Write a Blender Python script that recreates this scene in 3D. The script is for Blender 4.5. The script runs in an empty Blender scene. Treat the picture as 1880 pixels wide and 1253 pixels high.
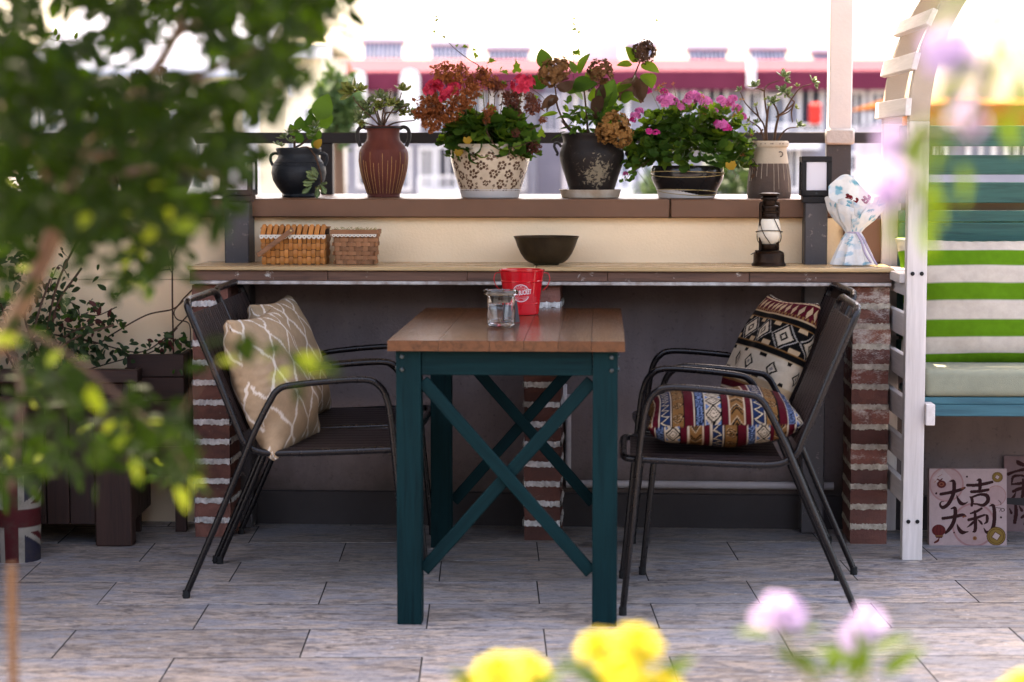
import bpy, bmesh, math, random
import numpy as np
from mathutils import Vector, Matrix

RN = random.Random(11)
rad = math.radians
scene = bpy.context.scene
COL = scene.collection

# ------------------------------------------------------------------ camera
F, CX, CY, EYE, PIT = 3797.0, 940.0, 626.5, 1.2063, 0.0883
cam_d = bpy.data.cameras.new('camera')
cam = bpy.data.objects.new('camera', cam_d)
COL.objects.link(cam)
cam.location = (0, 0, EYE)
cam.rotation_euler = (math.pi / 2 - PIT, 0, 0)
cam_d.sensor_width = 36
cam_d.lens = F * 36 / 1880
cam_d.clip_start = 0.05
cam_d.clip_end = 3000
cam_d.dof.use_dof = True
cam_d.dof.focus_distance = 6.35
cam_d.dof.aperture_fstop = 3.2
scene.camera = cam

# ------------------------------------------------------------------ sky and sun
SUN_EL, SUN_AZ = 63.0, -24.0      # the sun stands beyond the parapet, a little to the left
world = bpy.data.worlds.new('World')
scene.world = world
world.use_nodes = True
wn = world.node_tree.nodes
wl = world.node_tree.links
bg = wn['Background']
sky = wn.new('ShaderNodeTexSky')
sky.sky_type = 'NISHITA'
sky.sun_disc = False
sky.sun_elevation = rad(SUN_EL)
sky.sun_rotation = rad(SUN_AZ)
sky.air_density = 1.0
sky.dust_density = 6.0
sky.ozone_density = 1.0
wl.new(sky.outputs[0], bg.inputs[0])
bg.inputs[1].default_value = 0.15
sun_d = bpy.data.lights.new('sun', 'SUN')
sun = bpy.data.objects.new('sun', sun_d)
COL.objects.link(sun)
sun_d.energy = 2.6
sun_d.angle = rad(0.55)
sun_d.color = (1.0, 0.93, 0.82)
to_sun = Vector((math.sin(rad(SUN_AZ)) * math.cos(rad(SUN_EL)), math.cos(rad(SUN_AZ)) * math.cos(rad(SUN_EL)), math.sin(rad(SUN_EL))))
sun.rotation_euler = to_sun.to_track_quat('Z', 'Y').to_euler()
sun.location = (0, 0, 20)

vs = scene.view_settings
vs.view_transform = 'Standard'
vs.look = 'None'
vs.gamma = 1
vs.use_curve_mapping = False
vs.exposure = 3.4
vs.use_white_balance = True
vs.white_balance_temperature = 7750
vs.white_balance_tint = 17
scene.render.engine = 'CYCLES'
cy = scene.cycles
cy.max_bounces = 8
cy.diffuse_bounces = 4
cy.glossy_bounces = 4
cy.transmission_bounces = 8
cy.transparent_max_bounces = 8
cy.caustics_reflective = False
cy.caustics_refractive = False
cy.sample_clamp_indirect = 6.0
cy.use_denoising = True

# ------------------------------------------------------------------ picture geometry -> metres
SP, CP = math.sin(PIT), math.cos(PIT)
EYEV = Vector((0, 0, EYE))


def ray(px, py):
    a, b = (px - CX) / F, (CY - py) / F
    return Vector((a, CP + b * SP, -SP + b * CP))


def at(px, py, Y):
    d = ray(px, py)
    return EYEV + d * (Y / d.y)


def fl(px, py, z=0.0):
    d = ray(px, py)
    return EYEV + d * ((z - EYE) / d.z)


# frame of the parapet wall and its counter: x along the wall, y into it
K0 = fl(995, 993)
KM = Matrix.Translation(K0) @ Matrix.Rotation(rad(-3.3), 4, 'Z')
KI = KM.inverted()
KR = KI.to_3x3()


def kp(px, py, c):
    o, d = KI @ EYEV, KR @ ray(px, py)
    return o + d * ((c - o.y) / d.y)


def kx(px, c, py=600):
    return kp(px, py, c).x


def kz(py, c, px=940):
    return kp(px, py, c).z


def ks(px, py, c):
    return (kp(px + 1, py, c) - kp(px, py, c)).x


# ------------------------------------------------------------------ small mesh builder
def catmull(pts, n=6, closed=False):
    P = [Vector(p) for p in pts]
    out = []
    m = len(P)
    rng = range(m) if closed else range(m - 1)
    for i in rng:
        p0 = P[(i - 1) % m] if closed or i > 0 else P[i] * 2 - P[i + 1]
        p1, p2 = P[i], P[(i + 1) % m]
        p3 = P[(i + 2) % m] if closed or i + 2 < m else P[i + 1] * 2 - P[i]
        for k in range(n):
            t = k / n
            out.append(0.5 * ((2 * p1) + (p2 - p0) * t + (2 * p0 - 5 * p1 + 4 * p2 - p3) * t * t + (3 * p1 - p0 - 3 * p2 + p3) * t ** 3))
    if not closed:
        out.append(P[-1].copy())
    return out


class MB:
    def __init__(self):
        self.v, self.f = [], []

    def add(self, vs_, fs):
        b = len(self.v)
        self.v += [tuple(p) for p in vs_]
        self.f += [tuple(i + b for i in q) for q in fs]
        return self

    def box(self, x0, x1, y0, y1, z0, z1, M=None):
        vs_ = [Vector((x, y, z)) for z in (z0, z1) for y in (y0, y1) for x in (x0, x1)]
        if M is not None:
            vs_ = [M @ p for p in vs_]
        return self.add(vs_, [(0, 2, 3, 1), (4, 5, 7, 6), (0, 1, 5, 4), (2, 6, 7, 3), (0, 4, 6, 2), (1, 3, 7, 5)])

    def bar(self, p, q, w, t, up=(0, 0, 1)):
        p, q = Vector(p), Vector(q)
        y = (q - p)
        L = y.length
        y.normalize()
        x = y.cross(Vector(up)).normalized()
        z = x.cross(y)
        M = Matrix((x, y, z)).transposed().to_4x4()
        M.translation = p
        return self.box(-w / 2, w / 2, 0, L, -t / 2, t / 2, M)

    def tube(self, pts, r, n=8, closed=False, cap=True):
        P = [Vector(p) for p in pts]
        m = len(P)
        R_ = r if isinstance(r, (list, tuple)) else [r] * m
        ref = None
        rings = []
        for i in range(m):
            if closed:
                t = P[(i + 1) % m] - P[i - 1]
            else:
                t = P[min(i + 1, m - 1)] - P[max(i - 1, 0)]
            if t.length < 1e-9:
                t = Vector((0, 0, 1))
            t.normalize()
            if ref is None:
                ref = t.orthogonal().normalized()
            ref = (ref - t * ref.dot(t))
            if ref.length < 1e-6:
                ref = t.orthogonal()
            ref.normalize()
            b = t.cross(ref)
            rings.append([P[i] + (ref * math.cos(a) + b * math.sin(a)) * R_[i] for a in [2 * math.pi * k / n for k in range(n)]])
        vs_ = [p for rr in rings for p in rr]
        fs = []
        for i in range(m if closed else m - 1):
            a0, b0 = i * n, ((i + 1) % m) * n
            for k in range(n):
                k2 = (k + 1) % n
                fs.append((a0 + k, a0 + k2, b0 + k2, b0 + k))
        if cap and not closed:
            fs.append(tuple(reversed(range(n))))
            fs.append(tuple((m - 1) * n + k for k in range(n)))
        return self.add(vs_, fs)

    def lathe(self, prof, n=32, c=(0, 0, 0), capb=True, capt=False):
        c = Vector(c)
        vs_ = []
        for r, z in prof:
            vs_ += [c + Vector((r * math.cos(2 * math.pi * k / n), r * math.sin(2 * math.pi * k / n), z)) for k in range(n)]
        fs = []
        for i in range(len(prof) - 1):
            for k in range(n):
                k2 = (k + 1) % n
                fs.append((i * n + k, i * n + k2, (i + 1) * n + k2, (i + 1) * n + k))
        if capb:
            fs.append(tuple(reversed(range(n))))
        if capt:
            fs.append(tuple((len(prof) - 1) * n + k for k in range(n)))
        return self.add(vs_, fs)

    def mesh(self, name, bevel=0.0, smooth=None, seg=1):
        me = bpy.data.meshes.new(name)
        me.from_pydata(self.v, [], self.f)
        if bevel:
            bm = bmesh.new()
            bm.from_mesh(me)
            bmesh.ops.bevel(bm, geom=bm.edges[:], offset=bevel, segments=seg, affect='EDGES', profile=0.6, clamp_overlap=True)
            bm.to_mesh(me)
            bm.free()
        me.update()
        if smooth is not None:
            me.polygons.foreach_set('use_smooth', [True] * len(me.polygons))
            me.set_sharp_from_angle(angle=rad(smooth))
        return me

    def build(self, name, mat, parent=None, bevel=0.0, smooth=None, M=None, seg=1):
        return put(name, self.mesh(name, bevel, smooth, seg), mat, parent, M)


def put(name, me, mat=None, parent=None, M=None):
    if mat is not None and not me.materials:
        me.materials.append(mat)
    o = bpy.data.objects.new(name, me)
    COL.objects.link(o)
    if parent is not None:
        o.parent = parent
    if M is not None:
        o.matrix_basis = M
    return o


def tag(o, label, cat, group=None, kind=None):
    o['label'] = label
    o['category'] = cat
    if group:
        o['group'] = group
    if kind:
        o['kind'] = kind
    return o


def thing(name, label, cat, loc=(0, 0, 0), rz=0.0, group=None, frame=None):
    o = bpy.data.objects.new(name, None)
    o.empty_display_size = 0.05
    COL.objects.link(o)
    M = Matrix.Translation(Vector(loc)) @ Matrix.Rotation(rz, 4, 'Z')
    o.matrix_basis = (frame @ M) if frame is not None else M
    return tag(o, label, cat, group)


def copy_tree(o, parent=None):
    c = o.copy()
    COL.objects.link(c)
    if parent is not None:
        c.parent = parent
    for ch in list(o.children):
        copy_tree(ch, c)
    return c


def paint(me, rgb):
    a = me.color_attributes.new('Col', 'FLOAT_COLOR', 'POINT')
    buf = np.ones((len(me.vertices), 4), np.float32)
    buf[:, :3] = rgb
    a.data.foreach_set('color', buf.ravel())


def S(r, g, b):
    def f(c):
        c /= 255.0
        return c / 12.92 if c <= 0.04045 else ((c + 0.055) / 1.055) ** 2.4
    return (f(r), f(g), f(b))


# ------------------------------------------------------------------ materials
def nodes_of(name):
    m = bpy.data.materials.new(name)
    m.use_nodes = True
    nt = m.node_tree
    return m, nt, nt.nodes, nt.links, nt.nodes['Principled BSDF']


def noise(nt, vec, scale, detail=5, rough=0.55, dist=0.0, w=None):
    n = nt.nodes.new('ShaderNodeTexNoise')
    if w is not None:
        n.noise_dimensions = '4D'
        nt.links.new(w, n.inputs['W'])
    n.inputs['Scale'].default_value = scale
    n.inputs['Detail'].default_value = detail
    n.inputs['Roughness'].default_value = rough
    n.inputs['Distortion'].default_value = dist
    if vec is not None:
        nt.links.new(vec, n.inputs['Vector'])
    return n.outputs['Fac']


def ramp(nt, fac, stops):
    r = nt.nodes.new('ShaderNodeValToRGB')
    e = r.color_ramp.elements
    while len(e) < len(stops):
        e.new(0.5)
    for k, (p, c) in enumerate(stops):
        e[k].position = p
        e[k].color = (*c, 1) if len(c) == 3 else c
    nt.links.new(fac, r.inputs[0])
    return r.outputs[0]


def mix(nt, fac, a, b, mode='MIX'):
    n = nt.nodes.new('ShaderNodeMix')
    n.data_type = 'RGBA'
    n.blend_type = mode
    for sock, val in ((n.inputs[0], fac), (n.inputs[6], a), (n.inputs[7], b)):
        if isinstance(val, bpy.types.NodeSocket):
            nt.links.new(val, sock)
        elif isinstance(val, (int, float)):
            sock.default_value = val
        else:
            sock.default_value = (*val, 1)
    return n.outputs[2]


def math_n(nt, op, a, b=0.0):
    n = nt.nodes.new('ShaderNodeMath')
    n.operation = op
    for sock, val in ((n.inputs[0], a), (n.inputs[1], b)):
        if isinstance(val, bpy.types.NodeSocket):
            nt.links.new(val, sock)
        else:
            sock.default_value = val
    return n.outputs[0]


def mapping(nt, sc=(1, 1, 1), rot=(0, 0, 0), coord='Object'):
    t = nt.nodes.new('ShaderNodeTexCoord')
    mp = nt.nodes.new('ShaderNodeMapping')
    mp.inputs['Scale'].default_value = sc
    mp.inputs['Rotation'].default_value = rot
    nt.links.new(t.outputs[coord], mp.inputs['Vector'])
    return mp.outputs[0]


def rnd_of(nt):
    return nt.nodes.new('ShaderNodeObjectInfo').outputs['Random']


def bump(nt, bsdf, h, strength, dist=0.004):
    b = nt.nodes.new('ShaderNodeBump')
    b.inputs['Strength'].default_value = strength
    b.inputs['Distance'].default_value = dist
    nt.links.new(h, b.inputs['Height'])
    nt.links.new(b.outputs[0], bsdf.inputs['Normal'])


def M_(name, c, c2=None, rough=0.6, metal=0.0, sc=12, stretch=(1, 1, 1), bmp=0.0, bsc=90, rv=0.25, spec=0.2, var=0.5, dist=0.0, coat=0.0):
    """two tones mottled by noise, each object of its own brightness, with a fine relief"""
    m, nt, N, L, B = nodes_of(name)
    c2 = c2 or tuple(x * 0.7 for x in c)
    v = mapping(nt, stretch)
    r = rnd_of(nt)
    w = math_n(nt, 'MULTIPLY', r, 40.0)
    f = noise(nt, v, sc, 6, 0.6, dist, w)
    col = ramp(nt, f, [(0.5 - var * 0.5, c2), (0.5 + var * 0.5, c)])
    if rv:
        k = math_n(nt, 'ADD', math_n(nt, 'MULTIPLY', r, rv), 1 - rv / 2)
        cc = N.new('ShaderNodeCombineColor')
        for i in range(3):
            L.new(k, cc.inputs[i])
        col = mix(nt, 1.0, col, cc.outputs[0], 'MULTIPLY')
    L.new(col, B.inputs['Base Color'])
    B.inputs['Metallic'].default_value = metal
    B.inputs['Specular IOR Level'].default_value = spec
    B.inputs['Coat Weight'].default_value = coat
    rr = noise(nt, v, sc * 2.3, 4)
    L.new(math_n(nt, 'ADD', math_n(nt, 'MULTIPLY', rr, 0.3), rough - 0.15), B.inputs['Roughness'])
    if bmp:
        bump(nt, B, noise(nt, v, bsc, 4, 0.6), bmp)
    return m


def wood(name, c, c2, axis=0, rough=0.5, sc=6.0, bmp=0.25, coat=0.0, wear=None, rv=0.3, spec=0.3):
    """grain that runs along one axis of the piece"""
    st = [9, 9, 9]
    st[axis] = 0.55
    m, nt, N, L, B = nodes_of(name)
    v = mapping(nt, st)
    r = rnd_of(nt)
    w = math_n(nt, 'MULTIPLY', r, 60.0)
    g = noise(nt, v, sc, 8, 0.62, 0.9, w)
    g2 = noise(nt, v, sc * 5, 4, 0.6, 0.2, w)
    gg = math_n(nt, 'ADD', math_n(nt, 'MULTIPLY', g, 0.75), math_n(nt, 'MULTIPLY', g2, 0.25))
    col = ramp(nt, gg, [(0.33, c2), (0.52, c), (0.68, tuple(x * 1.2 for x in c))])
    if wear:
        v2 = mapping(nt, (1, 1, 1))
        wf = ramp(nt, noise(nt, v2, 26, 8, 0.7, 0.5, w), [(wear[1], (0, 0, 0)), (wear[1] + 0.06, (1, 1, 1))])
        col = mix(nt, wf, col, wear[0])
    if rv:
        k = math_n(nt, 'ADD', math_n(nt, 'MULTIPLY', r, rv), 1 - rv / 2)
        cc = N.new('ShaderNodeCombineColor')
        for i in range(3):
            L.new(k, cc.inputs[i])
        col = mix(nt, 1.0, col, cc.outputs[0], 'MULTIPLY')
    L.new(col, B.inputs['Base Color'])
    L.new(math_n(nt, 'ADD', math_n(nt, 'MULTIPLY', g2, 0.3), rough - 0.15), B.inputs['Roughness'])
    B.inputs['Specular IOR Level'].default_value = spec
    B.inputs['Coat Weight'].default_value = coat
    B.inputs['Coat Roughness'].default_value = 0.2
    bump(nt, B, gg, bmp, 0.003)
    return m


def leafy(name, c, c2, trans=0.45, rough=0.45, sc=30, tm=1.0, spec=0.14):
    """thin leaf or petal: part of the light passes through it"""
    m, nt, N, L, B = nodes_of(name)
    r = rnd_of(nt)
    v = mapping(nt)
    f = noise(nt, v, sc, 3, 0.5, 0, math_n(nt, 'MULTIPLY', r, 30.0))
    t = math_n(nt, 'ADD', math_n(nt, 'MULTIPLY', f, 0.6), math_n(nt, 'MULTIPLY', r, 0.5))
    col = ramp(nt, t, [(0.2, c2), (0.85, c)])
    L.new(col, B.inputs['Base Color'])
    B.inputs['Roughness'].default_value = rough
    tr = N.new('ShaderNodeBsdfTranslucent')
    tc = mix(nt, 1.0, col, (1.35 * tm, 1.25 * tm, 0.55 * tm), 'MULTIPLY') if c[1] > c[0] * 1.02 else col
    B.inputs['Specular IOR Level'].default_value = spec
    L.new(tc, tr.inputs['Color'])
    ms = N.new('ShaderNodeMixShader')
    ms.inputs[0].default_value = trans
    L.new(B.outputs[0], ms.inputs[1])
    L.new(tr.outputs[0], ms.inputs[2])
    L.new(ms.outputs[0], N['Material Output'].inputs[0])
    return m


def printed(name, rough=0.7, bmp=0.0, bsc=300, coat=0.0, spec=0.1, sheen=0.0, dirt=0.0, dirtc=(0.05, 0.04, 0.03)):
    """flat print: the colours stand on the mesh itself"""
    m, nt, N, L, B = nodes_of(name)
    a = N.new('ShaderNodeVertexColor')
    a.layer_name = 'Col'
    v = mapping(nt)
    f = noise(nt, v, 40, 6, 0.65)
    col = mix(nt, 1.0, a.outputs[0], ramp(nt, f, [(0.3, (0.82, 0.82, 0.82)), (0.7, (1, 1, 1))]), 'MULTIPLY')
    if dirt:
        df = ramp(nt, noise(nt, v, 18, 8, 0.7), [(0.5, (0, 0, 0)), (0.75, (dirt, dirt, dirt))])
        col = mix(nt, df, col, dirtc)
    L.new(col, B.inputs['Base Color'])
    B.inputs['Roughness'].default_value = rough
    B.inputs['Specular IOR Level'].default_value = spec
    B.inputs['Coat Weight'].default_value = coat
    B.inputs['Coat Roughness'].default_value = 0.1
    B.inputs['Sheen Weight'].default_value = sheen
    if bmp:
        bump(nt, B, noise(nt, v, bsc, 3, 0.6), bmp, 0.001)
    return m


def glass(name, c=(1, 1, 1), rough=0.0, ior=1.47):
    m, nt, N, L, B = nodes_of(name)
    B.inputs['Base Color'].default_value = (*c, 1)
    B.inputs['Transmission Weight'].default_value = 1
    B.inputs['Roughness'].default_value = rough
    B.inputs['IOR'].default_value = ior
    return m


def tile_material():
    m, nt, N, L, B = nodes_of('porcelain_tile')
    r = rnd_of(nt)
    w = math_n(nt, 'MULTIPLY', r, 90.0)
    v = mapping(nt, (2.2, 8.5, 1))
    v2 = mapping(nt, (1, 1, 1))
    a = noise(nt, v, 1.5, 6, 0.62, 1.4, w)
    b = noise(nt, v, 7.0, 7, 0.68, 2.2, w)
    g = noise(nt, v2, 240, 3, 0.7)
    base = ramp(nt, a, [(0.32, (0.165, 0.176, 0.205)), (0.45, (0.272, 0.258, 0.255)), (0.57, (0.350, 0.290, 0.235)), (0.70, (0.225, 0.230, 0.252))])
    veins = ramp(nt, b, [(0.35, (0.17, 0.175, 0.21)), (0.45, (0.64, 0.635, 0.66)), (0.53, (1.06, 1.04, 1.02)), (0.66, (0.72, 0.70, 0.71))])
    wv = noise(nt, mapping(nt, (1.7, 6.0, 1)), 2.0, 4, 0.55, 2.4, w)
    band = math_n(nt, 'ABSOLUTE', math_n(nt, 'SUBTRACT', wv, 0.47))
    wisp = ramp(nt, band, [(0.0, (0.36, 0.37, 0.41)), (0.022, (0.6, 0.61, 0.63)), (0.07, (1, 1, 1))])
    keep = ramp(nt, a, [(0.42, (0, 0, 0)), (0.55, (1, 1, 1))])
    veins = mix(nt, keep, veins, mix(nt, 1.0, veins, wisp, 'MULTIPLY'))
    col = mix(nt, 1.0, base, veins, 'MULTIPLY')
    col = mix(nt, 1.0, col, ramp(nt, g, [(0.3, (0.72, 0.72, 0.72)), (0.7, (1.18, 1.18, 1.18))]), 'MULTIPLY')
    k = math_n(nt, 'ADD', math_n(nt, 'MULTIPLY', r, 0.30), 0.84)
    cc = N.new('ShaderNodeCombineColor')
    for i in range(3):
        L.new(k, cc.inputs[i])
    col = mix(nt, 1.0, col, cc.outputs[0], 'MULTIPLY')
    # little dried water spots
    sp = N.new('ShaderNodeTexVoronoi')
    sp.inputs['Scale'].default_value = 26
    L.new(v2, sp.inputs['Vector'])
    spot = math_n(nt, 'MULTIPLY', math_n(nt, 'LESS_THAN', sp.outputs['Distance'], 0.10), math_n(nt, 'GREATER_THAN', noise(nt, v2, 5, 2, 0.5, 0, w), 0.56))
    col = mix(nt, math_n(nt, 'MULTIPLY', spot, 0.55), col, (0.55, 0.53, 0.52))
    L.new(col, B.inputs['Base Color'])
    L.new(math_n(nt, 'ADD', math_n(nt, 'MULTIPLY', b, 0.25), 0.36), B.inputs['Roughness'])
    B.inputs['Specular IOR Level'].default_value = 0.45
    bump(nt, B, math_n(nt, 'ADD', b, math_n(nt, 'MULTIPLY', g, 0.3)), 0.35, 0.002)
    return m


def brick_material(name, smear, c=(0.165, 0.068, 0.050), c2=(0.080, 0.037, 0.030), white=(0.48, 0.44, 0.39)):
    m, nt, N, L, B = nodes_of(name)
    r = rnd_of(nt)
    w = math_n(nt, 'MULTIPLY', r, 70.0)
    v = mapping(nt)
    a = noise(nt, v, 14, 6, 0.65, 0.4, w)
    b = noise(nt, mapping(nt, (1, 1, 1.8)), 17, 3, 0.6, 0.2, w)
    fine = noise(nt, mapping(nt, (1, 1, 2.5)), 150, 5, 0.75, 0.0, w)
    p = noise(nt, v, 120, 4, 0.6)
    col = ramp(nt, a, [(0.32, c2), (0.6, c)])
    k = math_n(nt, 'ADD', math_n(nt, 'MULTIPLY', r, 0.5), 0.75)
    cc = N.new('ShaderNodeCombineColor')
    for i in range(3):
        L.new(k, cc.inputs[i])
    col = mix(nt, 1.0, col, cc.outputs[0], 'MULTIPLY')
    f = math_n(nt, 'ADD', math_n(nt, 'MULTIPLY', b, 0.55), math_n(nt, 'MULTIPLY', fine, 0.45))
    th = 0.66 - smear * 0.22
    sm = ramp(nt, f, [(th, (0, 0, 0)), (th + 0.11, (0.82, 0.82, 0.82))])
    col = mix(nt, sm, col, white)
    L.new(col, B.inputs['Base Color'])
    B.inputs['Roughness'].default_value = 0.85
    B.inputs['Specular IOR Level'].default_value = 0.2
    bump(nt, B, math_n(nt, 'ADD', p, a), 0.6, 0.004)
    return m


def paint_flaked(name, c, under, amount=0.5, rough=0.55, sc=14):
    """old paint with bare flakes"""
    m, nt, N, L, B = nodes_of(name)
    v = mapping(nt)
    f = noise(nt, v, sc, 9, 0.72, 0.4)
    col = ramp(nt, noise(nt, v, 8, 5), [(0.3, tuple(x * 0.8 for x in c)), (0.7, c)])
    th = 0.75 - amount * 0.3
    fl_ = ramp(nt, f, [(th, (0, 0, 0)), (th + 0.02, (1, 1, 1))])
    L.new(mix(nt, fl_, col, under), B.inputs['Base Color'])
    B.inputs['Roughness'].default_value = rough
    bump(nt, B, math_n(nt, 'ADD', math_n(nt, 'MULTIPLY', fl_, -1.0), noise(nt, v, 120, 3)), 0.4, 0.002)
    return m


MT = {}
MT['tile'] = tile_material()
MT['grout'] = M_('dark_grout', (0.016, 0.015, 0.016), rough=0.9, rv=0)
MT['plaster'] = M_('beige_plaster', (0.87, 0.665, 0.435), (0.79, 0.60, 0.385), rough=0.85, sc=5, bmp=0.35, bsc=130, rv=0)
MT['plaster_low'] = None


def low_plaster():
    m, nt, N, L, B_ = nodes_of('shaded_lilac_plaster')  # grey-lilac tone, darkened further for the shade under the counter
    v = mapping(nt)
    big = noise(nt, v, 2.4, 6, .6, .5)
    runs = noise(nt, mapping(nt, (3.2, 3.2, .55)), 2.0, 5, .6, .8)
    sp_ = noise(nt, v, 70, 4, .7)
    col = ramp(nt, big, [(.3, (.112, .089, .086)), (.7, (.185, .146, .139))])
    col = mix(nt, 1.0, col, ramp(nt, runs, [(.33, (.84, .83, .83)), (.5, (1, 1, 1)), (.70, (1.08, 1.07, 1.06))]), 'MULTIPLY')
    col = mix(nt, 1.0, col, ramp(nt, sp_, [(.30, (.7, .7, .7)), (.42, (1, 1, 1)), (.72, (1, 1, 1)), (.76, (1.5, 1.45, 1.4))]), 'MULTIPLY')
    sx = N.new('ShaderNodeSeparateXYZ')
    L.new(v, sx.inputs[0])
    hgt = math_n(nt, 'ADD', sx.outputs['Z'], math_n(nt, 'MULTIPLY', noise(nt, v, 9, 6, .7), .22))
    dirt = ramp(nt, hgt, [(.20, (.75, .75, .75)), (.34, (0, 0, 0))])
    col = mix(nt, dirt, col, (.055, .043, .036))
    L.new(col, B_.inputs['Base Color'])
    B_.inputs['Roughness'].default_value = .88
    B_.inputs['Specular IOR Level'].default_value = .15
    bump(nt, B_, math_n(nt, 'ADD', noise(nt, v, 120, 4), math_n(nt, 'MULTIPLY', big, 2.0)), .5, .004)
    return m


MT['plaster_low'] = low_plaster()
MT['skirting'] = M_('slate_skirting', (0.040, 0.034, 0.034), (0.028, 0.024, 0.024), rough=0.6, sc=6, rv=0.1, bmp=0.1)
MT['coping'] = M_('brown_coping', (0.165, 0.084, 0.050), (0.13, 0.067, 0.040), rough=0.42, sc=7, bmp=0.05, rv=0.05)
MT['grey_metal'] = paint_flaked('grey_post_paint', (0.052, 0.047, 0.049), (0.17, 0.145, 0.13), 0.48, sc=38)
MT['rail'] = M_('charcoal_rail_paint', (0.045, 0.042, 0.045), rough=0.45, rv=0.05, sc=10)
MT['pole'] = M_('white_pole_paint', (0.74, 0.71, 0.70), (0.64, 0.61, 0.6), rough=0.6, sc=9, bmp=0.2, rv=0)
MT['pole_patch'] = M_('filler_patch', (0.58, 0.55, 0.52), (0.42, 0.40, 0.38), rough=0.8, sc=30, bmp=0.6, rv=0)
MT['black'] = M_('black_lacquer', (0.012, 0.012, 0.013), rough=0.4, rv=0, sc=20)
MT['frost'] = M_('frosted_pane', (0.68, 0.66, 0.70), (0.62, 0.60, 0.64), rough=0.5, rv=0, sc=3)
MT['counter'] = M_('beige_glazed_tile', (0.50, 0.345, 0.18), (0.41, 0.28, 0.145), rough=0.28, sc=6, rv=0.08, stretch=(0.5, 3, 3))
MT['fascia'] = wood('brown_wood_tile', (0.115, 0.055, 0.035), (0.045, 0.022, 0.016), 0, 0.45, wear=((0.42, 0.38, 0.34), 0.60))
MT['grout_line'] = M_('white_edge_grout', (0.50, 0.46, 0.43), (0.25, 0.2, 0.17), rough=0.8, sc=30, var=0.25, bmp=0.4, rv=0)
MT['brick'] = brick_material('red_brick', 0.22)
MT['brick_white'] = brick_material('whitewashed_brick', 0.92, c=(0.19, 0.075, 0.052))
MT['brick_half'] = brick_material('half_washed_brick', 0.68, c=(0.17, 0.065, 0.048))
MT['brick_mid'] = brick_material('stained_brick', 0.12, c=(0.115, 0.045, 0.034))
MT['mortar'] = M_('white_mortar', (0.66, 0.63, 0.6), (0.30, 0.28, 0.26), rough=0.9, sc=45, var=0.3, bmp=0.8, bsc=140, rv=0)
MT['mortar_cream'] = M_('cream_mortar', (0.50, 0.44, 0.35), (0.22, 0.18, 0.14), rough=0.9, sc=45, var=0.35, bmp=0.8, bsc=140, rv=0)
MT['pipe'] = M_('grey_plastic_pipe', (0.40, 0.37, 0.37), rough=0.4, rv=0)
MT['teal'] = wood('teal_stained_wood', (0.0014, 0.0140, 0.0160), (0.0006, 0.0065, 0.0080), 2, 0.65, bmp=0.2, rv=0.2, spec=.06, wear=((.10, .15, .155), .715))
MT['teal_x'] = wood('teal_stained_rail', (0.0014, 0.0140, 0.0160), (0.0006, 0.0065, 0.0080), 0, 0.65, bmp=0.2, rv=0.2, spec=.06, wear=((.10, .15, .155), .715))
MT['table_top'] = wood('walnut_varnished_board', (0.084, 0.032, 0.0135), (0.036, 0.0145, 0.0064), 1, 0.20, sc=5, bmp=0.03, coat=0.0, rv=0.16, spec=.28)
MT['steel'] = M_('bolt_steel', (0.06, 0.075, 0.08), rough=0.4, metal=1, rv=0)
MT['chair'] = M_('bronze_powder_coat', (0.005, 0.0036, 0.0042), (0.0034, 0.0026, 0.003), rough=0.30, metal=0.0, sc=30, rv=0.1, spec=0.27)
MT['slat'] = wood('chair_slat_laminate', (0.017, 0.0095, 0.0085), (0.008, 0.0045, 0.004), 0, 0.40, bmp=0.1, rv=0.35, spec=.14)
MT['rubber'] = M_('black_rubber', (0.012, 0.012, 0.012), rough=0.8, rv=0)
MT['cloth'] = printed('printed_cloth', 0.9, 0.35, 900, spec=.05)
MT['paperprint'] = printed('printed_card', 0.6)
MT['glaze'] = printed('printed_glaze', 0.22, coat=0.5, dirt=0.25, dirtc=(0.3, 0.2, 0.12))
MT['pail'] = printed('printed_tin', 0.5, dirt=0.6)
MT['wrap'] = printed('printed_paper_wrap', 0.6)
MT['red'] = M_('red_enamel', (0.50, 0.006, 0.012), (0.44, 0.005, 0.010), rough=0.25, rv=0, coat=0.6, sc=3)
MT['print_white'] = M_('white_print', (0.72, 0.66, 0.66), rough=0.5, rv=0)
MT['glass'] = glass('clear_glass', (0.97, 0.98, 1.0))
MT['wire'] = M_('dark_wire', (0.035, 0.018, 0.016), rough=0.5, rv=0)
MT['white_wood'] = wood('white_painted_wood', (0.54, 0.49, 0.46), (0.43, 0.385, 0.35), 2, 0.6, sc=4, bmp=0.25, rv=0.08, wear=((0.34, 0.28, 0.22), 0.70))
MT['white_slat'] = wood('white_painted_slat', (0.58, 0.53, 0.50), (0.48, 0.435, 0.40), 1, 0.6, sc=4, bmp=0.2, rv=0.1)
MT['arch'] = M_('shaded_arch_paint', (0.40, 0.325, 0.25), (0.34, 0.27, 0.205), rough=0.65, sc=8, bmp=0.15, rv=0)  # white boards coloured tan to stand for their shaded side
MT['green_board'] = wood('green_stained_board', (0.022, 0.085, 0.068), (0.010, 0.042, 0.036), 0, 0.6, bmp=0.3, rv=0.25)
MT['blue_board'] = wood('blue_stained_board', (0.026, 0.105, 0.13), (0.012, 0.055, 0.075), 0, 0.6, bmp=0.3, rv=0.2)
MT['pad'] = M_('sage_canvas', (0.235, 0.245, 0.175), (0.19, 0.20, 0.145), rough=0.9, sc=30, bmp=0.4, bsc=500, rv=0)
MT['planter'] = wood('dark_stained_wood', (0.030, 0.0125, 0.0085), (0.011, 0.005, 0.004), 2, 0.6, bmp=0.35, rv=0.4)
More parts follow.
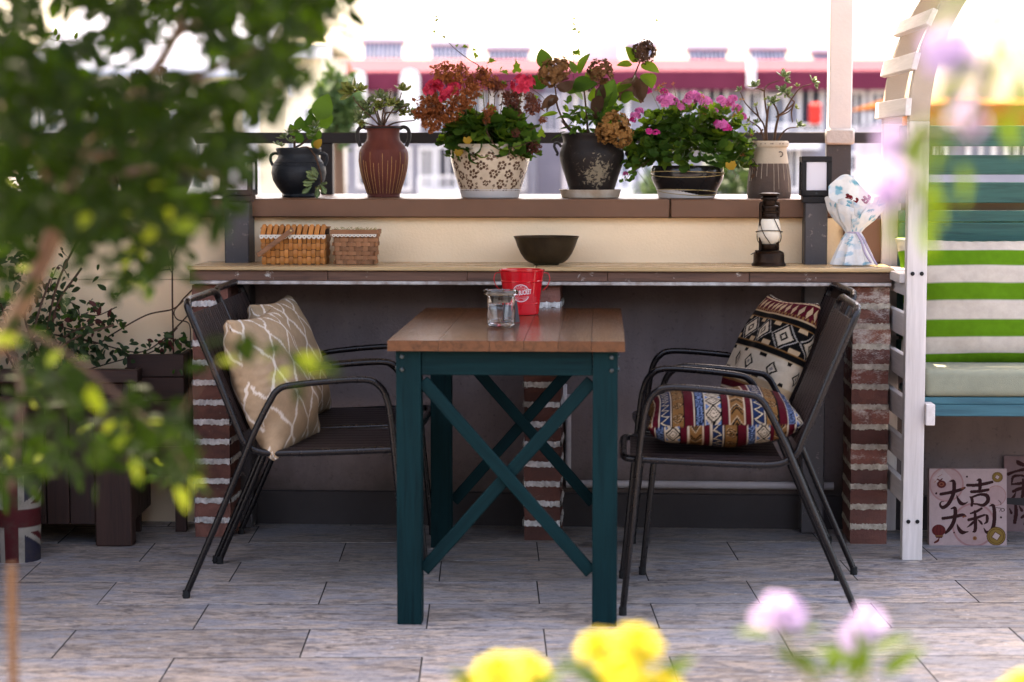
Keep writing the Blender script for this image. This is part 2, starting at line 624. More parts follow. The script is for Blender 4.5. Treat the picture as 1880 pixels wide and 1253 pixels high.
MT['planter_x'] = wood('dark_stained_trim', (0.030, 0.0125, 0.0085), (0.011, 0.005, 0.004), 0, 0.6, bmp=0.35, rv=0.4)
MT['soil'] = M_('dark_soil', (0.03, 0.02, 0.014), rough=0.95, sc=60, bmp=1.0, rv=0)
MT['bronze'] = M_('aged_bronze', (0.075, 0.055, 0.032), (0.030, 0.023, 0.017), rough=0.42, metal=0.7, sc=22, bmp=0.2, rv=0)
MT['lantern'] = M_('rusty_lantern', (0.034, 0.016, 0.008), (0.006, 0.005, 0.0045), rough=0.38, metal=0.75, sc=28, bmp=0.3, rv=0)
MT['milk'] = M_('milky_glass', (0.70, 0.64, 0.52), (0.6, 0.54, 0.43), rough=0.25, rv=0, sc=8)
MT['wicker'] = M_('honey_wicker', (0.50, 0.20, 0.05), (0.26, 0.092, 0.022), rough=0.45, sc=20, rv=0.5, bmp=0.2, stretch=(1, 1, 0.4))
MT['wicker2'] = M_('brown_wicker', (0.33, 0.15, 0.068), (0.18, 0.078, 0.036), rough=0.5, sc=20, rv=0.5, bmp=0.2, stretch=(0.4, 1, 1))
MT['wicker_dark'] = M_('basket_inside', (0.07, 0.028, 0.012), rough=0.8, rv=0)
MT['handle_wood'] = wood('basket_handle_wood', (0.20, 0.085, 0.035), (0.09, 0.035, 0.015), 0, 0.4, bmp=0.2)
MT['lace'] = M_('white_lace', (0.70, 0.65, 0.56), (0.5, 0.45, 0.37), rough=0.9, sc=80, rv=0)
MT['brass'] = M_('brass_pin', (0.5, 0.38, 0.16), rough=0.35, metal=1, rv=0)
MT['lilac_ribbon'] = M_('lilac_ribbon', (0.42, 0.36, 0.46), rough=0.5, rv=0)
MT['pot_slate'] = M_('slate_blue_clay', (0.038, 0.046, 0.054), (0.010, 0.012, 0.015), rough=0.5, sc=9, bmp=0.35, rv=0, stretch=(1, 1, 2.5))
MT['pot_dark'] = paint_flaked('sooty_clay', (0.011, 0.008, 0.0072), (0.14, 0.115, 0.075), 0.42, 0.6, sc=34)
MT['pot_dark2'] = M_('dark_green_glaze', (0.020, 0.028, 0.022), rough=0.35, sc=9, rv=0)
MT['pot_black'] = M_('black_glaze', (0.008, 0.008, 0.009), (0.014, 0.012, 0.011), rough=0.2, sc=9, rv=0, coat=0.3)
MT['saucer'] = M_('white_saucer', (0.60, 0.57, 0.54), (0.48, 0.44, 0.40), rough=0.5, sc=14, rv=0.06)
MT['saucer_rust'] = M_('stained_saucer', (0.56, 0.49, 0.40), (0.30, 0.19, 0.10), rough=0.55, sc=14, rv=0, var=0.4)
MT['twine'] = M_('tan_twine', (0.45, 0.33, 0.14), rough=0.8, rv=0)
MT['stem'] = M_('green_stem', (0.10, 0.13, 0.035), (0.07, 0.06, 0.02), rough=0.6, sc=20, rv=0.3)
MT['stem_brown'] = M_('brown_stem', (0.105, 0.058, 0.034), (0.045, 0.024, 0.016), rough=0.7, sc=40, rv=0.3, bmp=0.5)
MT['bark'] = M_('pale_bark', (0.20, 0.125, 0.07), (0.085, 0.05, 0.03), rough=0.85, sc=25, bmp=0.6, rv=0, stretch=(1, 1, 0.4))
MT['stake'] = M_('cane_stake', (0.16, 0.075, 0.027), (0.10, 0.048, 0.018), rough=0.6, sc=10, rv=0)
MT['leaf'] = leafy('deep_green_leaf', (0.07, 0.15, 0.022), (0.022, 0.066, 0.012))
MT['leaf_bright'] = leafy('fresh_green_leaf', (0.16, 0.26, 0.03), (0.06, 0.14, 0.018), 0.5)
MT['leaf_tree'] = leafy('tree_leaf', (0.013, 0.029, 0.002), (0.0012, 0.005, 0.0006), 0.5, 0.6, tm=1.9, spec=.08)
MT['leaf_sunlit'] = leafy('sunlit_pale_leaf', (0.20, 0.25, 0.018), (0.07, 0.12, 0.008), 0.5, 0.55, tm=1.2, spec=.2)  # lighter leaf colour that paints sunlit highlights into the tree
MT['leaf_lime'] = leafy('lime_leaf', (0.06, 0.105, 0.008), (0.03, 0.06, 0.005), 0.5)
MT['leaf_vine'] = leafy('dark_vine_leaf', (0.045, 0.075, 0.025), (0.016, 0.034, 0.014), 0.3)
MT['leaf_red'] = leafy('reddish_leaf', (0.13, 0.035, 0.028), (0.06, 0.02, 0.018), 0.35)
MT['leaf_yellow'] = leafy('yellowing_leaf', (0.42, 0.26, 0.03), (0.25, 0.16, 0.02), 0.4)
MT['leaf_dry'] = leafy('dry_brown_leaf', (0.115, 0.062, 0.036), (0.05, 0.028, 0.018), 0.25)
MT['succ'] = M_('succulent_green', (0.20, 0.26, 0.115), (0.11, 0.17, 0.06), rough=0.4, sc=18, rv=0.5)
MT['succ_y'] = M_('succulent_lime', (0.30, 0.32, 0.08), (0.13, 0.20, 0.04), rough=0.4, sc=14, rv=0.6)
MT['pink'] = leafy('coral_pink_petal', (0.80, 0.075, 0.155), (0.62, 0.045, 0.10), 0.35)
MT['pink_soft'] = leafy('orchid_pink_petal', (0.74, 0.24, 0.52), (0.60, 0.13, 0.38), 0.35)
MT['magenta'] = leafy('magenta_petal', (0.66, 0.05, 0.30), (0.5, 0.04, 0.22), 0.35)
MT['dried'] = leafy('dried_orange_petal', (0.44, 0.155, 0.050), (0.20, 0.060, 0.024), 0.3, 0.7)
MT['dried_dark'] = leafy('dried_russet_petal', (0.22, 0.078, 0.05), (0.10, 0.035, 0.026), 0.25, 0.7)
MT['hyd'] = leafy('dried_hydrangea_petal', (0.26, 0.135, 0.055), (0.10, 0.05, 0.025), 0.25, 0.7)
MT['hyd_gold'] = leafy('golden_hydrangea_petal', (0.46, 0.25, 0.08), (0.20, 0.095, 0.03), 0.3, 0.7)
MT['hyd_dark'] = leafy('umber_hydrangea_petal', (0.12, 0.066, 0.04), (0.05, 0.028, 0.02), 0.2, 0.7)
MT['purple'] = leafy('lilac_petal', (0.44, 0.36, 0.50), (0.32, 0.24, 0.40), 0.5)
MT['yellow'] = leafy('yellow_petal', (0.60, 0.53, 0.05), (0.50, 0.40, 0.02), 0.5)
MT['redpetal'] = leafy('crimson_petal', (0.20, 0.008, 0.016), (0.12, 0.005, 0.01), 0.25)
MT['b_white'] = M_('pale_render', (0.235, 0.235, 0.275), (0.17, 0.17, 0.21), rough=0.9, sc=1.2, rv=0.05, spec=0.05)
MT['b_cream'] = M_('cream_render', (0.66, 0.60, 0.47), (0.56, 0.50, 0.38), rough=0.9, sc=1.2, rv=0.05, spec=0.05)
MT['b_roof'] = M_('red_roof_tile', (0.105, 0.025, 0.035), (0.08, 0.018, 0.027), rough=0.8, sc=3, rv=0.05, spec=0.05)
MT['b_fascia'] = M_('maroon_fascia', (0.115, 0.021, 0.042), (0.09, 0.016, 0.033), rough=0.8, sc=3, rv=0.05, spec=0.05)
MT['b_orange'] = M_('orange_fascia', (0.30, 0.10, 0.022), (0.24, 0.08, 0.018), rough=0.8, sc=3, rv=0.05, spec=0.05)
MT['b_dark'] = M_('window_dark', (0.045, 0.05, 0.07), rough=0.15, rv=0.4, sc=2)
MT['b_curtain'] = M_('window_pale', (0.20, 0.22, 0.27), rough=0.2, rv=0.5, sc=2)
MT['b_trim'] = M_('white_trim', (0.70, 0.69, 0.70), rough=0.7, rv=0.05, spec=0.05)
MT['b_panel'] = M_('solar_glass', (0.06, 0.075, 0.13), (0.10, 0.11, 0.16), rough=0.2, rv=0.3, sc=2)
MT['b_tank'] = M_('steel_tank', (0.55, 0.55, 0.58), rough=0.3, metal=0.6, rv=0.05)
MT['b_metal'] = M_('corrugated_sheet', (0.50, 0.53, 0.58), (0.42, 0.45, 0.50), rough=0.45, metal=0.2, rv=0, sc=2)
MT['b_red'] = M_('red_signal', (0.55, 0.03, 0.02), rough=0.5, rv=0)
MT['canopy'] = M_('canopy_board', (0.50, 0.42, 0.33), (0.40, 0.33, 0.25), rough=0.8, sc=2, rv=0)
MT['street'] = M_('street_ground', (0.16, 0.155, 0.15), (0.10, 0.105, 0.09), rough=0.9, sc=0.06, rv=0)
MT['far_leaf'] = leafy('distant_leaf', (0.05, 0.09, 0.03), (0.02, 0.04, 0.015), 0.25)

# ================================================================== THE SETTING
g = MB().box(-700, 700, -300, 1500, -12.2, -12.0).build('ground', MT['street'])
g['kind'] = 'structure'

# terrace floor: a dark screed with porcelain planks laid in half bond
TA = 0.0122
TM = Matrix.Rotation(TA, 4, 'Z')
floor = MB().box(-6, 6, -5, 7.6, -0.30, -0.0007).build('floor', MT['grout'], M=TM)
floor['kind'] = 'structure'
tile_me = MB().box(-0.2982, 0.2982, -0.1474, 0.1474, -0.008, 0).mesh('tile', bevel=0.0004)
tile_me.materials.append(MT['tile'])
offs = {0: .0862, 1: .0926, 2: .0722, 3: .0739, 4: .0751, 5: .0721}
for r in range(-2, 9):
    yc = 6.4335 - .3 * r - .15
    for k in range(-12, 12):
        if (k + r) % 2:
            continue
        xc = .07 + offs.get(r, .08) + .3 * k + .3
        o = put('tile', tile_me, None, floor, Matrix.Translation((xc, yc, RN.uniform(-.0006, .0006))))
tile_out = MB().box(-6, 6, -5, 3.72, -0.008, 0).build('paving', MT['tile'], floor)
tile_out['kind'] = 'stuff'

# unseen canopy, added to keep the sun off the seats (above the picture)
cn = thing('shade_canopy', 'added beige canopy, out of view, shading the terrace table', 'canopy', (0, 0, 2.26))
MB().box(-3.6, 1.62, 5.10, 7.05, 0, 0.06).build('roof_board', MT['canopy'], cn)
MB().box(-3.6, 0.80, 7.052, 9.3, 0, 0.06).build('roof_board', MT['canopy'], cn)
for xx in (-3.4, -2.35, -1.3, -.3, 0.70):
    MB().box(xx, xx + .07, 5.11, 9.3, -0.12, -0.002).build('rafter', MT['canopy'], cn)

# unseen dark house front behind the camera, added to block low sky light
hs = thing('shade_house_front', 'added dark house front behind the camera, blocking low sky light', 'house', (0, -4.2, 0))
for i in range(44):
    MB().box(-5.5 + .25 * i, -5.5 + .25 * i + .247, -.2, 0, -.02, 3.1).build('board', MT['planter'], hs)
MB().box(.4, 1.5, .003, .05, 0, 2.2).build('door', MT['teal'], hs, bevel=.004)
MB().box(-5.7, 5.7, -.2, .4, 3.105, 3.2).build('eave', MT['planter'], hs)

# unseen fence, added to block sky light from the side (just outside the picture)
sf_ = thing('shade_fence', 'added dark fence, out of view, shading the planter boxes', 'fence', (-2.02, 0, 0))
for i in range(13):
    MB().box(-.03, 0, 4.9 + .148 * i, 4.9 + .148 * i + .145, .02, 2.2).build('board', MT['planter'], sf_)
for y in (4.9, 5.85, 6.75):
    MB().box(-.09, -.031, y, y + .07, 0, 2.2).build('post', MT['planter'], sf_)

# ================================================================== PARAPET WALL, COUNTER
LC = 0.235                                   # front face of the ledge
ZL = kz(366, LC)                             # its top
ZLB = kz(400, LC)
ZC = kz(491, -0.045)                         # top of the counter
WC = 0.275                                   # wall face
wall = thing('parapet_wall', 'beige plastered parapet wall behind the brick counter', 'wall', frame=KM)
xl, xr = -3.4, kx(1519, LC)
xe = kx(1618, LC)
MB().box(xl, 3.2, WC, WC + 0.86, ZC - 0.06, ZLB - 0.002).build('plaster', MT['plaster'], wall)
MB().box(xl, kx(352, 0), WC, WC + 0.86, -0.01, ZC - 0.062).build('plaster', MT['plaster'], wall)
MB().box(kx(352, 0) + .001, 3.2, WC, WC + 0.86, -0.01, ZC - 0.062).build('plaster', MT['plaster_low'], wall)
cp = MB()
cp.box(xl, kx(412, .17), LC, LC + .95, ZLB, ZL)
cp.box(kx(412, .17) + .002, 0.4, LC + .001, LC + .95, ZLB, ZL)
cp.box(0.4035, xr - .003, LC, LC + .95, ZLB, ZL)
cp.box(xr - .001, 3.2, LC + .045, LC + .95, ZLB, ZL)
cp.build('coping', MT['coping'], wall, bevel=0.004, smooth=40)
MB().box(xr + .05, xe, LC + .02, WC - .003, ZC + .001, ZLB - .001).build('brown_panel', MT['coping'], wall, bevel=.003)  # thin brown panel set in front of the plaster
MB().box(kx(420, .1), 2.2, WC - .022, WC - .001, -0.005, kz(905, WC - .022)).build('skirting', MT['skirting'], wall, bevel=.003)

# railing on the back edge of the ledge
RC = LC + .80
rail = thing('railing', 'low dark metal railing on the back of the ledge', 'railing', frame=KM)
zt, zb = kz(243.5, RC), kz(263.5, RC)
MB().box(xl, 3.2, RC, RC + .05, zb, zt).build('top_rail', MT['rail'], rail, bevel=.003, smooth=40)
for xp in (kx(1513, RC), kx(375, RC) - 1.6, kx(1513, RC) + 1.3, kx(590, RC)):
    wdt = .088 if xp > 0.8 else .045
    MB().box(xp, xp + wdt, RC + .002, RC + .05, ZL, zb).build('baluster', MT['grey_metal'] if xp > .8 else MT['rail'], rail, bevel=.003)
pole = thing('white_post', 'tall white painted post standing on the grey railing post', 'post', frame=KM)
px0, px1 = kx(1516, RC), kx(1558, RC)
MB().box(px0, px1, RC - .012, RC + .07, zt + .001, 2.95).build('shaft', MT['pole'], pole, bevel=.004)
pb = MB().box(px0 - .012, px1 + .010, RC - .02, RC - .0008, kz(266, RC), zt + .012)
pb.build('filler', MT['pole_patch'], pole, bevel=.006, smooth=40)


def lamp_post(x0, x1, label, labl):
    xc, w = (x0 + x1) / 2, x1 - x0
    p = thing('grey_post', label, 'post', (xc, .17 + .05, 0), frame=KM)
    MB().box(-w / 2, w / 2, -.05, .053, 0.0, ZL - .01).build('shaft', MT['grey_metal'], p, bevel=.004)
    q = thing('post_lamp', labl, 'lamp', (xc, .17 + .05, ZL - .01), frame=KM)
    a, h = w / 2 + .012, .148
    MB().box(-a + .006, a - .006, -a + .006, a - .006, .0005, .022).build('base', MT['black'], q, bevel=.002)
    fr = MB()
    for sx in (-1, 1):
        for sy in (-1, 1):
            fr.box(sx * a - .016 * (sx > 0), sx * a + .016 * (sx < 0), sy * a - .016 * (sy > 0), sy * a + .016 * (sy < 0), .023, h - .018)
    fr.box(-a, a, -a, a, h - .018, h)
    fr.box(-a, a, -a, a, .0225, .04)
    fr.build('housing', MT['black'], q, bevel=.0015)
    for r_ in range(4):
        pm = MB().box(-a + .0165, a - .0165, -a + .006, -a + .010, .0405, h - .0185)
        pm.build('pane', MT['frost'], q, M=Matrix.Rotation(r_ * math.pi / 2, 4, 'Z'))
    MB().lathe([(.0035, 0), (.0035, .003)], 10, capt=True).build('screw', MT['steel'], q, M=Matrix.Translation((0, -a - .0005, .031)) @ Matrix.Rotation(math.pi / 2, 4, 'X'))
    return p


lamp_post(kx(1475, .17), kx(1517, .17), 'flaking grey post behind the old lantern, capped by a black lamp', 'black square post lamp with frosted pane beside the wrapped bouquet')
lamp_post(kx(414, .17), kx(459, .17), 'grey post next to the honey coloured basket, half behind tree leaves', 'black square post lamp behind the tree leaves')

# ---- counter on brick piers
ctr = thing('brick_counter', 'tiled bar counter on three brick piers along the parapet', 'counter', frame=KM)
x0, x1 = kx(345, -.045), kx(1641, -.045)
xm = kx(983, -.045)
zf0, zf1 = kz(523, -.03), ZC - .014
top = MB()
top.box(x0, xm - .001, -.045, WC - .002, zf1 + .001, ZC)
top.box(xm + .001, x1, -.045, WC - .002, zf1 + .001, ZC)
top.build('countertop', MT['counter'], ctr, bevel=.003, smooth=40)
fx0, fx1 = kx(349, -.03), kx(1636, -.03)
n = 5
for i in range(n):
    a, b = fx0 + (fx1 - fx0) * i / n, fx0 + (fx1 - fx0) * (i + 1) / n
    MB().box(a + .0006, b - .0006, -.03, -.02, zf0 + .010, zf1).build('tile', MT['fascia'], ctr, bevel=.0015)
MB().box(fx0, fx1, -.0285, -.015, zf0 - .002, zf0 + .0092).build('edge_grout', MT['grout_line'], ctr, bevel=.002)
MB().box(fx0 + .004, fx1 - .004, -.0195, WC - .003, zf0 + .012, zf1 - .0005).build('slab', MT['skirting'], ctr)
PW, PD = .114, .235
BH = (zf0 + .006) / 13 * .80


def brick_mesh(seed):
    r = random.Random(seed)
    m = MB().box(-PW / 2, PW / 2, 0, PD, 0, BH)
    me = m.mesh('brick')
    bm = bmesh.new()
    bm.from_mesh(me)
    bmesh.ops.subdivide_edges(bm, edges=bm.edges[:], cuts=2, use_grid_fill=True)
    for v in bm.verts:
        k = Vector((r.uniform(-1, 1), r.uniform(-1, 1), r.uniform(-1, 1)))
        v.co += Vector((k.x * .0012, k.y * .0014, k.z * .001))
    bm.to_mesh(me)
    bm.free()
    return me


brick_mes = {}
for mk in ('brick', 'brick_white', 'brick_half', 'brick_mid'):
    brick_mes[mk] = []
    for s in range(4):
        me = brick_mesh(s)
        me.materials.append(MT[mk])
        brick_mes[mk].append(me)


def pier(px, kinds, mort, courses, lump=1.0):
    xc = kx(px, 0, 900)
    pr = MB().box(-PW / 2 + .012, PW / 2 - .012, .012, PD - .004, 0, zf0 + .008).build('pier', MT[mort], ctr, M=Matrix.Translation((xc, 0, 0)))
    ph = (zf0 + .006) / courses
    for i in range(courses):
        me = RN.choice(brick_mes[kinds[i]])
        M = Matrix.Translation((RN.uniform(-.002, .002), RN.uniform(0, .003), ph * i)) @ Matrix.Diagonal((1 + RN.uniform(-.012, .012), 1, 1, 1))
        put('brick', me, None, pr, M)
        if i < courses - 1:
            # a ragged squeeze of mortar in the bed joint
            mb = MB()
            nx = 26
            vs_, fs = [], []
            z0, z1 = ph * (i + .80) - .002, ph * (i + 1) + .002
            for side in range(3):
                pts = []
                for j in range(nx + 1):
                    t = j / nx
                    if side == 0:
                        p, nrm = Vector((-PW / 2 + PW * t, 0, 0)), Vector((0, -1, 0))
                    elif side == 1:
                        p, nrm = Vector((PW / 2, PD * t, 0)), Vector((1, 0, 0))
                    else:
                        p, nrm = Vector((-PW / 2, PD * (1 - t), 0)), Vector((-1, 0, 0))
                    pts.append((p, nrm))
                b0 = len(vs_)
                for p, nrm in pts:
                    lo = z0 - RN.uniform(0, .0055)
                    hi = z1 + RN.uniform(-.004, .0015)
                    e = (.0025 + RN.uniform(-.001, .003)) * lump - .001 * (1 - lump)
                    vs_ += [p - nrm * .012 + Vector((0, 0, lo)), p + nrm * e + Vector((0, 0, lo + .001)), p + nrm * (e + RN.uniform(0, .002)) + Vector((0, 0, (lo + hi) / 2)),
                            p + nrm * (e - .001) + Vector((0, 0, hi)), p - nrm * .012 + Vector((0, 0, hi))]
                for j in range(nx):
                    for q in range(4):
                        a = b0 + j * 5 + q
                        fs.append((a, a + 5, a + 6, a + 1))
            mb.add(vs_, fs)
            mb.build('mortar_joint', MT[mort], pr, smooth=50)


pier(390, ['brick'] * 13, 'mortar', 13)
pier(995, ['brick_mid'] * 10 + ['brick'] * 3, 'mortar', 13)
pier(1595, ['brick_mid'] * 4 + ['brick_half', 'brick_mid', 'brick_half', 'brick', 'brick_half', 'brick_half', 'brick_white', 'brick_white', 'brick_white'], 'mortar_cream', 13, .45)

# pipe along the foot of the wall with its riser
pp = thing('drain_pipe', 'thin grey pipe running along the foot of the wall', 'pipe', frame=KM)
zp = kz(888, WC - .02)
MB().tube([(kx(1040, .25), WC - .016, zp), (kx(1535, .25), WC - .016, zp)], .013, 12).build('pipe', MT['pipe'], pp, smooth=60)
MB().tube([(kx(1043, .25), WC - .014, zp + .014), (kx(1043, .25), WC - .014, kz(725, .25))], .011, 12).build('riser', MT['pipe'], pp, smooth=60)
MB().box(kx(1027, .25), kx(1041, .25), WC - .03, WC - .002, kz(742, .25), kz(706, .25)).build('socket_box', MT['b_trim'], pp, bevel=.002)

# ================================================================== TABLE
tf = fl(751, 1150)
tfr = fl(1109, 1148)
TR = -rad(2.5)
TFM = Matrix.Translation(((tf.x + tfr.x) / 2, (tf.y + tfr.y) / 2 - .0, 0)) @ Matrix.Rotation(TR, 4, 'Z')
LW = .064
HW = (tfr - tf).length / 2
TL = 1.06
TH = .742
table = thing('dining_table', 'wooden table with varnished brown plank top and teal legs', 'table', frame=TFM)
zt_, zl_ = TH, TH - .0275
for sx in (-1, 1):
    for yy in (0, TL):
        MB().box(sx * HW - LW / 2, sx * HW + LW / 2, yy, yy + LW, 0, zl_ - .001).build('leg', MT['teal'], table, bevel=.0025, seg=2)
AZ0 = zl_ - .064
MB().box(-HW + LW / 2 + .0005, HW - LW / 2 - .0005, .006, .030, AZ0, zl_ - .0015).build('apron', MT['teal_x'], table, bevel=.002)
MB().box(-HW + LW / 2 + .0005, HW - LW / 2 - .0005, TL + .03, TL + .056, AZ0, zl_ - .0015).build('apron', MT['teal_x'], table, bevel=.002)
for sx in (-1, 1):
    MB().box(sx * (HW - .012) - .012, sx * (HW - .012) + .012, LW + .0005, TL - .0005, AZ0, zl_ - .0015).build('apron', MT['teal_x'], table, bevel=.002)
xin = HW - LW / 2
for yy, sg in ((.010, 1), (TL + .034, 1)):
    zlo = .135
    for s in (-1, 1):
        M = None
        p, q = Vector((-s * xin, yy + (.0 if s > 0 else .013), AZ0 - .012)), Vector((s * xin, yy + (.0 if s > 0 else .013), zlo))
        L = (q - p).length
        ang = math.atan2(q.z - p.z, q.x - p.x)
        Mb = Matrix.Translation(p) @ Matrix.Rotation(-ang, 4, 'Y')
        b = MB().box(0.004, L - .004, 0, .0125, -.017, .017).build('brace', MT['teal_x'], table, bevel=.002, M=Mb)
bolt_me = MB().lathe([(.0062, 0), (.0062, .0015), (.005, .0035), (.0, .0045)], 12).mesh('bolt', smooth=40)
bolt_me.materials.append(MT['steel'])
for sx in (-1, 1):
    for dz in (.016, .049):
        put('bolt', bolt_me, None, table, Matrix.Translation((sx * (HW + .016), -.0002, zl_ - dz)) @ Matrix.Rotation(math.pi / 2, 4, 'X'))
    for dz in (.016, .049):
        put('bolt', bolt_me, None, table, Matrix.Translation((sx * (HW + LW / 2 + .0002), .03, zl_ - dz)) @ Matrix.Rotation(sx * math.pi / 2, 4, 'Y'))
wx = [0, 93, 186, 248, 310, 370, 431]
x00 = -HW - LW / 2 - .020
tw = 2 * HW + LW + .038
for i in range(6):
    a, b = x00 + tw * wx[i] / 431, x00 + tw * wx[i + 1] / 431
    MB().box(a + .0003, b - .0003, -.022, TL + LW + .018, zl_, zt_ + RN.uniform(-.00015, .00015)).build('plank', MT['table_top'], table, bevel=.001, seg=2)

# ================================================================== CHAIRS
def make_chair():
    c = thing('armchair', 'metal armchair', 'chair')
    side = catmull([(0, 0, 0), (.02, 0, .20), (.045, 0, .46), (.060, 0, .555), (.082, 0, .592), (.118, 0, .607), (.21, 0, .603), (.325, 0, .590), (.358, 0, .577), (.379, 0, .548), (.42, 0, .468), (.448, 0, .403), (.53, 0, .21), (.62, 0, 0.004)], 6)
    for w in (-.242, .242):
        sf = MB().tube([p + Vector((0, w, 0)) for p in side], .0092, 12).build('side_frame', MT['chair'], c, smooth=60)
        for u in (0, .62):
            MB().lathe([(.0105, -.0005), (.0105, .022)], 12, capt=True).build('foot', MT['rubber'], sf, M=Matrix.Translation((u + (-.004 if u > .3 else .001), w, 0)))
    h = .222
    half = [(.612, .0, .818), (.613, h - .06, .818), (.610, h - .018, .810), (.600, h, .785), (.55, h, .665), (.478, h, .485), (.452, h, .430), (.405, h, .404), (.30, h, .403), (.08, h, .412), (.025, h - .008, .414), (.003, h - .045, .415), (.0, .0, .415)]
    loop = half + [(u, -w, z) for u, w, z in reversed(half[1:-1])]
    MB().tube(catmull(loop, 6, True), .0098, 12, closed=True).build('seat_frame', MT['chair'], c, smooth=60)
    cb = MB()
    cb.tube([(.05, -h, .402), (.05, h, .402)], .007, 8)
    cb.tube([(.36, -h, .395), (.36, h, .395)], .007, 8)
    cb.tube([(.497, -h, .515), (.497, h, .515)], .007, 8)
    cb.tube([(.590, -h, .748), (.590, h, .748)], .007, 8)
    cb.build('crossbar', MT['chair'], c, smooth=60)

    def slat(L):
        pr = [(-.0235, 0), (-.0235, .006), (-.0215, .0075), (-.009, .0075), (-.0078, .0045), (-.0062, .0045), (-.005, .0075), (.005, .0075), (.0062, .0045), (.0078, .0045), (.009, .0075), (.0215, .0075), (.0235, .006), (.0235, 0)]
        k = len(pr)
        m = MB().add([(0, y, z) for y, z in pr] + [(L, y, z) for y, z in pr], [(i, (i + 1) % k, k + (i + 1) % k, k + i) for i in range(k)] + [tuple(reversed(range(k))), tuple(range(k, 2 * k))])
        return m.mesh('slat', smooth=30)
    s1, s2 = slat(.40), slat(.355)
    for me in (s1, s2):
        me.materials.append(MT['slat'])
    ang = math.atan2(.790 - .455, .596 - .456)
    for i in range(8):
        w = -.189 + .054 * i
        put('seat_slat', s1, None, c, Matrix.Translation((.02, w, .409)) @ Matrix.Rotation(rad(.9), 4, 'Y'))
        put('back_slat', s2, None, c, Matrix.Translation((.462, w, .455)) @ Matrix.Rotation(-ang, 4, 'Y'))
    return c


chair = make_chair()
CH = []
spots = [(.305, 5.635, rad(-3), 'metal armchair with a striped cushion lying on its seat'),
         (.378, 6.175, rad(0), 'metal armchair with a banded tribal cushion against its backrest'),
         (-.268, 5.815, rad(177.2), 'metal armchair in front of the beige cushion pair, nearer the camera'),
         (-.262, 6.325, rad(178.5), 'metal armchair between the brick pier and the table, farther beige cushion on it')]
for i, (x, y, rz, lab) in enumerate(spots):
    c = chair if i == 0 else copy_tree(chair)
    c.matrix_basis = Matrix.Translation((x, y, 0)) @ Matrix.Rotation(rz, 4, 'Z')
    tag(c, lab, 'chair', 'dark metal armchairs around the table')
    CH.append(c)
# ================================================================== CUSHIONS
def tri(x):
    return np.abs((x % 1.0) - .5) * 2


BLK, CRM, MAR, BLU, TAN, WHT = (.0026, .0022, .0022), (.27, .19, .115), (.048, .0032, .007), (.007, .015, .042), (.125, .060, .020), (.31, .255, .19)


def put_c(rgb, mask, c):
    rgb[mask] = c


def p_lattice(u, v, side):
    rgb = np.tile(np.array((.29, .20, .122)), (len(u), 1))
    rgb *= (1 + .04 * np.sin(u * 900) * np.sin(v * 900))[:, None]
    p, q = .27, .40
    d = np.full(len(u), 9.)
    A_ = p * .235
    for i in range(-1, 10):
        ph = i % 2 * .5
        c_, s_ = np.cos(2 * np.pi * (v / q + ph)), np.sin(2 * np.pi * (v / q + ph))
        x = i * p * .5 + A_ * c_ + A_ * .16 * np.cos(6 * np.pi * (v / q + ph))
        g_ = A_ * 2 * np.pi / q * s_
        d = np.minimum(d, np.abs(u - x) / np.sqrt(1 + g_ * g_))
    rgb[d < .0088] = (.54, .47, .39)
    return rgb


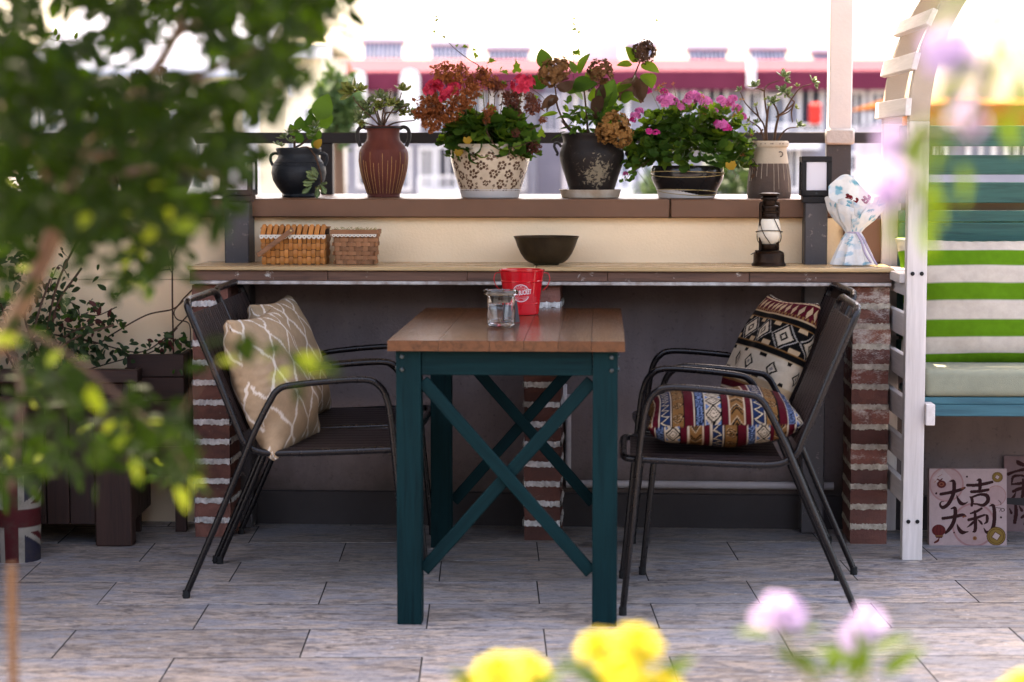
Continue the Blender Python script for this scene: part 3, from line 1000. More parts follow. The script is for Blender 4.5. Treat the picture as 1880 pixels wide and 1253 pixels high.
def band_paint(rgb, m, t, w, a, kind):
    """paint one band: t runs across it (0..1), a along it in units of its width"""
    if kind in ('mar', 'blk', 'crm', 'wht', 'tan', 'blu'):
        rgb[m] = {'mar': MAR, 'blk': BLK, 'crm': CRM, 'wht': WHT, 'tan': TAN, 'blu': BLU}[kind]
    elif kind == 'bluzig':
        rgb[m] = BLU
        z = np.abs(t - .5 - .34 * (tri(a * .9) - .5) * 2)
        rgb[m & (z < .09)] = WHT
        rgb[m & (z > .09) & (z < .17)] = BLK
    elif kind == 'bluspeck':
        rgb[m] = BLU
        k = (np.abs(t - .5) * 1.2 + np.abs(tri(a * 1.6) - .5) * 1.1)
        rgb[m & ((k * 4 % 1) < .28)] = (.12, .17, .28)
        rgb[m & ((k * 4 % 1) > .8)] = BLK
    elif kind == 'dia':
        rgb[m] = WHT
        k = np.abs(t - .5) * 2 + tri(a * .75)
        rgb[m & ((k * 2.0 % 1) < .26)] = BLK
        rgb[m & (np.abs(k - 1) < .13)] = BLK
        rgb[m & (k > 1.55)] = (.05, .10, .2)
    elif kind == 'chev':
        rgb[m] = TAN
        k = (a * .8 + np.abs(t - .5) * 1.1)
        f = k % 1
        rgb[m & ((f < .16) | ((f > .28) & (f < .42))) & (np.abs(t - .5) < .42)] = BLK
        rgb[m & (f > .42) & (f < .52)] = CRM
    elif kind == 'scroll':
        rgb[m] = TAN
        y = (a * .62) % 1 - .5
        x = t - .5
        r_ = np.hypot(x, y * 1.5)
        th = np.arctan2(y * 1.5, x)
        sp = (r_ * 5.2 - th / (2 * np.pi)) % 1
        rgb[m & (sp < .36) & (r_ < .46)] = BLK
        rgb[m & (sp > .36) & (sp < .48) & (r_ < .46)] = CRM
        rgb[m & (np.abs(t - .5) > .46)] = BLK
    elif kind == 'reddia':
        rgb[m] = MAR
        k = np.abs(t - .5) * 2 + tri(a * 1.5) * 1.3
        rgb[m & (k < .8)] = CRM
        rgb[m & (t < .2) & (tri(a * 3) < .5)] = TAN
    elif kind == 'blkdia':
        rgb[m] = BLK
        k = np.abs(t - .5) * 2 + tri(a * .62) * 1.25
        rgb[m & (k < .85) & (k > .42)] = WHT
        rgb[m & (k < .22)] = WHT
        rgb[m & (k > 1.1) & (k < 1.22)] = (.2, .18, .16)
        rgb[m & (np.abs(t - .5) > .34) & (tri(a * .62) > .70)] = CRM
    elif kind == 'crmdia':
        rgb[m] = WHT
        k = np.abs(t - .5) * 2 + tri(a * .62) * 1.5
        rgb[m & (k < .62) & (k > .40)] = BLK
        rgb[m & (k < .2)] = (.12, .10, .09)
        rgb[m & (np.abs(t - .5) > .34) & (tri(a * .62) > .72)] = BLK
    elif kind == 'smalldia':
        rgb[m] = BLK
        k = np.abs(t - .5) * 2 + tri(a * .9) * 1.4
        rgb[m & (k < .75) & (k > .4)] = TAN
        rgb[m & (np.abs(t - .5) > .42)] = WHT
    elif kind == 'mardot':
        rgb[m] = MAR
        k = np.abs(t - .5) * 2 + tri(a * 1.0) * 2
        rgb[m & (k < .62) & (k > .25)] = TAN
    elif kind == 'teeth':
        rgb[m] = MAR
        rgb[m & (np.hypot((t - .25) * 1.1, (tri(a * 1.3) - .0) * .6) < .62)] = CRM
    elif kind == 'blkzig':
        rgb[m] = BLK
        z = np.abs(t - .5 - .5 * (tri(a * 1.4) - .5))
        rgb[m & (z < .16)] = WHT


def bands(u, v, spec, along=0):
    """spec: list of (width, kind); bands stacked along u (or v)"""
    x, y = (u, v) if along == 0 else (v, u)
    rgb = np.zeros((len(u), 3))
    tot = sum(w for w, _ in spec)
    p = 0.
    for w, kind in spec:
        w /= tot
        m = (x >= p) & (x < p + w + 1e-9)
        band_paint(rgb, m, (x - p) / w, w, y / max(w, .035), kind)
        p += w
    return rgb


STRIPE = [(1.0, 'chev'), (.10, 'wht'), (.55, 'mar'), (.12, 'wht'), (.9, 'bluzig'), (.10, 'wht'), (.95, 'scroll'), (.10, 'blk'), (.62, 'mar'), (.10, 'wht'), (.07, 'blk'), (.62, 'bluspeck'), (.07, 'blk'), (.10, 'wht'), (1.15, 'dia'), (.08, 'blk'), (.50, 'mar'), (.10, 'wht'),
          (1.05, 'chev'), (.08, 'wht'), (.50, 'mar'), (.10, 'wht'), (.85, 'bluzig'), (.10, 'wht'), (.95, 'scroll'), (.10, 'blk'), (.6, 'mar'), (.10, 'wht'), (.6, 'bluspeck'), (.10, 'wht'), (1.0, 'dia'), (.3, 'mar')]
TRIBE = [(.35, 'mar'), (.7, 'teeth'), (.2, 'blk'), (.10, 'wht'), (.62, 'smalldia'), (.10, 'wht'), (.15, 'blk'), (.55, 'mardot'), (.14, 'wht'), (.38, 'mar'), (.10, 'tan'), (.45, 'crm'), (1.5, 'crmdia'), (.07, 'crm'), (.34, 'blk'), (.06, 'tan'),
         (1.45, 'blkdia'), (.06, 'tan'), (.36, 'blk'), (.08, 'crm'), (1.1, 'reddia'), (.2, 'teeth'), (.45, 'blkzig')]


def p_stripes(u, v, side):
    return bands(u, v * 1.0, STRIPE)


def p_tribe(u, v, side):
    return bands(u, v, TRIBE, 1)


def p_green(u, v, side):
    k = np.floor((1 - v) * 8.7 + .62).astype(int)
    rgb = np.where((k % 2 == 0)[:, None], np.array((.072, .172, .008)), np.array((.46, .405, .34)))
    return rgb


def cushion(name, label, w, h, t, pat, center, X, Y, group=None, n=110, fullness=.42, seed=1, crease=.004, sag=.0):
    X, Y = Vector(X).normalized(), Vector(Y)
    Y = (Y - X * Y.dot(X)).normalized()
    Z = X.cross(Y)
    M = Matrix((X, Y, Z)).transposed().to_4x4()
    M.translation = Vector(center)
    s = np.sin(np.linspace(-1, 1, n) * np.pi / 2)
    U, V = np.meshgrid(s, s, indexing='ij')
    rs = np.random.RandomState(seed)
    bow = .075
    xx = w / 2 * U * (1 - bow * (1 - V ** 2) * np.abs(U) ** 3)
    yy = h / 2 * V * (1 - bow * (1 - U ** 2) * np.abs(V) ** 3)
    T = t / 2 * (np.clip(1 - np.abs(U) ** 2.3, 0, 1) * np.clip(1 - np.abs(V) ** 2.3, 0, 1)) ** fullness
    wr = np.zeros_like(T)
    for _ in range(14):
        a = rs.uniform(0, np.pi)
        f = rs.uniform(5, 15)
        wr += np.sin(f * (np.cos(a) * U + np.sin(a) * V) + rs.uniform(0, 6)) / f * 4
    edge = np.maximum(np.abs(U), np.abs(V)) ** 2
    # creases that run in from the seams
    cr = np.sin(38 * V + 3 * np.sin(5 * V)) * np.exp(-((1 - np.abs(U)) / .16) ** 2) + np.sin(38 * U + 3 * np.sin(4 * U + 1)) * np.exp(-((1 - np.abs(V)) / .16) ** 2)
    def arc(L):
        z = t / 2 * np.clip(1 - np.abs(s) ** 2.3, 0, 1) ** fullness
        k = np.concatenate([[0], np.cumsum(np.hypot(np.diff(s * L / 2), np.diff(z)))])
        return k / k[-1]
    ua, va = arc(w), arc(h)
    me_v, me_f, uu, vv, sd = [], [], [], [], []
    idx = {}
    for side in (1, -1):
        zz = side * T + crease * (wr * .5 * (1 - edge * .4) * (T > 0)) + side * crease * .45 * cr * (T > 0) - sag * (1 - V ** 2) * (U + 1) / 2
        b = len(me_v)
        for i in range(n):
            for j in range(n):
                if side == -1 and (i in (0, n - 1) or j in (0, n - 1)):
                    idx[(side, i, j)] = idx[(1, i, j)]
                    continue
                idx[(side, i, j)] = len(me_v)
                me_v.append((xx[i, j], yy[i, j], zz[i, j]))
                uu.append(ua[i])
                vv.append(va[j])
                sd.append(side)
        for i in range(n - 1):
            for j in range(n - 1):
                q = (idx[(side, i, j)], idx[(side, i + 1, j)], idx[(side, i + 1, j + 1)], idx[(side, i, j + 1)])
                me_f.append(q if side == 1 else tuple(reversed(q)))
    me = bpy.data.meshes.new(name)
    me.from_pydata(me_v, [], me_f)
    me.polygons.foreach_set('use_smooth', [True] * len(me.polygons))
    uu, vv, sd = np.array(uu), np.array(vv), np.array(sd)
    rgb = pat(uu, vv, 1)
    rgb2 = pat((uu + .23) % 1, vv, -1)
    rgb[sd < 0] = rgb2[sd < 0]
    paint(me, rgb)
    o = put(name, me, MT['cloth'], None, M)
    tag(o, label, 'cushion', group)
    # piped seam
    ring = [(xx[i, 0], yy[i, 0], 0) for i in range(0, n, 3)] + [(xx[n - 1, j], yy[n - 1, j], 0) for j in range(0, n, 3)] + [(xx[i, n - 1], yy[i, n - 1], 0) for i in range(n - 1, -1, -3)] + [(xx[0, j], yy[0, j], 0) for j in range(n - 1, -1, -3)]
    return o, ring


W1, H1 = (.17, .985, 0), (-.33, .03, .94)
cushion('cushion', 'beige lattice cushion standing nearer the camera on its chair', .43, .405, .17, p_lattice, at(501, 702, 5.82), W1, H1, 'beige lattice cushions', seed=3, crease=.006)
cushion('cushion', 'beige lattice cushion mostly hidden behind the other beige one', .43, .40, .15, p_lattice, at(533, 663, 6.36), (.15, .985, 0), H1, 'beige lattice cushions', seed=9, crease=.005)
cushion('cushion', 'maroon, blue and tan striped cushion lying flat on a chair seat', .41, .40, .152, p_stripes, (.575, 5.63, .502), (1, -.05, .03), (.05, 1, .0), 'tribal print cushions', n=190, fullness=.36, seed=5, crease=.004)
cushion('cushion', 'black, cream and maroon banded tribal cushion leaning on a backrest', .42, .44, .15, p_tribe, at(1404, 672, 6.17), (.21, -.97, 0), (.42, 0, .917), 'tribal print cushions', n=190, seed=7, crease=.004)
cushion('cushion', 'large green and white striped cushion on the arbour bench', .60, .425, .17, p_green, at(1822, 558, 6.48), (1, -.03, 0), (0, .22, .975), seed=12, crease=.006)

# ================================================================== ON THE TABLE
tz = TH + .0006
# red bucket
bl = fl(958, 577, tz)
bk = thing('bucket', 'red enamel bucket with a white round print on the table', 'bucket', (bl.x, bl.y, tz))
pf = [(.049, 0), (.0505, .0015), (.0515, .0075), (.0495, .010), (.053, .030), (.0545, .031), (.0548, .034), (.0535, .0355), (.061, .096), (.0628, .0975), (.063, .1005), (.0617, .102), (.0665, .128), (.069, .130), (.069, .133), (.067, .134), (.0645, .1315), (.051, .006), (.0, .005)]
MB().lathe(pf, 72).build('body', MT['red'], bk, smooth=35)
for s in (-1, 1):
    e = MB().tube(catmull([(s * .0665, 0, .1235), (s * .078, -.002, .121), (s * .083, -.004, .105), (s * .076, -.006, .085), (s * .0625, -.006, .070)], 6), .0014, 8).build('handle', MT['red'], bk, smooth=60)


def text_mesh(s, size, sx=1.0, off=0.0, shear=0.0):
    c = bpy.data.curves.new('print', 'FONT')
    c.body = s
    c.size = size
    c.align_x = 'CENTER'
    c.align_y = 'CENTER'
    c.offset = off
    c.shear = shear
    o = bpy.data.objects.new('print', c)
    COL.objects.link(o)
    dg = bpy.context.evaluated_depsgraph_get()
    dg.update()
    me = bpy.data.meshes.new_from_object(o.evaluated_get(dg))
    v = [(p.co.x * sx, p.co.y) for p in me.vertices]
    f = [tuple(q.vertices) for q in me.polygons]
    bpy.data.objects.remove(o)
    bpy.data.curves.remove(c)
    bpy.data.meshes.remove(me)
    return v, f


def bucket_r(z):
    return .0535 + (z - .0355) / (.096 - .0355) * (.061 - .0535) + .0006


prv, prf = [], []


def onto(v, f):
    b = len(prv)
    for x, y in v:
        z = .0655 + y
        r_ = bucket_r(z)
        a = x / r_ + rad(-3)
        prv.append((r_ * math.sin(a), -r_ * math.cos(a), z))
    for q in f:
        prf.append(tuple(i + b for i in q))


def ringm(r0, r1, a0=0, a1=360, n=60, band=None):
    v, f = [], []
    for i in range(n + 1):
        a = rad(a0 + (a1 - a0) * i / n)
        v += [(r0 * math.sin(a), r0 * math.cos(a)), (r1 * math.sin(a), r1 * math.cos(a))]
        if i:
            k = 2 * i
            ym = (v[k][1] + v[k - 2][1]) / 2
            if band is None or abs(ym - band[0]) > band[1]:
                f.append((k - 2, k, k + 1, k - 1))
    return v, f


onto(*ringm(.0245, .0262, n=80, band=(.001, .0095)))
onto(*ringm(.0238, .0241, n=80, band=(.001, .0095)))
onto(*ringm(.0155, .0161, n=60, band=(.001, .0095)))
onto(*ringm(.0118, .0122, n=60, band=(.001, .0095)))
onto(*ringm(.0195, .0202, 115, 165, 20))
onto(*ringm(.0195, .0202, 195, 245, 20))
onto(*ringm(.0222, .0226, 110, 250, 30))
tv, tfc = text_mesh('BEER BUCKET', .0165, .62, .0004)
onto([(x, y * 1.15 + .001 + .00025 * (x * 1000) * .45) for x, y in tv], tfc)
for k, chh in enumerate('PREMIUM'):
    tv, tfc = text_mesh(chh, .0052, 1.0, .0001)
    a = rad(-54 + 18 * k)
    onto([((.0198 + y) * math.sin(a) + x * math.cos(a), (.0198 + y) * math.cos(a) - x * math.sin(a)) for x, y in tv], tfc)
MB().add(prv, prf).build('emblem', MT['print_white'], bk)

# glass jar with a dark insert, and the little card behind it
gl = fl(920, 600, tz)
jar = thing('glass_jar', 'clear thick glass jar with a dark burner insert on the table', 'jar', (gl.x, gl.y - .0, tz))
pj = [(.0, .001), (.030, .0), (.0345, .002), (.0385, .008), (.039, .02), (.0385, .084), (.040, .0865), (.0475, .0905), (.0485, .096), (.0475, .1005), (.045, .101), (.0435, .097), (.0425, .091), (.036, .0875), (.0352, .082), (.0352, .020), (.033, .0135), (.026, .011), (.0, .0105)]
MB().lathe(pj, 56, capb=False).build('jar_body', MT['glass'], jar, smooth=50)
MB().lathe([(.0, .068), (.024, .068), (.026, .071), (.0335, .0885), (.040, .0895), (.040, .0915), (.033, .0918), (.0, .0915)], 40, capb=False).build('insert', MT['black'], jar, smooth=40)
MB().tube([(.006, .004, .014), (.010, .006, .067)], .0025, 8).build('wick', MT['black'], jar)
cl = fl(948, 594, tz)
cd = MB().box(-.024, .024, -.0009, .0009, 0, .062).build('card', MT['skirting'], M=Matrix.Translation((cl.x - .010, cl.y + .018, tz + .0004)) @ Matrix.Rotation(rad(35), 4, 'Z') @ Matrix.Rotation(rad(-14), 4, 'X'))
tag(cd, 'small dark grey card leaning behind the glass jar', 'card')

# ================================================================== ON THE COUNTER
zc = ZC + .0006


def on_counter(px, c):
    return Vector((kx(px, c, 480), c, zc))


bw = thing('bowl', 'dark bronze bowl standing on the counter before the wall', 'bowl', on_counter(1003, .115), frame=KM)
s = ks(1003, 460, .115)
yb = 484
prof = [(31, 484), (31.5, 482.5), (29, 481), (33, 479.5), (40, 474), (47, 464), (53, 451), (57, 439), (59.5, 434), (60.5, 432.6), (59.5, 432.2), (57, 434.5), (51, 451), (44, 466), (34, 477), (0, 479)]
MB().lathe([(r_ * s * (.75 if y > 481 else 1), (yb - y) * s) for r_, y in prof], 56).build('bowl_body', MT['bronze'], bw, smooth=40)


def basket(px0, px1, py0, c, depth, label, mat, lid, taper, rows, cols, vert):
    a, b = kx(px0, c, 480), kx(px1, c, 480)
    s = ks(px0, 460, c)
    h = (484 - py0) * s
    w = b - a
    t = thing('basket', label, 'basket', ((a + b) / 2, c, zc), frame=KM)
    bw_ = w * (1 - taper)
    core = MB()
    v = []
    for z, k in ((.001, 1 - taper), (h - .004, 1)):
        x_, y_ = w / 2 * k - .0035, depth / 2 * k
        v += [(-x_, -y_ + .0035 + 0, z), (x_, -y_ + .0035, z), (x_, y_ - .0035, z), (-x_, y_ - .0035, z)]
    core.add(v, [(3, 2, 1, 0), (0, 1, 5, 4), (1, 2, 6, 5), (2, 3, 7, 6), (3, 0, 4, 7), (4, 5, 6, 7)])
    core.build('lining', MT['wicker_dark'], t, M=Matrix.Translation((0, depth / 2, 0)))
    # woven strips on the three faces in view; each strip bows in and out of its neighbours
    hb = h - lid
    zr = hb / rows
    for face in range(3):
        L = w if face == 0 else depth
        nc = cols if face == 0 else max(3, int(cols * depth / w))
        cw = L / nc
        for i in range(nc):
            for j in range(rows):
                if vert:
                    if (i + j) % 2 == 0 or j == rows - 1:
                        sw, sh, ou = cw * .80, zr * 1.12, .0052
                    else:
                        sw, sh, ou = cw * 1.02, zr * .72, .0022
                else:
                    if (i + j) % 2 == 0:
                        sw, sh, ou = cw * 1.22, zr * .86, .0048
                    else:
                        sw, sh, ou = cw * .66, zr * 1.02, .0020
                zc_ = zr * (j + .5)
                k = 1 - taper * (1 - zc_ / h)
                u = (-L / 2 + cw * (i + .5)) * k
                m = MB()
                pts = []
                for q in range(5):
                    tt = q / 4 - .5
                    bulge = ou * (1 - (2 * tt) ** 2 * .75)
                    if vert and ou > .004:
                        pts.append((None, tt, bulge))
                    else:
                        pts.append((tt, None, bulge))
                vv, ff = [], []
                for q, (tu, tv_, bu) in enumerate(pts):
                    if tu is None:
                        vv += [(-sw / 2, -bu, sh * tv_), (sw / 2, -bu, sh * tv_), (sw / 2, .001, sh * tv_), (-sw / 2, .001, sh * tv_)]
                    else:
                        vv += [(sw * tu, -bu, -sh / 2), (sw * tu, -bu, sh / 2), (sw * tu, .001, sh / 2), (sw * tu, .001, -sh / 2)]
                    if q:
                        o_ = 4 * (q - 1)
                        for e in range(3 if False else 4):
                            e2 = (e + 1) % 4
                            ff.append((o_ + e, o_ + e2, o_ + 4 + e2, o_ + 4 + e))
                m.add(vv, ff)
                if face == 0:
                    M = Matrix.Translation((u, depth / 2 * (1 - k) + .0035, zc_))
                else:
                    sg = 1 if face == 1 else -1
                    M = Matrix.Translation((sg * (w / 2 * k - .0035), depth / 2 + u, zc_)) @ Matrix.Rotation(sg * math.pi / 2, 4, 'Z')
                m.build('strip', mat, t, smooth=60, M=M)
    return t, w, h, hb, s


bt, w, h, hb, s = basket(478, 598, 416, .065, .125, 'honey coloured woven basket with a wooden handle and white lace', MT['wicker'], .026, .05, 4, 14, True)
cwid = w / 11
for i in range(11):
    x = -w / 2 + cwid * (i + .5)
    MB().tube(catmull([(x - cwid * .1, -.003, hb - .004), (x, -.006, hb + .008), (x + cwid * .15, -.004, h - .003), (x + cwid * .22, .006, h + .002), (x + cwid * .25, .02, h - .002)], 4), cwid * .43, 6).build('rim_wrap', MT['wicker'], bt, smooth=50, M=Matrix.Diagonal((1, .55, 1, 1)))
MB().box(-w / 2, w / 2, .004, .125, h - .006, h - .001).build('lid', MT['wicker'], bt, bevel=.002)


def lace(t, w, z, d, n, y0=-.0068):
    v, f = [], []
    for i in range(n * 6 + 1):
        x = -w / 2 + w * i / (n * 6)
        v += [(x, y0, z), (x, y0 - .0006, z - d * .45), (x, y0, z - d * (.55 + .45 * abs(math.sin(math.pi * i / 6))))]
        if i:
            k = 3 * i
            f += [(k - 3, k, k + 1, k - 2), (k - 2, k + 1, k + 2, k - 1)]
    m = MB().add(v, f)
    me = m.mesh('lace_trim')
    o = put('lace_trim', me, MT['lace'], t)
    md = o.modifiers.new('thick', 'SOLIDIFY')
    md.thickness = .0008
    e = MB()
    for i in range(n):
        e.lathe([(.0016, 0), (.0016, .0006)], 8, c=(0, 0, 0), capt=True)
        for q in range(len(e.v) - 16, len(e.v)):
            x_, y_, z_ = e.v[q]
            e.v[q] = (-w / 2 + w * (i + .5) / n + x_, y0 - .0016 - z_, z - d * .42 + y_)
    eo = e.build('eyelet', MT['wicker_dark'], o)
    eo['kind'] = 'stuff'
    return o


lace(bt, w + .004, hb + .002, .0135, 14, -.0072)
p, q = kp(472, 470, .03), kp(535, 424, .045)
O_ = Vector((bt.matrix_basis.translation.x, 0, 0))
rt = KI @ bt.matrix_basis.translation
p, q = p - rt, q - rt
MB().bar(p, q + (q - p) * .06, .0155, .004, up=(0, 1, 0)).build('handle', MT['handle_wood'], bt, bevel=.0018, seg=2)
MB().lathe([(.0032, 0), (.0032, .002), (.0, .003)], 10).build('pin', MT['brass'], bt, M=Matrix.Translation(q + Vector((0, -.010, 0))) @ Matrix.Rotation(math.pi / 2, 4, 'X'))
bt2, w, h, hb, s = basket(609, 693, 420, .075, .095, 'small brown woven basket with a plain rim and lace', MT['wicker2'], .012, .12, 7, 6, False)
MB().box(-w / 2 - .004, w / 2 + .004, -.008, .0, h - .016, h - .001).build('rim', MT['wicker2'], bt2, bevel=.001)
for sx in (-1, 1):
    MB().box(sx * (w / 2 - .001) - .003, sx * (w / 2 - .001) + .003, .0005, .095, h - .016, h - .001).build('rim', MT['wicker2'], bt2, bevel=.001)
lace(bt2, w - .004, h - .015, .009, 11, -.0075)
st = MB()
for i in range(60):
    x, y = RN.uniform(-w / 2 + .01, w / 2 - .01), RN.uniform(.004, .08)
    st.tube([(x, y, h - .006), (x + RN.uniform(-.02, .02), y + RN.uniform(-.02, .02), h + RN.uniform(0, .007))], .0008, 4)
o = st.build('straw', MT['twine'], bt2)
o['kind'] = 'stuff'

# oil lantern
cl_ = .085
s = ks(1412, 430, cl_)
ln = thing('oil_lantern', 'old rusty oil lantern with milky globe on the counter', 'lantern', on_counter(1411.5, cl_), frame=KM)


def LP(prof, nm, mat, n=40, yb=486.5):
    return MB().lathe([(r_ * s, (yb - y) * s) for r_, y in prof], n).build(nm, mat, ln, smooth=40)


LP([(31, 486.5), (32, 485.5), (31.5, 483), (29.5, 481), (28.6, 478), (28.4, 466), (27, 462), (22, 459), (17, 457.5), (0, 457)], 'tank', MT['lantern'])
LP([(13, 457.8), (14.5, 455), (15.5, 449), (15, 446.5), (10, 446), (0, 446)], 'burner', MT['lantern'])
LP([(11, 446.5), (17.5, 441), (21.5, 432), (22.2, 424), (20.5, 413), (18.5, 403), (17, 399.5), (0, 399.2)], 'globe', MT['milk'])
LP([(17.5, 400), (18, 398), (16, 396), (15.2, 390), (17, 389), (17, 386.5), (14.5, 385.5), (14.5, 380), (17, 379), (16.5, 376.5), (12.5, 374), (13, 366), (16, 364), (15.5, 361), (13, 359), (19, 356.5), (19.5, 353.5), (12, 351.5), (0, 351)], 'chimney', MT['lantern'])
for a in (rad(205), rad(25)):
    ca, sa = math.cos(a), math.sin(a)
    pts = [(14, 374), (17.5, 371), (18.5, 378), (18, 400), (18.2, 430), (18, 450), (18.5, 461)]
    MB().tube(catmull([(r_ * s * ca, r_ * s * sa, (486.5 - y) * s) for r_, y in pts], 4), 2.9 * s, 8).build('air_tube', MT['lantern'], ln, smooth=60)
gw = []
for k in range(4):
    a0 = rad(20 + 90 * k)
    gw.append(catmull([((r_ * s) * math.cos(a0 + t), (r_ * s) * math.sin(a0 + t), (486.5 - y) * s) for r_, y, t in ((18.5, 396, 0), (21.5, 412, .35), (23.5, 428, .75), (21, 440, 1.1), (16, 447, 1.35))], 5))
for pts in gw:
    MB().tube(pts, .75 * s, 6).build('guard_wire', MT['lantern'], ln, smooth=60)
rg = [(24.2 * s * math.cos(a), 24.2 * s * math.sin(a), (486.5 - 424 - 3 * math.sin(a)) * s) for a in [2 * math.pi * k / 40 for k in range(40)]]
MB().tube(rg, .8 * s, 6, closed=True).build('guard_ring', MT['lantern'], ln, smooth=60)
MB().lathe([(4.5 * s, 0), (4.5 * s, 4 * s), (3.8 * s, 5 * s)], 12, capt=True).build('filler_cap', MT['lantern'], ln, M=Matrix.Translation((-22 * s, -12 * s, 24 * s)))
MB().bar((-25 * s, -16 * s, 26 * s), (-34 * s, -19 * s, 21.5 * s), 5 * s, .9 * s).build('thumb_lever', MT['lantern'], ln)

# wrapped bouquet
cb_ = .105
s = ks(1574, 430, cb_)
bq = thing('bouquet', 'bouquet wrapped in white paper with blue sprigs and lilac ribbon', 'bouquet', on_counter(1566, cb_), frame=KM)


def p_sprig(P):
    u, v = P[:, 0], P[:, 1]
    rgb = np.tile(np.array((.64, .63, .60)), (len(u), 1))
    rs = np.random.RandomState(4)
    for _ in range(420):
        x, y, a, L = rs.uniform(-2.2, 7.5), rs.uniform(-.1, 3.2), rs.uniform(0, 6.28), rs.uniform(.05, .09)
        c = [(.10, .30, .36), (.20, .38, .45), (.32, .45, .52)][rs.randint(3)]
        for k in range(4):
            b = a + (k - 1.5) * .55
            dx, dy = u - x - math.cos(b) * L, v - y - math.sin(b) * L
            e = (dx * math.cos(b) + dy * math.sin(b)) / (.055), (-dx * math.sin(b) + dy * math.cos(b)) / .020
            rgb[e[0] ** 2 + e[1] ** 2 < 1] = c
    for _ in range(90):
        x, y, r_ = rs.uniform(-2.2, 7.5), rs.uniform(0, 3.2), rs.uniform(.07, .15)
        mm = (u - x) ** 2 + (v - y) ** 2 < r_ ** 2
        rgb[mm] = rgb[mm] * .5 + np.array((.45, .55, .62)) * .5
    return rgb


def wrap_sheet(a0, a1, prof, jag, k, ph, tw=0.0, n=60, m=36):
    v, uv, f = [], [], []
    for i in range(n + 1):
        t = i / n
        a = rad(a0 + (a1 - a0) * t)
        hi = jag(t)
        for j in range(m + 1):
            q = j / m
            z = prof[0][1] + (hi - prof[0][1]) * q
            r_ = np.interp(z, [p_[1] for p_ in prof], [p_[0] for p_ in prof])
            r_ *= 1 + .10 * math.sin(k * a + ph) * min(1, abs(z - 62) / 40) + .03 * math.sin(2.3 * k * a + 2 * ph)
            lean = max(0, z - 66) * .10
            v.append(((r_ * math.cos(a) + lean) * s, r_ * math.sin(a) * .62 * s, z * s))
            uv.append((t * 1.6 + ph, z / 55.))
    for i in range(n):
        for j in range(m):
            a_ = i * (m + 1) + j
            f.append((a_, a_ + m + 1, a_ + m + 2, a_ + 1))
    me = MB().add(v, f).mesh('paper_sheet', smooth=60)
    paint(me, p_sprig(np.array(uv)))
    o = put('paper_sheet', me, MT['wrap'], bq)
    md = o.modifiers.new('thick', 'SOLIDIFY')
    md.thickness = .0007
    return o


skirt = [(38, 2), (35, 10), (28, 30), (20, 52), (13, 62)]
upper = [(13, 60), (20, 70), (34, 84), (44, 100), (52, 125), (57, 165)]
wrap_sheet(0, 360, [(40, 1.5), (37, 10), (29, 30), (21, 50), (14, 62)], lambda t: 62, 9, .4)
wrap_sheet(-40, 150, upper, lambda t: 128 + 36 * math.exp(-((t - .80) / .22) ** 2) + 5 * math.sin(9 * t), 5, 1.3)
wrap_sheet(165, 262, [(r_ * 1.03, z) for r_, z in upper], lambda t: 118 + 10 * math.exp(-((t - .2) / .15) ** 2) - 26 * max(0, t - .55), 6, 2.1)
wrap_sheet(258, 378, [(r_ * 1.06, z) for r_, z in upper], lambda t: 102 + 24 * t - 14 * math.exp(-((t - .12) / .12) ** 2), 5, 4.0)
wrap_sheet(205, 330, [(r_ * .86, z) for r_, z in upper], lambda t: 118 + 7 * math.sin(7 * t), 7, 5.2)
SBQ = s
MB().lathe([(13.6 * s, 59.5 * s), (14.4 * s, 61.5 * s), (13.6 * s, 63.5 * s)], 30, capb=False).build('ribbon', MT['lilac_ribbon'], bq, smooth=60, M=Matrix.Diagonal((1, .72, 1, 1)))
for pts in ([(6, -12, 62), (16, -18, 50), (26, -26, 28), (41, -30, 1.2)], [(4, -12, 62), (13, -20, 45), (19, -27, 24), (30, -31, 6)]):
    cc_ = catmull([Vector(p_) * s for p_ in pts], 8)
    v, f = [], []
    for i, p_ in enumerate(cc_):
        v += [p_ + Vector((-.004, 0, 0)), p_ + Vector((.0035, -.001, .001))]
        if i:
            f.append((2 * i - 2, 2 * i - 1, 2 * i + 1, 2 * i))
    o = put('ribbon_tail', MB().add(v, f).mesh('ribbon_tail', smooth=60), MT['lilac_ribbon'], bq)
    md = o.modifiers.new('thick', 'SOLIDIFY')
    md.thickness = .0005
# ================================================================== LEAVES AND PETALS
LEAF = {}


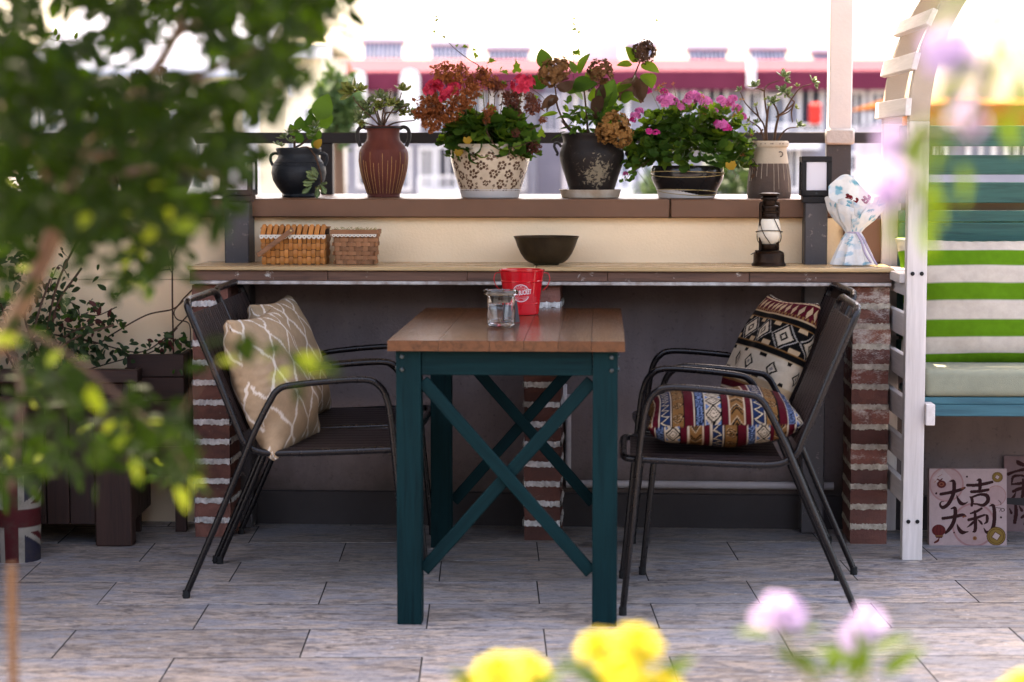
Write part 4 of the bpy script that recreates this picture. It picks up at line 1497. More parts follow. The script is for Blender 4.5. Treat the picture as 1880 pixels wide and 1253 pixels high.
def leaf_me(kind, mk, name='leaf'):
    key = (kind, mk, name)
    if key in LEAF:
        return LEAF[key]
    v, f = [], []
    if kind in ('oval', 'long', 'broad', 'dry'):
        n, w, fold, droop = {'oval': (5, .50, .35, .16), 'long': (5, .34, .4, .22), 'broad': (6, .78, .22, .2), 'dry': (6, .62, .9, .5)}[kind]
        for i in range(n + 1):
            t = i / n
            hw = w / 2 * math.sin(math.pi * min(1, t ** .75 * .97 + .015)) ** .8
            z = -droop * t * t
            if kind == 'dry':
                z += .09 * math.sin(9 * t)
            v += [(-hw, t, z + fold * hw), (0, t, z), (hw, t, z + fold * hw * (.6 if kind != 'dry' else -.7))]
            if i:
                k = 3 * i
                f += [(k - 3, k - 2, k + 1, k), (k - 2, k - 1, k + 2, k + 1)]
    elif kind == 'round':                      # geranium leaf: scalloped, cupped
        n = 21
        v.append((0, .45, -.05))
        for i in range(n):
            a = 2 * math.pi * (i + .5) / n - math.pi / 2
            r_ = .5 * (1 + .10 * math.cos(a * 7)) * (1 - .55 * math.exp(-((i + .5 - (0 if i < n / 2 else n)) / 1.2) ** 2))
            v.append((r_ * math.cos(a), .45 + r_ * math.sin(a), .13 * (r_ / .5) ** 2 + .05 * math.sin(3 * a) + .035 * math.cos(7 * a)))
        f += [(0, 1 + i, 1 + (i + 1) % n) for i in range(n)]
    elif kind == 'ivy':
        o = [(0, 0), (.26, -.12), (.42, .10), (.24, .28), (.30, .52), (.12, .62), (0, 1.0), (-.12, .62), (-.30, .52), (-.24, .28), (-.42, .10), (-.26, -.12)]
        v = [(0, .3, -.05)] + [(x, y, .10 * abs(x) * 2 - .1 * y * y) for x, y in o]
        f = [(0, 1 + i, 1 + (i + 1) % 12) for i in range(12)]
    elif kind == 'succ':                       # thick spoon-shaped leaf
        n = 5
        for i in range(n + 1):
            t = i / n
            hw = [.07, .12, .19, .24, .19, .03][i]
            th = [.05, .06, .07, .07, .05, .01][i]
            z = .10 * t * t
            v += [(-hw, t, z), (0, t, z - th), (hw, t, z), (0, t, z + th * .6)]
            if i:
                k = 4 * i
                f += [(k - 4 + e, k - 4 + (e + 1) % 4, k + (e + 1) % 4, k + e) for e in range(4)]
        f += [(3, 2, 1, 0), tuple(4 * n + e for e in range(4))]
    me = bpy.data.meshes.new(name)
    me.from_pydata(v, [], f)
    me.polygons.foreach_set('use_smooth', [True] * len(me.polygons))
    me.materials.append(MT[mk])
    LEAF[key] = me
    return me


def orient(pos, axis, normal, sc):
    y = Vector(axis).normalized()
    z = Vector(normal)
    z = z - y * z.dot(y)
    if z.length < 1e-5:
        z = y.orthogonal()
    z.normalize()
    x = y.cross(z)
    M = Matrix((x * sc, y * sc, z * sc)).transposed().to_4x4()
    M.translation = pos
    return M


def rv(r=RN):
    while True:
        p = Vector((r.uniform(-1, 1), r.uniform(-1, 1), r.uniform(-1, 1)))
        if .05 < p.length < 1:
            return p.normalized()


def leaf(par, kind, mk, pos, axis, normal, sc, name='leaf'):
    return put(name, leaf_me(kind, mk, name), None, par, orient(Vector(pos), axis, normal, sc))


def rosette(par, pos, axis, R_, mk='succ', n=12, kind='succ'):
    axis = Vector(axis).normalized()
    a0 = axis.orthogonal().normalized()
    b0 = axis.cross(a0)
    for i in range(n):
        a = i * 2.39996
        t = i / n
        el = .25 + 1.05 * t
        d = (a0 * math.cos(a) + b0 * math.sin(a)) * math.cos(el) + axis * math.sin(el)
        leaf(par, kind, mk, pos, d, axis * 1.0 - d * .2, R_ * (1.05 - .5 * t) * RN.uniform(.9, 1.1))


HEADS = {}


def head_mesh(kind, mk, seed):
    key = (kind, mk, seed)
    if key in HEADS:
        return HEADS[key]
    r = random.Random(seed * 77 + 5)
    m = MB()

    def petal(p, ax, nn, L, w, curl):
        M = orient(p, ax, nn, 1)
        vs_ = [M @ Vector(q) for q in ((-w * .25, 0, 0), (w * .25, 0, 0), (-w * .5, L * .6, curl * L), (w * .5, L * .6, curl * L * .6), (-w * .28, L, curl * L * .3), (w * .28, L, curl * L * .5))]
        m.add(vs_, [(0, 1, 3, 2), (2, 3, 5, 4)])
    if kind == 'fresh':                         # dome of five-petalled florets
        for i in range(26):
            d = rv(r)
            d.z = abs(d.z) * 1.0 - .18
            d.normalize()
            p = d * (.72 * r.uniform(.8, 1.05))
            a0 = d.orthogonal().normalized()
            b0 = d.cross(a0)
            t0 = r.uniform(0, 6)
            for k in range(5):
                a = t0 + k * 2 * math.pi / 5
                ax = (a0 * math.cos(a) + b0 * math.sin(a)) * .9 + d * .45
                petal(p, ax, d, .36 * r.uniform(.85, 1.1), .30, .12)
    elif kind == 'dried':                       # loose umbel of shrivelled petals on thin stalks
        for i in range(74):
            d = rv(r)
            d.z = d.z * .8 + .15
            p = d * r.uniform(.45, 1.0)
            for k in range(4):
                petal(p + rv(r) * .06, rv(r) + Vector((0, 0, -.35)), rv(r), .25 * r.uniform(.6, 1.3), .15 * r.uniform(.6, 1.4), r.uniform(-.5, .5))
            if i % 2 == 0:
                m.tube([Vector((0, 0, -.25)), p * .5 + Vector((0, 0, -.02)), p], .014, 3, cap=False)
    elif kind == 'hyd':                         # mop head of four-petalled florets
        for i in range(95):
            d = rv(r)
            p = d * r.uniform(.68, 1.0)
            a0 = d.orthogonal().normalized()
            b0 = d.cross(a0)
            t0 = r.uniform(0, 6)
            for k in range(4):
                a = t0 + k * math.pi / 2
                ax = (a0 * math.cos(a) + b0 * math.sin(a)) + d * r.uniform(.0, .7)
                petal(p, ax, d, .23 * r.uniform(.8, 1.2), .21, r.uniform(-.25, .35))
    elif kind == 'bud':
        for i in range(9):
            d = rv(r)
            d.z = abs(d.z)
            petal(d * .3, d + rv(r) * .6, rv(r), .6, .34, .2)
    me = m.mesh('flower_head')
    me.materials.append(MT[mk])
    HEADS[key] = me
    return me


def head(par, kind, mk, pos, R_, seed=None, up=None):
    seed = RN.randint(0, 3) if seed is None else seed
    ax = Vector(up) if up is not None else Vector((RN.uniform(-.3, .3), RN.uniform(-.5, .1), 1))
    z = ax.normalized()
    x = z.orthogonal().normalized()
    x = (Matrix.Rotation(RN.uniform(0, 6), 3, z) @ x)
    M = Matrix((x * R_, z.cross(x) * R_, z * R_)).transposed().to_4x4()
    M.translation = pos
    return put('flower_head', head_mesh(kind, mk, seed), None, par, M)


# crimson petals in the wrapped bouquet
for x, y, z in ((-14, -8, 128), (-9, -11, 125), (16, -12, 124), (20, -14, 120), (24, -13, 126), (2, -8, 121)):
    put('flower_head', head_mesh('fresh', 'redpetal', 1), None, bq, orient(Vector((x, y, z)) * SBQ, (RN.uniform(-.4, .4), -.5, .8), (1, 0, 0), 6.5 * SBQ))


# ================================================================== POTS ON THE LEDGE
def on_ledge(px, c):
    return Vector((kx(px, c, 300), c, ZL + .0004))


class Pot:
    """a potted plant whose pot stands on the ledge; everything is placed in the pot's own frame"""

    def __init__(s, name, label, cx, c, yb, zoff=0.0):
        s.c, s.yb, s.cx = c, yb, cx
        s.o = on_ledge(cx, c) + Vector((0, 0, zoff))
        s.t = thing(name, label, 'potted plant', s.o, frame=KM)
        s.s = ks(cx, 300, c)

    def p(s, px, py, dc=0.0):
        """point seen at a pixel of the photograph, dc metres nearer (-) or farther (+) than the pot's axis"""
        k = s.s * (1 + dc / 7.0)
        return Vector(((px - s.cx) * k, dc, (s.yb - py) * k))

    def lathe(s, prof, mat, name='pot', n=48, z0=0.0, smooth=40):
        return MB().lathe([(r_ * s.s, (s.yb - y) * s.s + z0) for r_, y in prof], n).build(name, mat, s.t, smooth=smooth)

    def stem(s, pts, r_, mk='stem', name='stem', dc=0.0):
        P = [s.p(*(q if len(q) > 2 else (q[0], q[1], dc))) for q in pts]
        cc = catmull(P, 5)
        n = len(cc)
        rr = [r_ * (1 - .55 * i / n) for i in range(n)]
        return MB().tube(cc, rr, 6).build(name, MT[mk], s.t, smooth=60)


def saucer(cx, c, yb, yt, hw, label, mk):
    s = ks(cx, 300, c)
    t = MB().lathe([(hw * .90 * s, 0), (hw * .94 * s, .002), (hw * s, (yb - yt) * s), (hw * 1.03 * s, (yb - yt) * s + .001), (hw * 1.02 * s, (yb - yt) * s + .003), (hw * .97 * s, (yb - yt) * s), (hw * .90 * s, .0045), (0, .0045)], 56).build('saucer', MT[mk], M=KM @ Matrix.Translation(on_ledge(cx, c)), smooth=40)
    return tag(t, label, 'saucer', 'plant saucers on the ledge')


def strap_handle(P, pts, r_, mat):
    return MB().tube(catmull([P.p(*q) for q in pts], 6), r_, 10).build('handle', MT[mat], P.t, smooth=60)


# --- slate blue two-handled jar
A = Pot('potted_plant', 'slate blue two-handled clay jar with a trailing succulent stem', 548.5, .52, 359.5)
A.lathe([(30, 359.5), (31.5, 357), (30.5, 353), (33, 350), (41, 340), (47.5, 328), (50, 315), (48.5, 304), (44, 296), (39, 289), (37, 284), (38.5, 279), (41, 275), (41.5, 271.5), (40, 269.8), (37, 271), (35, 276), (34, 283), (30, 284), (0, 284.5)], MT['pot_slate'], n=64)
for sx in (-1, 1):
    strap_handle(A, [(548.5 + sx * 37, 281), (548.5 + sx * 44, 280), (548.5 + sx * 51, 284), (548.5 + sx * 51.5, 293), (548.5 + sx * 47, 303)], .0052, 'pot_slate')
gr = MB()
for y, hw in ((296, 44.6), (301, 47.4)):
    rr = [(hw * A.s * math.cos(a), hw * A.s * math.sin(a), (359.5 - y) * A.s) for a in [2 * math.pi * i / 64 for i in range(64)]]
    MB().tube(rr, .0012, 5, closed=True).build('ridge', MT['pot_slate'], A.t)
A.stem([(541, 284), (541, 272), (541, 256), (540, 248)], .006, 'stem_brown', 'trunk')
A.stem([(541, 270), (556, 262), (572, 248), (575, 238)], .004, 'stem_brown', 'branch')
A.stem([(545, 274, -.01), (562, 269, -.045), (575, 271, -.07), (588, 288, -.09), (596, 310, -.10), (599, 326, -.10), (598, 334, -.10)], .0042, 'stem_brown', 'branch')
for x, y, L, d in ((585, 196, 50, -.02), (596, 215, 46, .02), (552, 226, 26, -.01), (573, 222, 30, 0), (566, 243, 26, -.02), (580, 245, 24, .01), (584, 262, 22, -.03), (562, 232, 22, .03), (571, 204, 14, 0), (540, 238, 24, .02), (550, 252, 22, .03)):
    leaf(A.t, 'broad', 'leaf', A.p(x - RN.uniform(-4, 4), y + L * .45, d), (RN.uniform(-.5, .5), RN.uniform(-.3, .2), 1), (RN.uniform(-.5, .5), -1, .3), L * A.s)
leaf(A.t, 'broad', 'leaf_yellow', A.p(582, 270, -.04), (.5, -.2, .7), (0, -1, .4), 20 * A.s)
for x, y, R_, d in ((524, 252, 15, -.02), (531, 243, 13, .01), (512, 264, 11, -.03), (520, 266, 10, -.05), (535, 258, 12, -.03), (581, 231, 14, -.02), (586, 240, 13, -.05), (578, 249, 10, -.05), (543, 243, 13, .03)):
    rosette(A.t, A.p(x, y, d), (RN.uniform(-.6, .6), RN.uniform(-.8, 0), .8), R_ * A.s, 'succ', 9)
for x, y, ax in ((592, 320, (-.9, -.4, .3)), (586, 330, (-.8, -.5, -.1)), (580, 338, (-.7, -.5, -.7)), (592, 340, (.0, -.5, -.9)), (597, 335, (.4, -.4, -.7)), (590, 326, (-.7, -.6, .2))):
    leaf(A.t, 'succ', 'succ', A.p(x, y, -.10), ax, (.1, -1, .5), 24 * A.s)
    leaf(A.t, 'succ', 'succ', A.p(x + 2, y - 3, -.105), (ax[0], ax[1], ax[2] + .6), (.1, -1, .5), 19 * A.s)
leaf(A.t, 'succ', 'leaf_yellow', A.p(588, 340, -.105), (.5, -.4, -.2), (.1, -1, .5), 16 * A.s)

# --- terracotta amphora
MT['terracotta'] = M_('ribbed_terracotta', (0.165, 0.046, 0.030), (0.085, 0.022, 0.020), rough=0.62, sc=10, bmp=0.35, rv=0, stretch=(1.5, 1.5, .35))
B = Pot('potted_plant', 'red terracotta two-handled amphora with a branching succulent', 704, .56, 359.8)
B.lathe([(29, 359.8), (30, 358.5), (29.5, 356), (30.5, 353), (34.5, 340), (39.5, 325), (43.5, 308), (45.3, 292), (45, 281), (43.6, 274), (43, 273), (42, 272), (36, 263), (31, 257), (29.4, 250), (29.4, 242), (30.2, 238), (31.5, 237), (32, 232), (31, 230.5), (28, 231), (26.5, 238), (0, 239)], MT['terracotta'], n=72)
rb = []
for k in range(34):
    a = 2 * math.pi * k / 34 + RN.uniform(-.03, .03)
    y0 = RN.uniform(277, 300)
    pts = []
    for y in np.linspace(y0, 353, 7):
        hw = np.interp(y, [273, 281, 292, 308, 325, 340, 353], [43.6, 45, 45.3, 43.5, 39.5, 34.5, 30.5]) + .25
        pts.append((hw * B.s * math.cos(a), hw * B.s * math.sin(a), (359.8 - y) * B.s))
    MB().tube(pts, .0011, 4).build('glaze_drip', M_('straw_glaze', (0.48, 0.30, 0.10), (0.26, 0.11, 0.05), rough=0.5, sc=40, rv=0.3) if k == 0 else bpy.data.materials['straw_glaze'], B.t, smooth=60)
for sx in (-1, 1):
    strap_handle(B, [(704 + sx * 30, 235), (704 + sx * 38, 232.5), (704 + sx * 46, 238), (704 + sx * 47.5, 252), (704 + sx * 42, 268)], .0066, 'pot_dark')
rr = [(32 * B.s * math.cos(a), 32 * B.s * math.sin(a), (359.8 - 233.5) * B.s) for a in [2 * math.pi * i / 48 for i in range(48)]]
MB().tube(rr, .0036, 8, closed=True).build('rim', MT['pot_dark'], B.t, smooth=60)
base = (702, 238, 0)
for pts in ([base, (690, 222), (668, 200, -.02), (655, 186, -.02), (651, 176, -.03)], [base, (701, 214, .02), (705, 196, .02), (712, 190, .02), (717, 168, .02)], [base, (712, 216), (724, 198), (733, 186), (738, 170)],
            [(704, 236), (722, 226), (745, 222, -.02), (763, 220, -.03), (768, 212, -.03)], [(700, 237), (692, 212), (684, 194), (672, 188)], [(703, 236), (710, 208, -.02), (728, 206, -.03), (742, 196, -.03), (752, 200)], [(700, 236), (684, 228, -.03), (668, 224, -.03)], [(702, 236, .02), (690, 200, .04), (700, 184, .04)], [(706, 236), (708, 204, -.02), (697, 196, -.02)]):
    B.stem(pts, .0034, 'stem_brown', 'branch')
for x, y, R_, ax, mk in ((647, 170, 25, (-.5, -.7, .5), 'succ_y'), (664, 166, 14, (.3, -.6, .7), 'succ_y'), (700, 180, 17, (.1, -.6, .9), 'succ'), (706, 186, 14, (.5, -.5, .7), 'succ'), (673, 199, 20, (-.3, -.8, .6), 'succ'), (666, 214, 16, (-.6, -.7, .2), 'succ'), (738, 167, 16, (.2, -.4, 1), 'succ_y'),
                         (697, 195, 14, (0, -.9, .4), 'succ_y'), (733, 196, 16, (.3, -.7, .6), 'succ'), (722, 190, 12, (.1, -.8, .6), 'succ_y'), (757, 208, 13, (.5, -.6, .5), 'succ'), (740, 207, 12, (.1, -.8, .5), 'succ_y'), (678, 209, 13, (-.2, -.8, .3), 'succ'), (765, 214, 10, (.6, -.6, .4), 'succ'), (668, 224, 10, (-.5, -.8, -.1), 'succ_y'), (686, 186, 11, (-.2, -.5, .8), 'succ')):
    rosette(B.t, B.p(x, y, RN.uniform(-.03, .03)), ax, R_ * B.s * 1.2, mk, 14)

def dome_fill(P, n, kind, mk, c, rx, ry, rz, rz2, lo, hi, name='foliage'):
    m = MB()
    tm = leaf_me(kind, mk)
    vv_, ff_ = [v.co.copy() for v in tm.vertices], [tuple(q.vertices) for q in tm.polygons]
    for _ in range(n):
        a, el = RN.uniform(0, 2 * math.pi), RN.random() ** .8 * 1.5 - .3
        d = Vector((math.cos(a) * math.cos(el), math.sin(a) * math.cos(el), math.sin(el)))
        p = Vector(c) + Vector((d.x * rx, d.y * ry, d.z * (rz if d.z > 0 else rz2))) * RN.uniform(.45, .97)
        M = orient(p, Vector((d.x, d.y, -.2)) + rv() * .6, d + Vector((0, -.2, .5)) + rv() * .5, RN.uniform(lo, hi))
        m.add([M @ q for q in vv_], ff_)
    o = m.build(name, MT[mk], P.t, smooth=80)
    o['kind'] = 'stuff'


# --- cream pot printed with brown blossoms
saucer(900, .435, 364.5, 350, 56, 'white saucer under the flower print pot', 'saucer')
C_ = Pot('potted_plant', 'cream pot with brown blossom print, coral geranium and dried orange heads', 900, .435, 350.5, .0055)


def flower_print(th, z, R0):
    u = th * R0
    n = len(u)
    rgb = np.tile(np.array((.60, .49, .36)), (n, 1))
    dk = np.array((.085, .040, .022))
    cir = 2 * math.pi * R0
    rs = np.random.RandomState(8)
    nb = 13
    for row in range(5):
        for k in range(nb):
            x = cir * (k + (.5 if row % 2 else 0) + rs.uniform(-.12, .12)) / nb
            y = .012 + .030 * row + rs.uniform(-.003, .003)
            big = rs.rand() < .86
            R_ = .0165 if big else .011
            dx = (u - x + cir / 2) % cir - cir / 2
            dy = z - y
            a0 = rs.uniform(0, 1)
            rr_ = np.hypot(dx, dy)
            for q in range(6):
                a = a0 + q * math.pi / 3
                d = np.hypot(dx - R_ * .66 * math.cos(a), dy - R_ * .66 * math.sin(a))
                rgb[d < R_ * .30] = dk
            rgb[(rr_ < R_ * .26)] = (.60, .49, .36)
            rgb[(rr_ < R_ * .16)] = dk
            for _ in range(2):
                x2, y2 = x + rs.uniform(.014, .030), y + rs.uniform(-.017, .017)
                dx2 = (u - x2 + cir / 2) % cir - cir / 2
                dy2 = z - y2
                b = rs.uniform(0, 1)
                for q in range(5):
                    a = b + q * 2 * math.pi / 5
                    rgb[np.hypot(dx2 - .0030 * math.cos(a), dy2 - .0030 * math.sin(a)) < .0019] = dk
    return rgb


pr = [(50, 350.5), (52, 349), (55, 342), (60.5, 326), (66.5, 307), (71.5, 288), (73.4, 273), (72.5, 262), (70.5, 256), (68, 255), (66, 258), (65, 268), (0, 270)]
zs = np.linspace(349, 256, 84)
hw = np.interp(-zs, [-y for _, y in pr[1:9]], [r_ for r_, _ in pr[1:9]])
prof = [(50, 350.5)] + list(zip(hw, zs)) + pr[9:]
po = MB().lathe([(r_ * C_.s, (350.5 - y) * C_.s) for r_, y in prof], 260).build('pot', MT['glaze'], C_.t, smooth=40)
co = np.array([v.co[:] for v in po.data.vertices])
rgbp = flower_print(np.arctan2(co[:, 1], co[:, 0]), co[:, 2], 66 * C_.s)
rgbp[np.hypot(co[:, 0], co[:, 1]) < 64 * C_.s * (co[:, 2] > 84 * C_.s)] = (.05, .03, .02)
paint(po.data, rgbp)
# leaf dome, petioles and heads
for i in range(200):
    a, el = RN.uniform(0, 2 * math.pi), RN.random() ** .8 * 1.45 - .22
    R_ = RN.uniform(.72, 1.0)
    d = Vector((math.cos(a) * math.cos(el), math.sin(a) * math.cos(el) * .85, math.sin(el)))
    p = Vector((-.004, 0, 92 * C_.s)) + Vector((d.x * .152, d.y * .14, d.z * (.105 if d.z > 0 else .16))) * R_
    leaf(C_.t, 'round', RN.choice(('leaf', 'leaf', 'leaf', 'leaf_bright')), p, Vector((d.x, d.y, -.25 + .3 * d.z)) + rv() * .5, d + Vector((0, -.25, .5)) + rv() * .45, RN.uniform(.038, .064))
dome_fill(C_, 130, 'round', 'leaf', (-.004, 0, 90 * C_.s), .148, .13, .115, .13, .036, .058)
for x, y in ((862, 240), (846, 262), (953, 250), (928, 262)):
    leaf(C_.t, 'round', 'leaf_yellow' if x in (862, 846) else 'leaf_bright', C_.p(x, y, -.13), (.2, -.3, -.8), (0, -1, .5), .030)
HD = [(815, 128, 22, 'dried', -.02), (836, 136, 22, 'dried', 0), (846, 122, 14, 'dried', .02), (791, 190, 27, 'dried', -.03), (812, 198, 24, 'dried', -.05), (794, 219, 21, 'dried', -.03), (775, 200, 17, 'dried', 0), (853, 178, 24, 'dried', -.08), (868, 160, 18, 'dried', -.05), (896, 141, 20, 'dried', .02),
      (884, 128, 13, 'dried', .03), (908, 150, 15, 'dried_dark', .03), (866, 142, 15, 'dried', .02), (938, 176, 21, 'dried_dark', 0), (944, 196, 15, 'dried_dark', -.03), (978, 190, 18, 'dried_dark', -.02), (972, 172, 11, 'dried_dark', 0), (903, 194, 13, 'dried', -.10), (898, 212, 8, 'dried', -.11), (981, 262, 15, 'dried_dark', -.06), (998, 212, 8, 'dried', -.04), (950, 236, 9, 'dried_dark', -.10), (830, 205, 16, 'dried', -.06), (925, 150, 7, 'dried', 0)]
for x, y, R_, mk, d in HD:
    head(C_.t, 'dried', mk, C_.p(x, y, d), R_ * C_.s * 1.12)
    C_.stem([(900 + (x - 900) * .35, 262, d * .4), (900 + (x - 900) * .75, (y + 250) / 2, d * .8), (x, y + R_ * .3, d)], .0022, 'stem_brown' if RN.random() < .6 else 'stem')
for x, y, R_, d in ((799, 155, 20, -.03), (790, 160, 14, -.03), (828, 162, 18, -.06), (820, 172, 12, -.07), (838, 153, 12, -.05), (961, 148, 23, -.03)):
    head(C_.t, 'fresh', 'pink', C_.p(x, y, d), R_ * C_.s * 1.08)
    C_.stem([(900 + (x - 900) * .35, 262, d * .4), (900 + (x - 900) * .8, (y + 255) / 2, d * .8), (x, y + R_ * .3, d)], .0026)
for x, y in ((926, 147), (880, 172)):
    head(C_.t, 'bud', 'leaf_bright', C_.p(x, y, 0), 10 * C_.s)
# wild vine that climbs out of the pot
VN = [[(900, 168, .03), (884, 120, .03), (862, 103, .02), (838, 84, 0), (820, 66, 0), (806, 46, 0), (800, 34, 0), (803, 22, 0)], [(896, 212, -.12), (903, 240, -.15), (925, 262, -.16), (955, 258, -.15), (985, 248, -.12), (1000, 243, -.1)], [(905, 170, .02), (930, 142, .02), (962, 150, .04), (990, 166, .03), (1002, 178, .02)]]
for q in VN:
    C_.stem(q, .0017, 'stem_brown', 'vine')
for x, y, L, d in ((850, 78, 14, .01), (874, 98, 14, .02), (897, 105, 18, .03), (818, 62, 9, 0), (801, 32, 9, 0), (797, 50, 8, 0), (917, 123, 16, .03), (930, 126, 16, .03), (947, 124, 24, .04), (868, 84, 9, .01), (838, 78, 7, 0), (880, 118, 8, .03), (905, 246, 14, -.15), (922, 256, 18, -.16), (938, 262, 12, -.16), (978, 245, 16, -.13), (998, 240, 20, -.1), (985, 172, 10, .03), (800, 24, 6, 0)):
    leaf(C_.t, 'ivy', 'leaf_bright', C_.p(x, y, d), (RN.uniform(-.9, .9), -.2, RN.uniform(-.2, .7)), (RN.uniform(-.4, .4), -.8, .6), L * C_.s)
sb = MB()
for _ in range(70):
    t = RN.random()
    x, y = RN.choice(((800, 30), (806, 60), (816, 24), (790, 22), (780, 82), (872, 74), (884, 90), (826, 52)))
    p = C_.p(x + RN.gauss(0, 9), y + RN.gauss(0, 9), RN.uniform(-.01, .01))
    sb.lathe([(0, -.0012), (.0011, 0), (0, .0012)], 5, c=p, capb=False)
o = sb.build('seed_sprays', MT['leaf_vine'], C_.t)
o['kind'] = 'stuff'

# --- sooty jar with hydrangea
saucer(1084, .435, 364.5, 350.5, 56, 'stained saucer under the sooty dark jar', 'saucer_rust')
D = Pot('potted_plant', 'sooty dark jar with dried brown hydrangea heads and green leaves', 1086.5, .435, 352.5, .0055)
def lichen_clay():
    m, nt, N, L, B_ = nodes_of('lichen_clay')
    v = mapping(nt)
    vm = N.new('ShaderNodeVectorMath')
    vm.operation = 'DISTANCE'
    L.new(v, vm.inputs[0])
    vm.inputs[1].default_value = (.022, -.105, .075)
    near = ramp(nt, vm.outputs['Value'], [(.02, (.24, .24, .24)), (.085, (0, 0, 0))])
    f = math_n(nt, 'ADD', noise(nt, v, 75, 6, .7, .6), near)
    k = ramp(nt, f, [(.66, (0, 0, 0)), (.72, (1, 1, 1))])
    base_ = ramp(nt, noise(nt, v, 16, 6, .65), [(.35, (.008, .0062, .0058)), (.7, (.020, .014, .012))])
    L.new(mix(nt, k, base_, (.20, .17, .115)), B_.inputs['Base Color'])
    B_.inputs['Roughness'].default_value = .55
    B_.inputs['Specular IOR Level'].default_value = .25
    bump(nt, B_, math_n(nt, 'ADD', k, noise(nt, v, 130, 4)), .4, .002)
    return m


MT['lichen'] = lichen_clay()
D.lathe([(37, 352.5), (38, 350.5), (39.5, 346), (44, 333), (50, 314), (55, 299), (58.6, 286), (59.5, 278), (58.6, 271), (55.5, 261), (53, 254), (52.8, 249), (54.5, 244), (56, 240.5), (56, 238), (54, 236.8), (50, 238.5), (48.5, 246), (0, 248)], MT['lichen'], n=64)
for sx in (-1, 1):
    strap_handle(D, [(1086.5 + sx * 56, 262), (1086.5 + sx * 61, 256), (1086.5 + sx * 67, 255), (1086.5 + sx * 69, 261), (1086.5 + sx * 66, 268), (1086.5 + sx * 63, 274), (1086.5 + sx * 65, 278)], .0046, 'pot_dark')
for x, y, R_, mk, d in ((1012, 128, 26, 'hyd', -.03), (1028, 120, 22, 'hyd', 0), (1103, 126, 25, 'hyd', -.03), (1181, 88, 22, 'hyd_dark', -.02), (1128, 222, 28, 'hyd_gold', -.13), (1140, 238, 24, 'hyd_gold', -.12), (1112, 236, 18, 'hyd_gold', -.14), (1082, 150, 11, 'hyd_dark', .02)):
    head(D.t, 'hyd', mk, D.p(x, y, d), R_ * D.s)
for pts in ([(1070, 245), (1040, 222), (1024, 190, -.02), (1020, 160, -.03), (1016, 140, -.03)], [(1092, 245), (1098, 205), (1101, 170, -.02), (1102, 140, -.03)], [(1100, 245), (1122, 190), (1146, 158, -.01), (1160, 140, -.01), (1172, 112, -.02), (1180, 95, -.02)], [(1110, 246), (1120, 238, -.06), (1128, 228, -.12)], [(1080, 246), (1076, 200), (1072, 160), (1066, 140)], [(1060, 246), (1040, 226, .02), (1030, 214, .02)]):
    D.stem(pts, .0042, 'stem_brown', 'branch')
for x, y, L, ax, mk, kd in ((1002, 120, 34, (-.2, .1, 1), 'leaf', 'broad'), (1004, 150, 40, (-1, -.2, .25), 'leaf', 'broad'), (1050, 152, 40, (.9, -.3, .2), 'leaf', 'broad'), (1040, 162, 34, (1, -.2, .5), 'leaf', 'broad'), (1062, 128, 36, (.3, -.3, .8), 'leaf_bright', 'broad'), (1078, 142, 30, (.5, .2, .7), 'leaf_bright', 'broad'), (1056, 128, 22, (-.3, 0, 1), 'leaf_bright', 'broad'),
                            (1110, 190, 46, (.25, -.3, 1), 'leaf', 'broad'), (1128, 160, 30, (.9, -.2, .5), 'leaf_bright', 'broad'), (1130, 172, 30, (.9, -.2, .2), 'leaf_bright', 'broad'), (1098, 210, 46, (.9, -.5, .5), 'leaf', 'long'), (1096, 206, 40, (-.8, -.5, .6), 'leaf_bright', 'long'), (1090, 218, 34, (.8, -.6, .1), 'leaf', 'long'), (1105, 200, 38, (.3, -.5, .9), 'leaf', 'long'), (1024, 200, 28, (-1, -.3, -.1), 'leaf_bright', 'long'),
                            (1184, 128, 34, (.3, -.7, -.5), 'leaf_bright', 'broad'), (1176, 112, 32, (.9, -.4, -.25), 'leaf_bright', 'broad'), (1168, 108, 30, (-.4, -.3, .7), 'leaf_bright', 'broad'), (1160, 112, 24, (-1, -.2, .1), 'leaf_bright', 'broad'), (1164, 96, 14, (-.5, 0, 1), 'leaf_bright', 'long'), (1150, 172, 24, (1, -.2, -.2), 'leaf_bright', 'long'), (1140, 178, 26, (.6, -.4, .4), 'leaf_bright', 'broad'), (1070, 176, 26, (-.5, -.4, .6), 'leaf_bright', 'broad'), (1086, 180, 24, (.2, -.5, .8), 'leaf_bright', 'broad'), (1120, 210, 30, (.9, -.5, .0), 'leaf', 'broad')):
    leaf(D.t, kd, mk, D.p(x, y, RN.uniform(-.05, .03)), ax, Vector((0, -.75, .7)) + rv() * .35, L * D.s * 1.15)
for i in range(70):
    x, y = RN.uniform(1028, 1140), RN.uniform(172, 244)
    leaf(D.t, 'oval', RN.choice(('leaf', 'leaf', 'leaf_bright')), D.p(x, y, RN.uniform(-.09, .07)), rv() + Vector((0, 0, .5)), Vector((0, -.6, .6)) + rv() * .6, RN.uniform(13, 24) * D.s)
dome_fill(D, 70, 'oval', 'leaf', D.p(1085, 238), .10, .09, .11, .02, .03, .05)
for x, y, L, ax in ((1165, 132, 46, (.1, -.5, -1)), (1158, 136, 42, (-.25, -.3, -1)), (1172, 138, 40, (.35, -.3, -1)), (1102, 150, 44, (-.05, -.5, -1)), (1098, 168, 40, (-.1, -.4, -1)), (1028, 160, 30, (.5, -.4, .5)), (1022, 168, 34, (-.7, -.4, -.6)), (1016, 172, 26, (-.6, -.3, -.8))):
    leaf(D.t, 'dry', 'leaf_dry', D.p(x, y, RN.uniform(-.07, -.02)), ax, Vector((RN.uniform(-.7, .7), -1, .1)), L * D.s)
D.stem([(1052, 150), (1053, 110), (1054, 80), (1056, 56), (1057, 34)], .0012, 'stem_brown', 'vine')
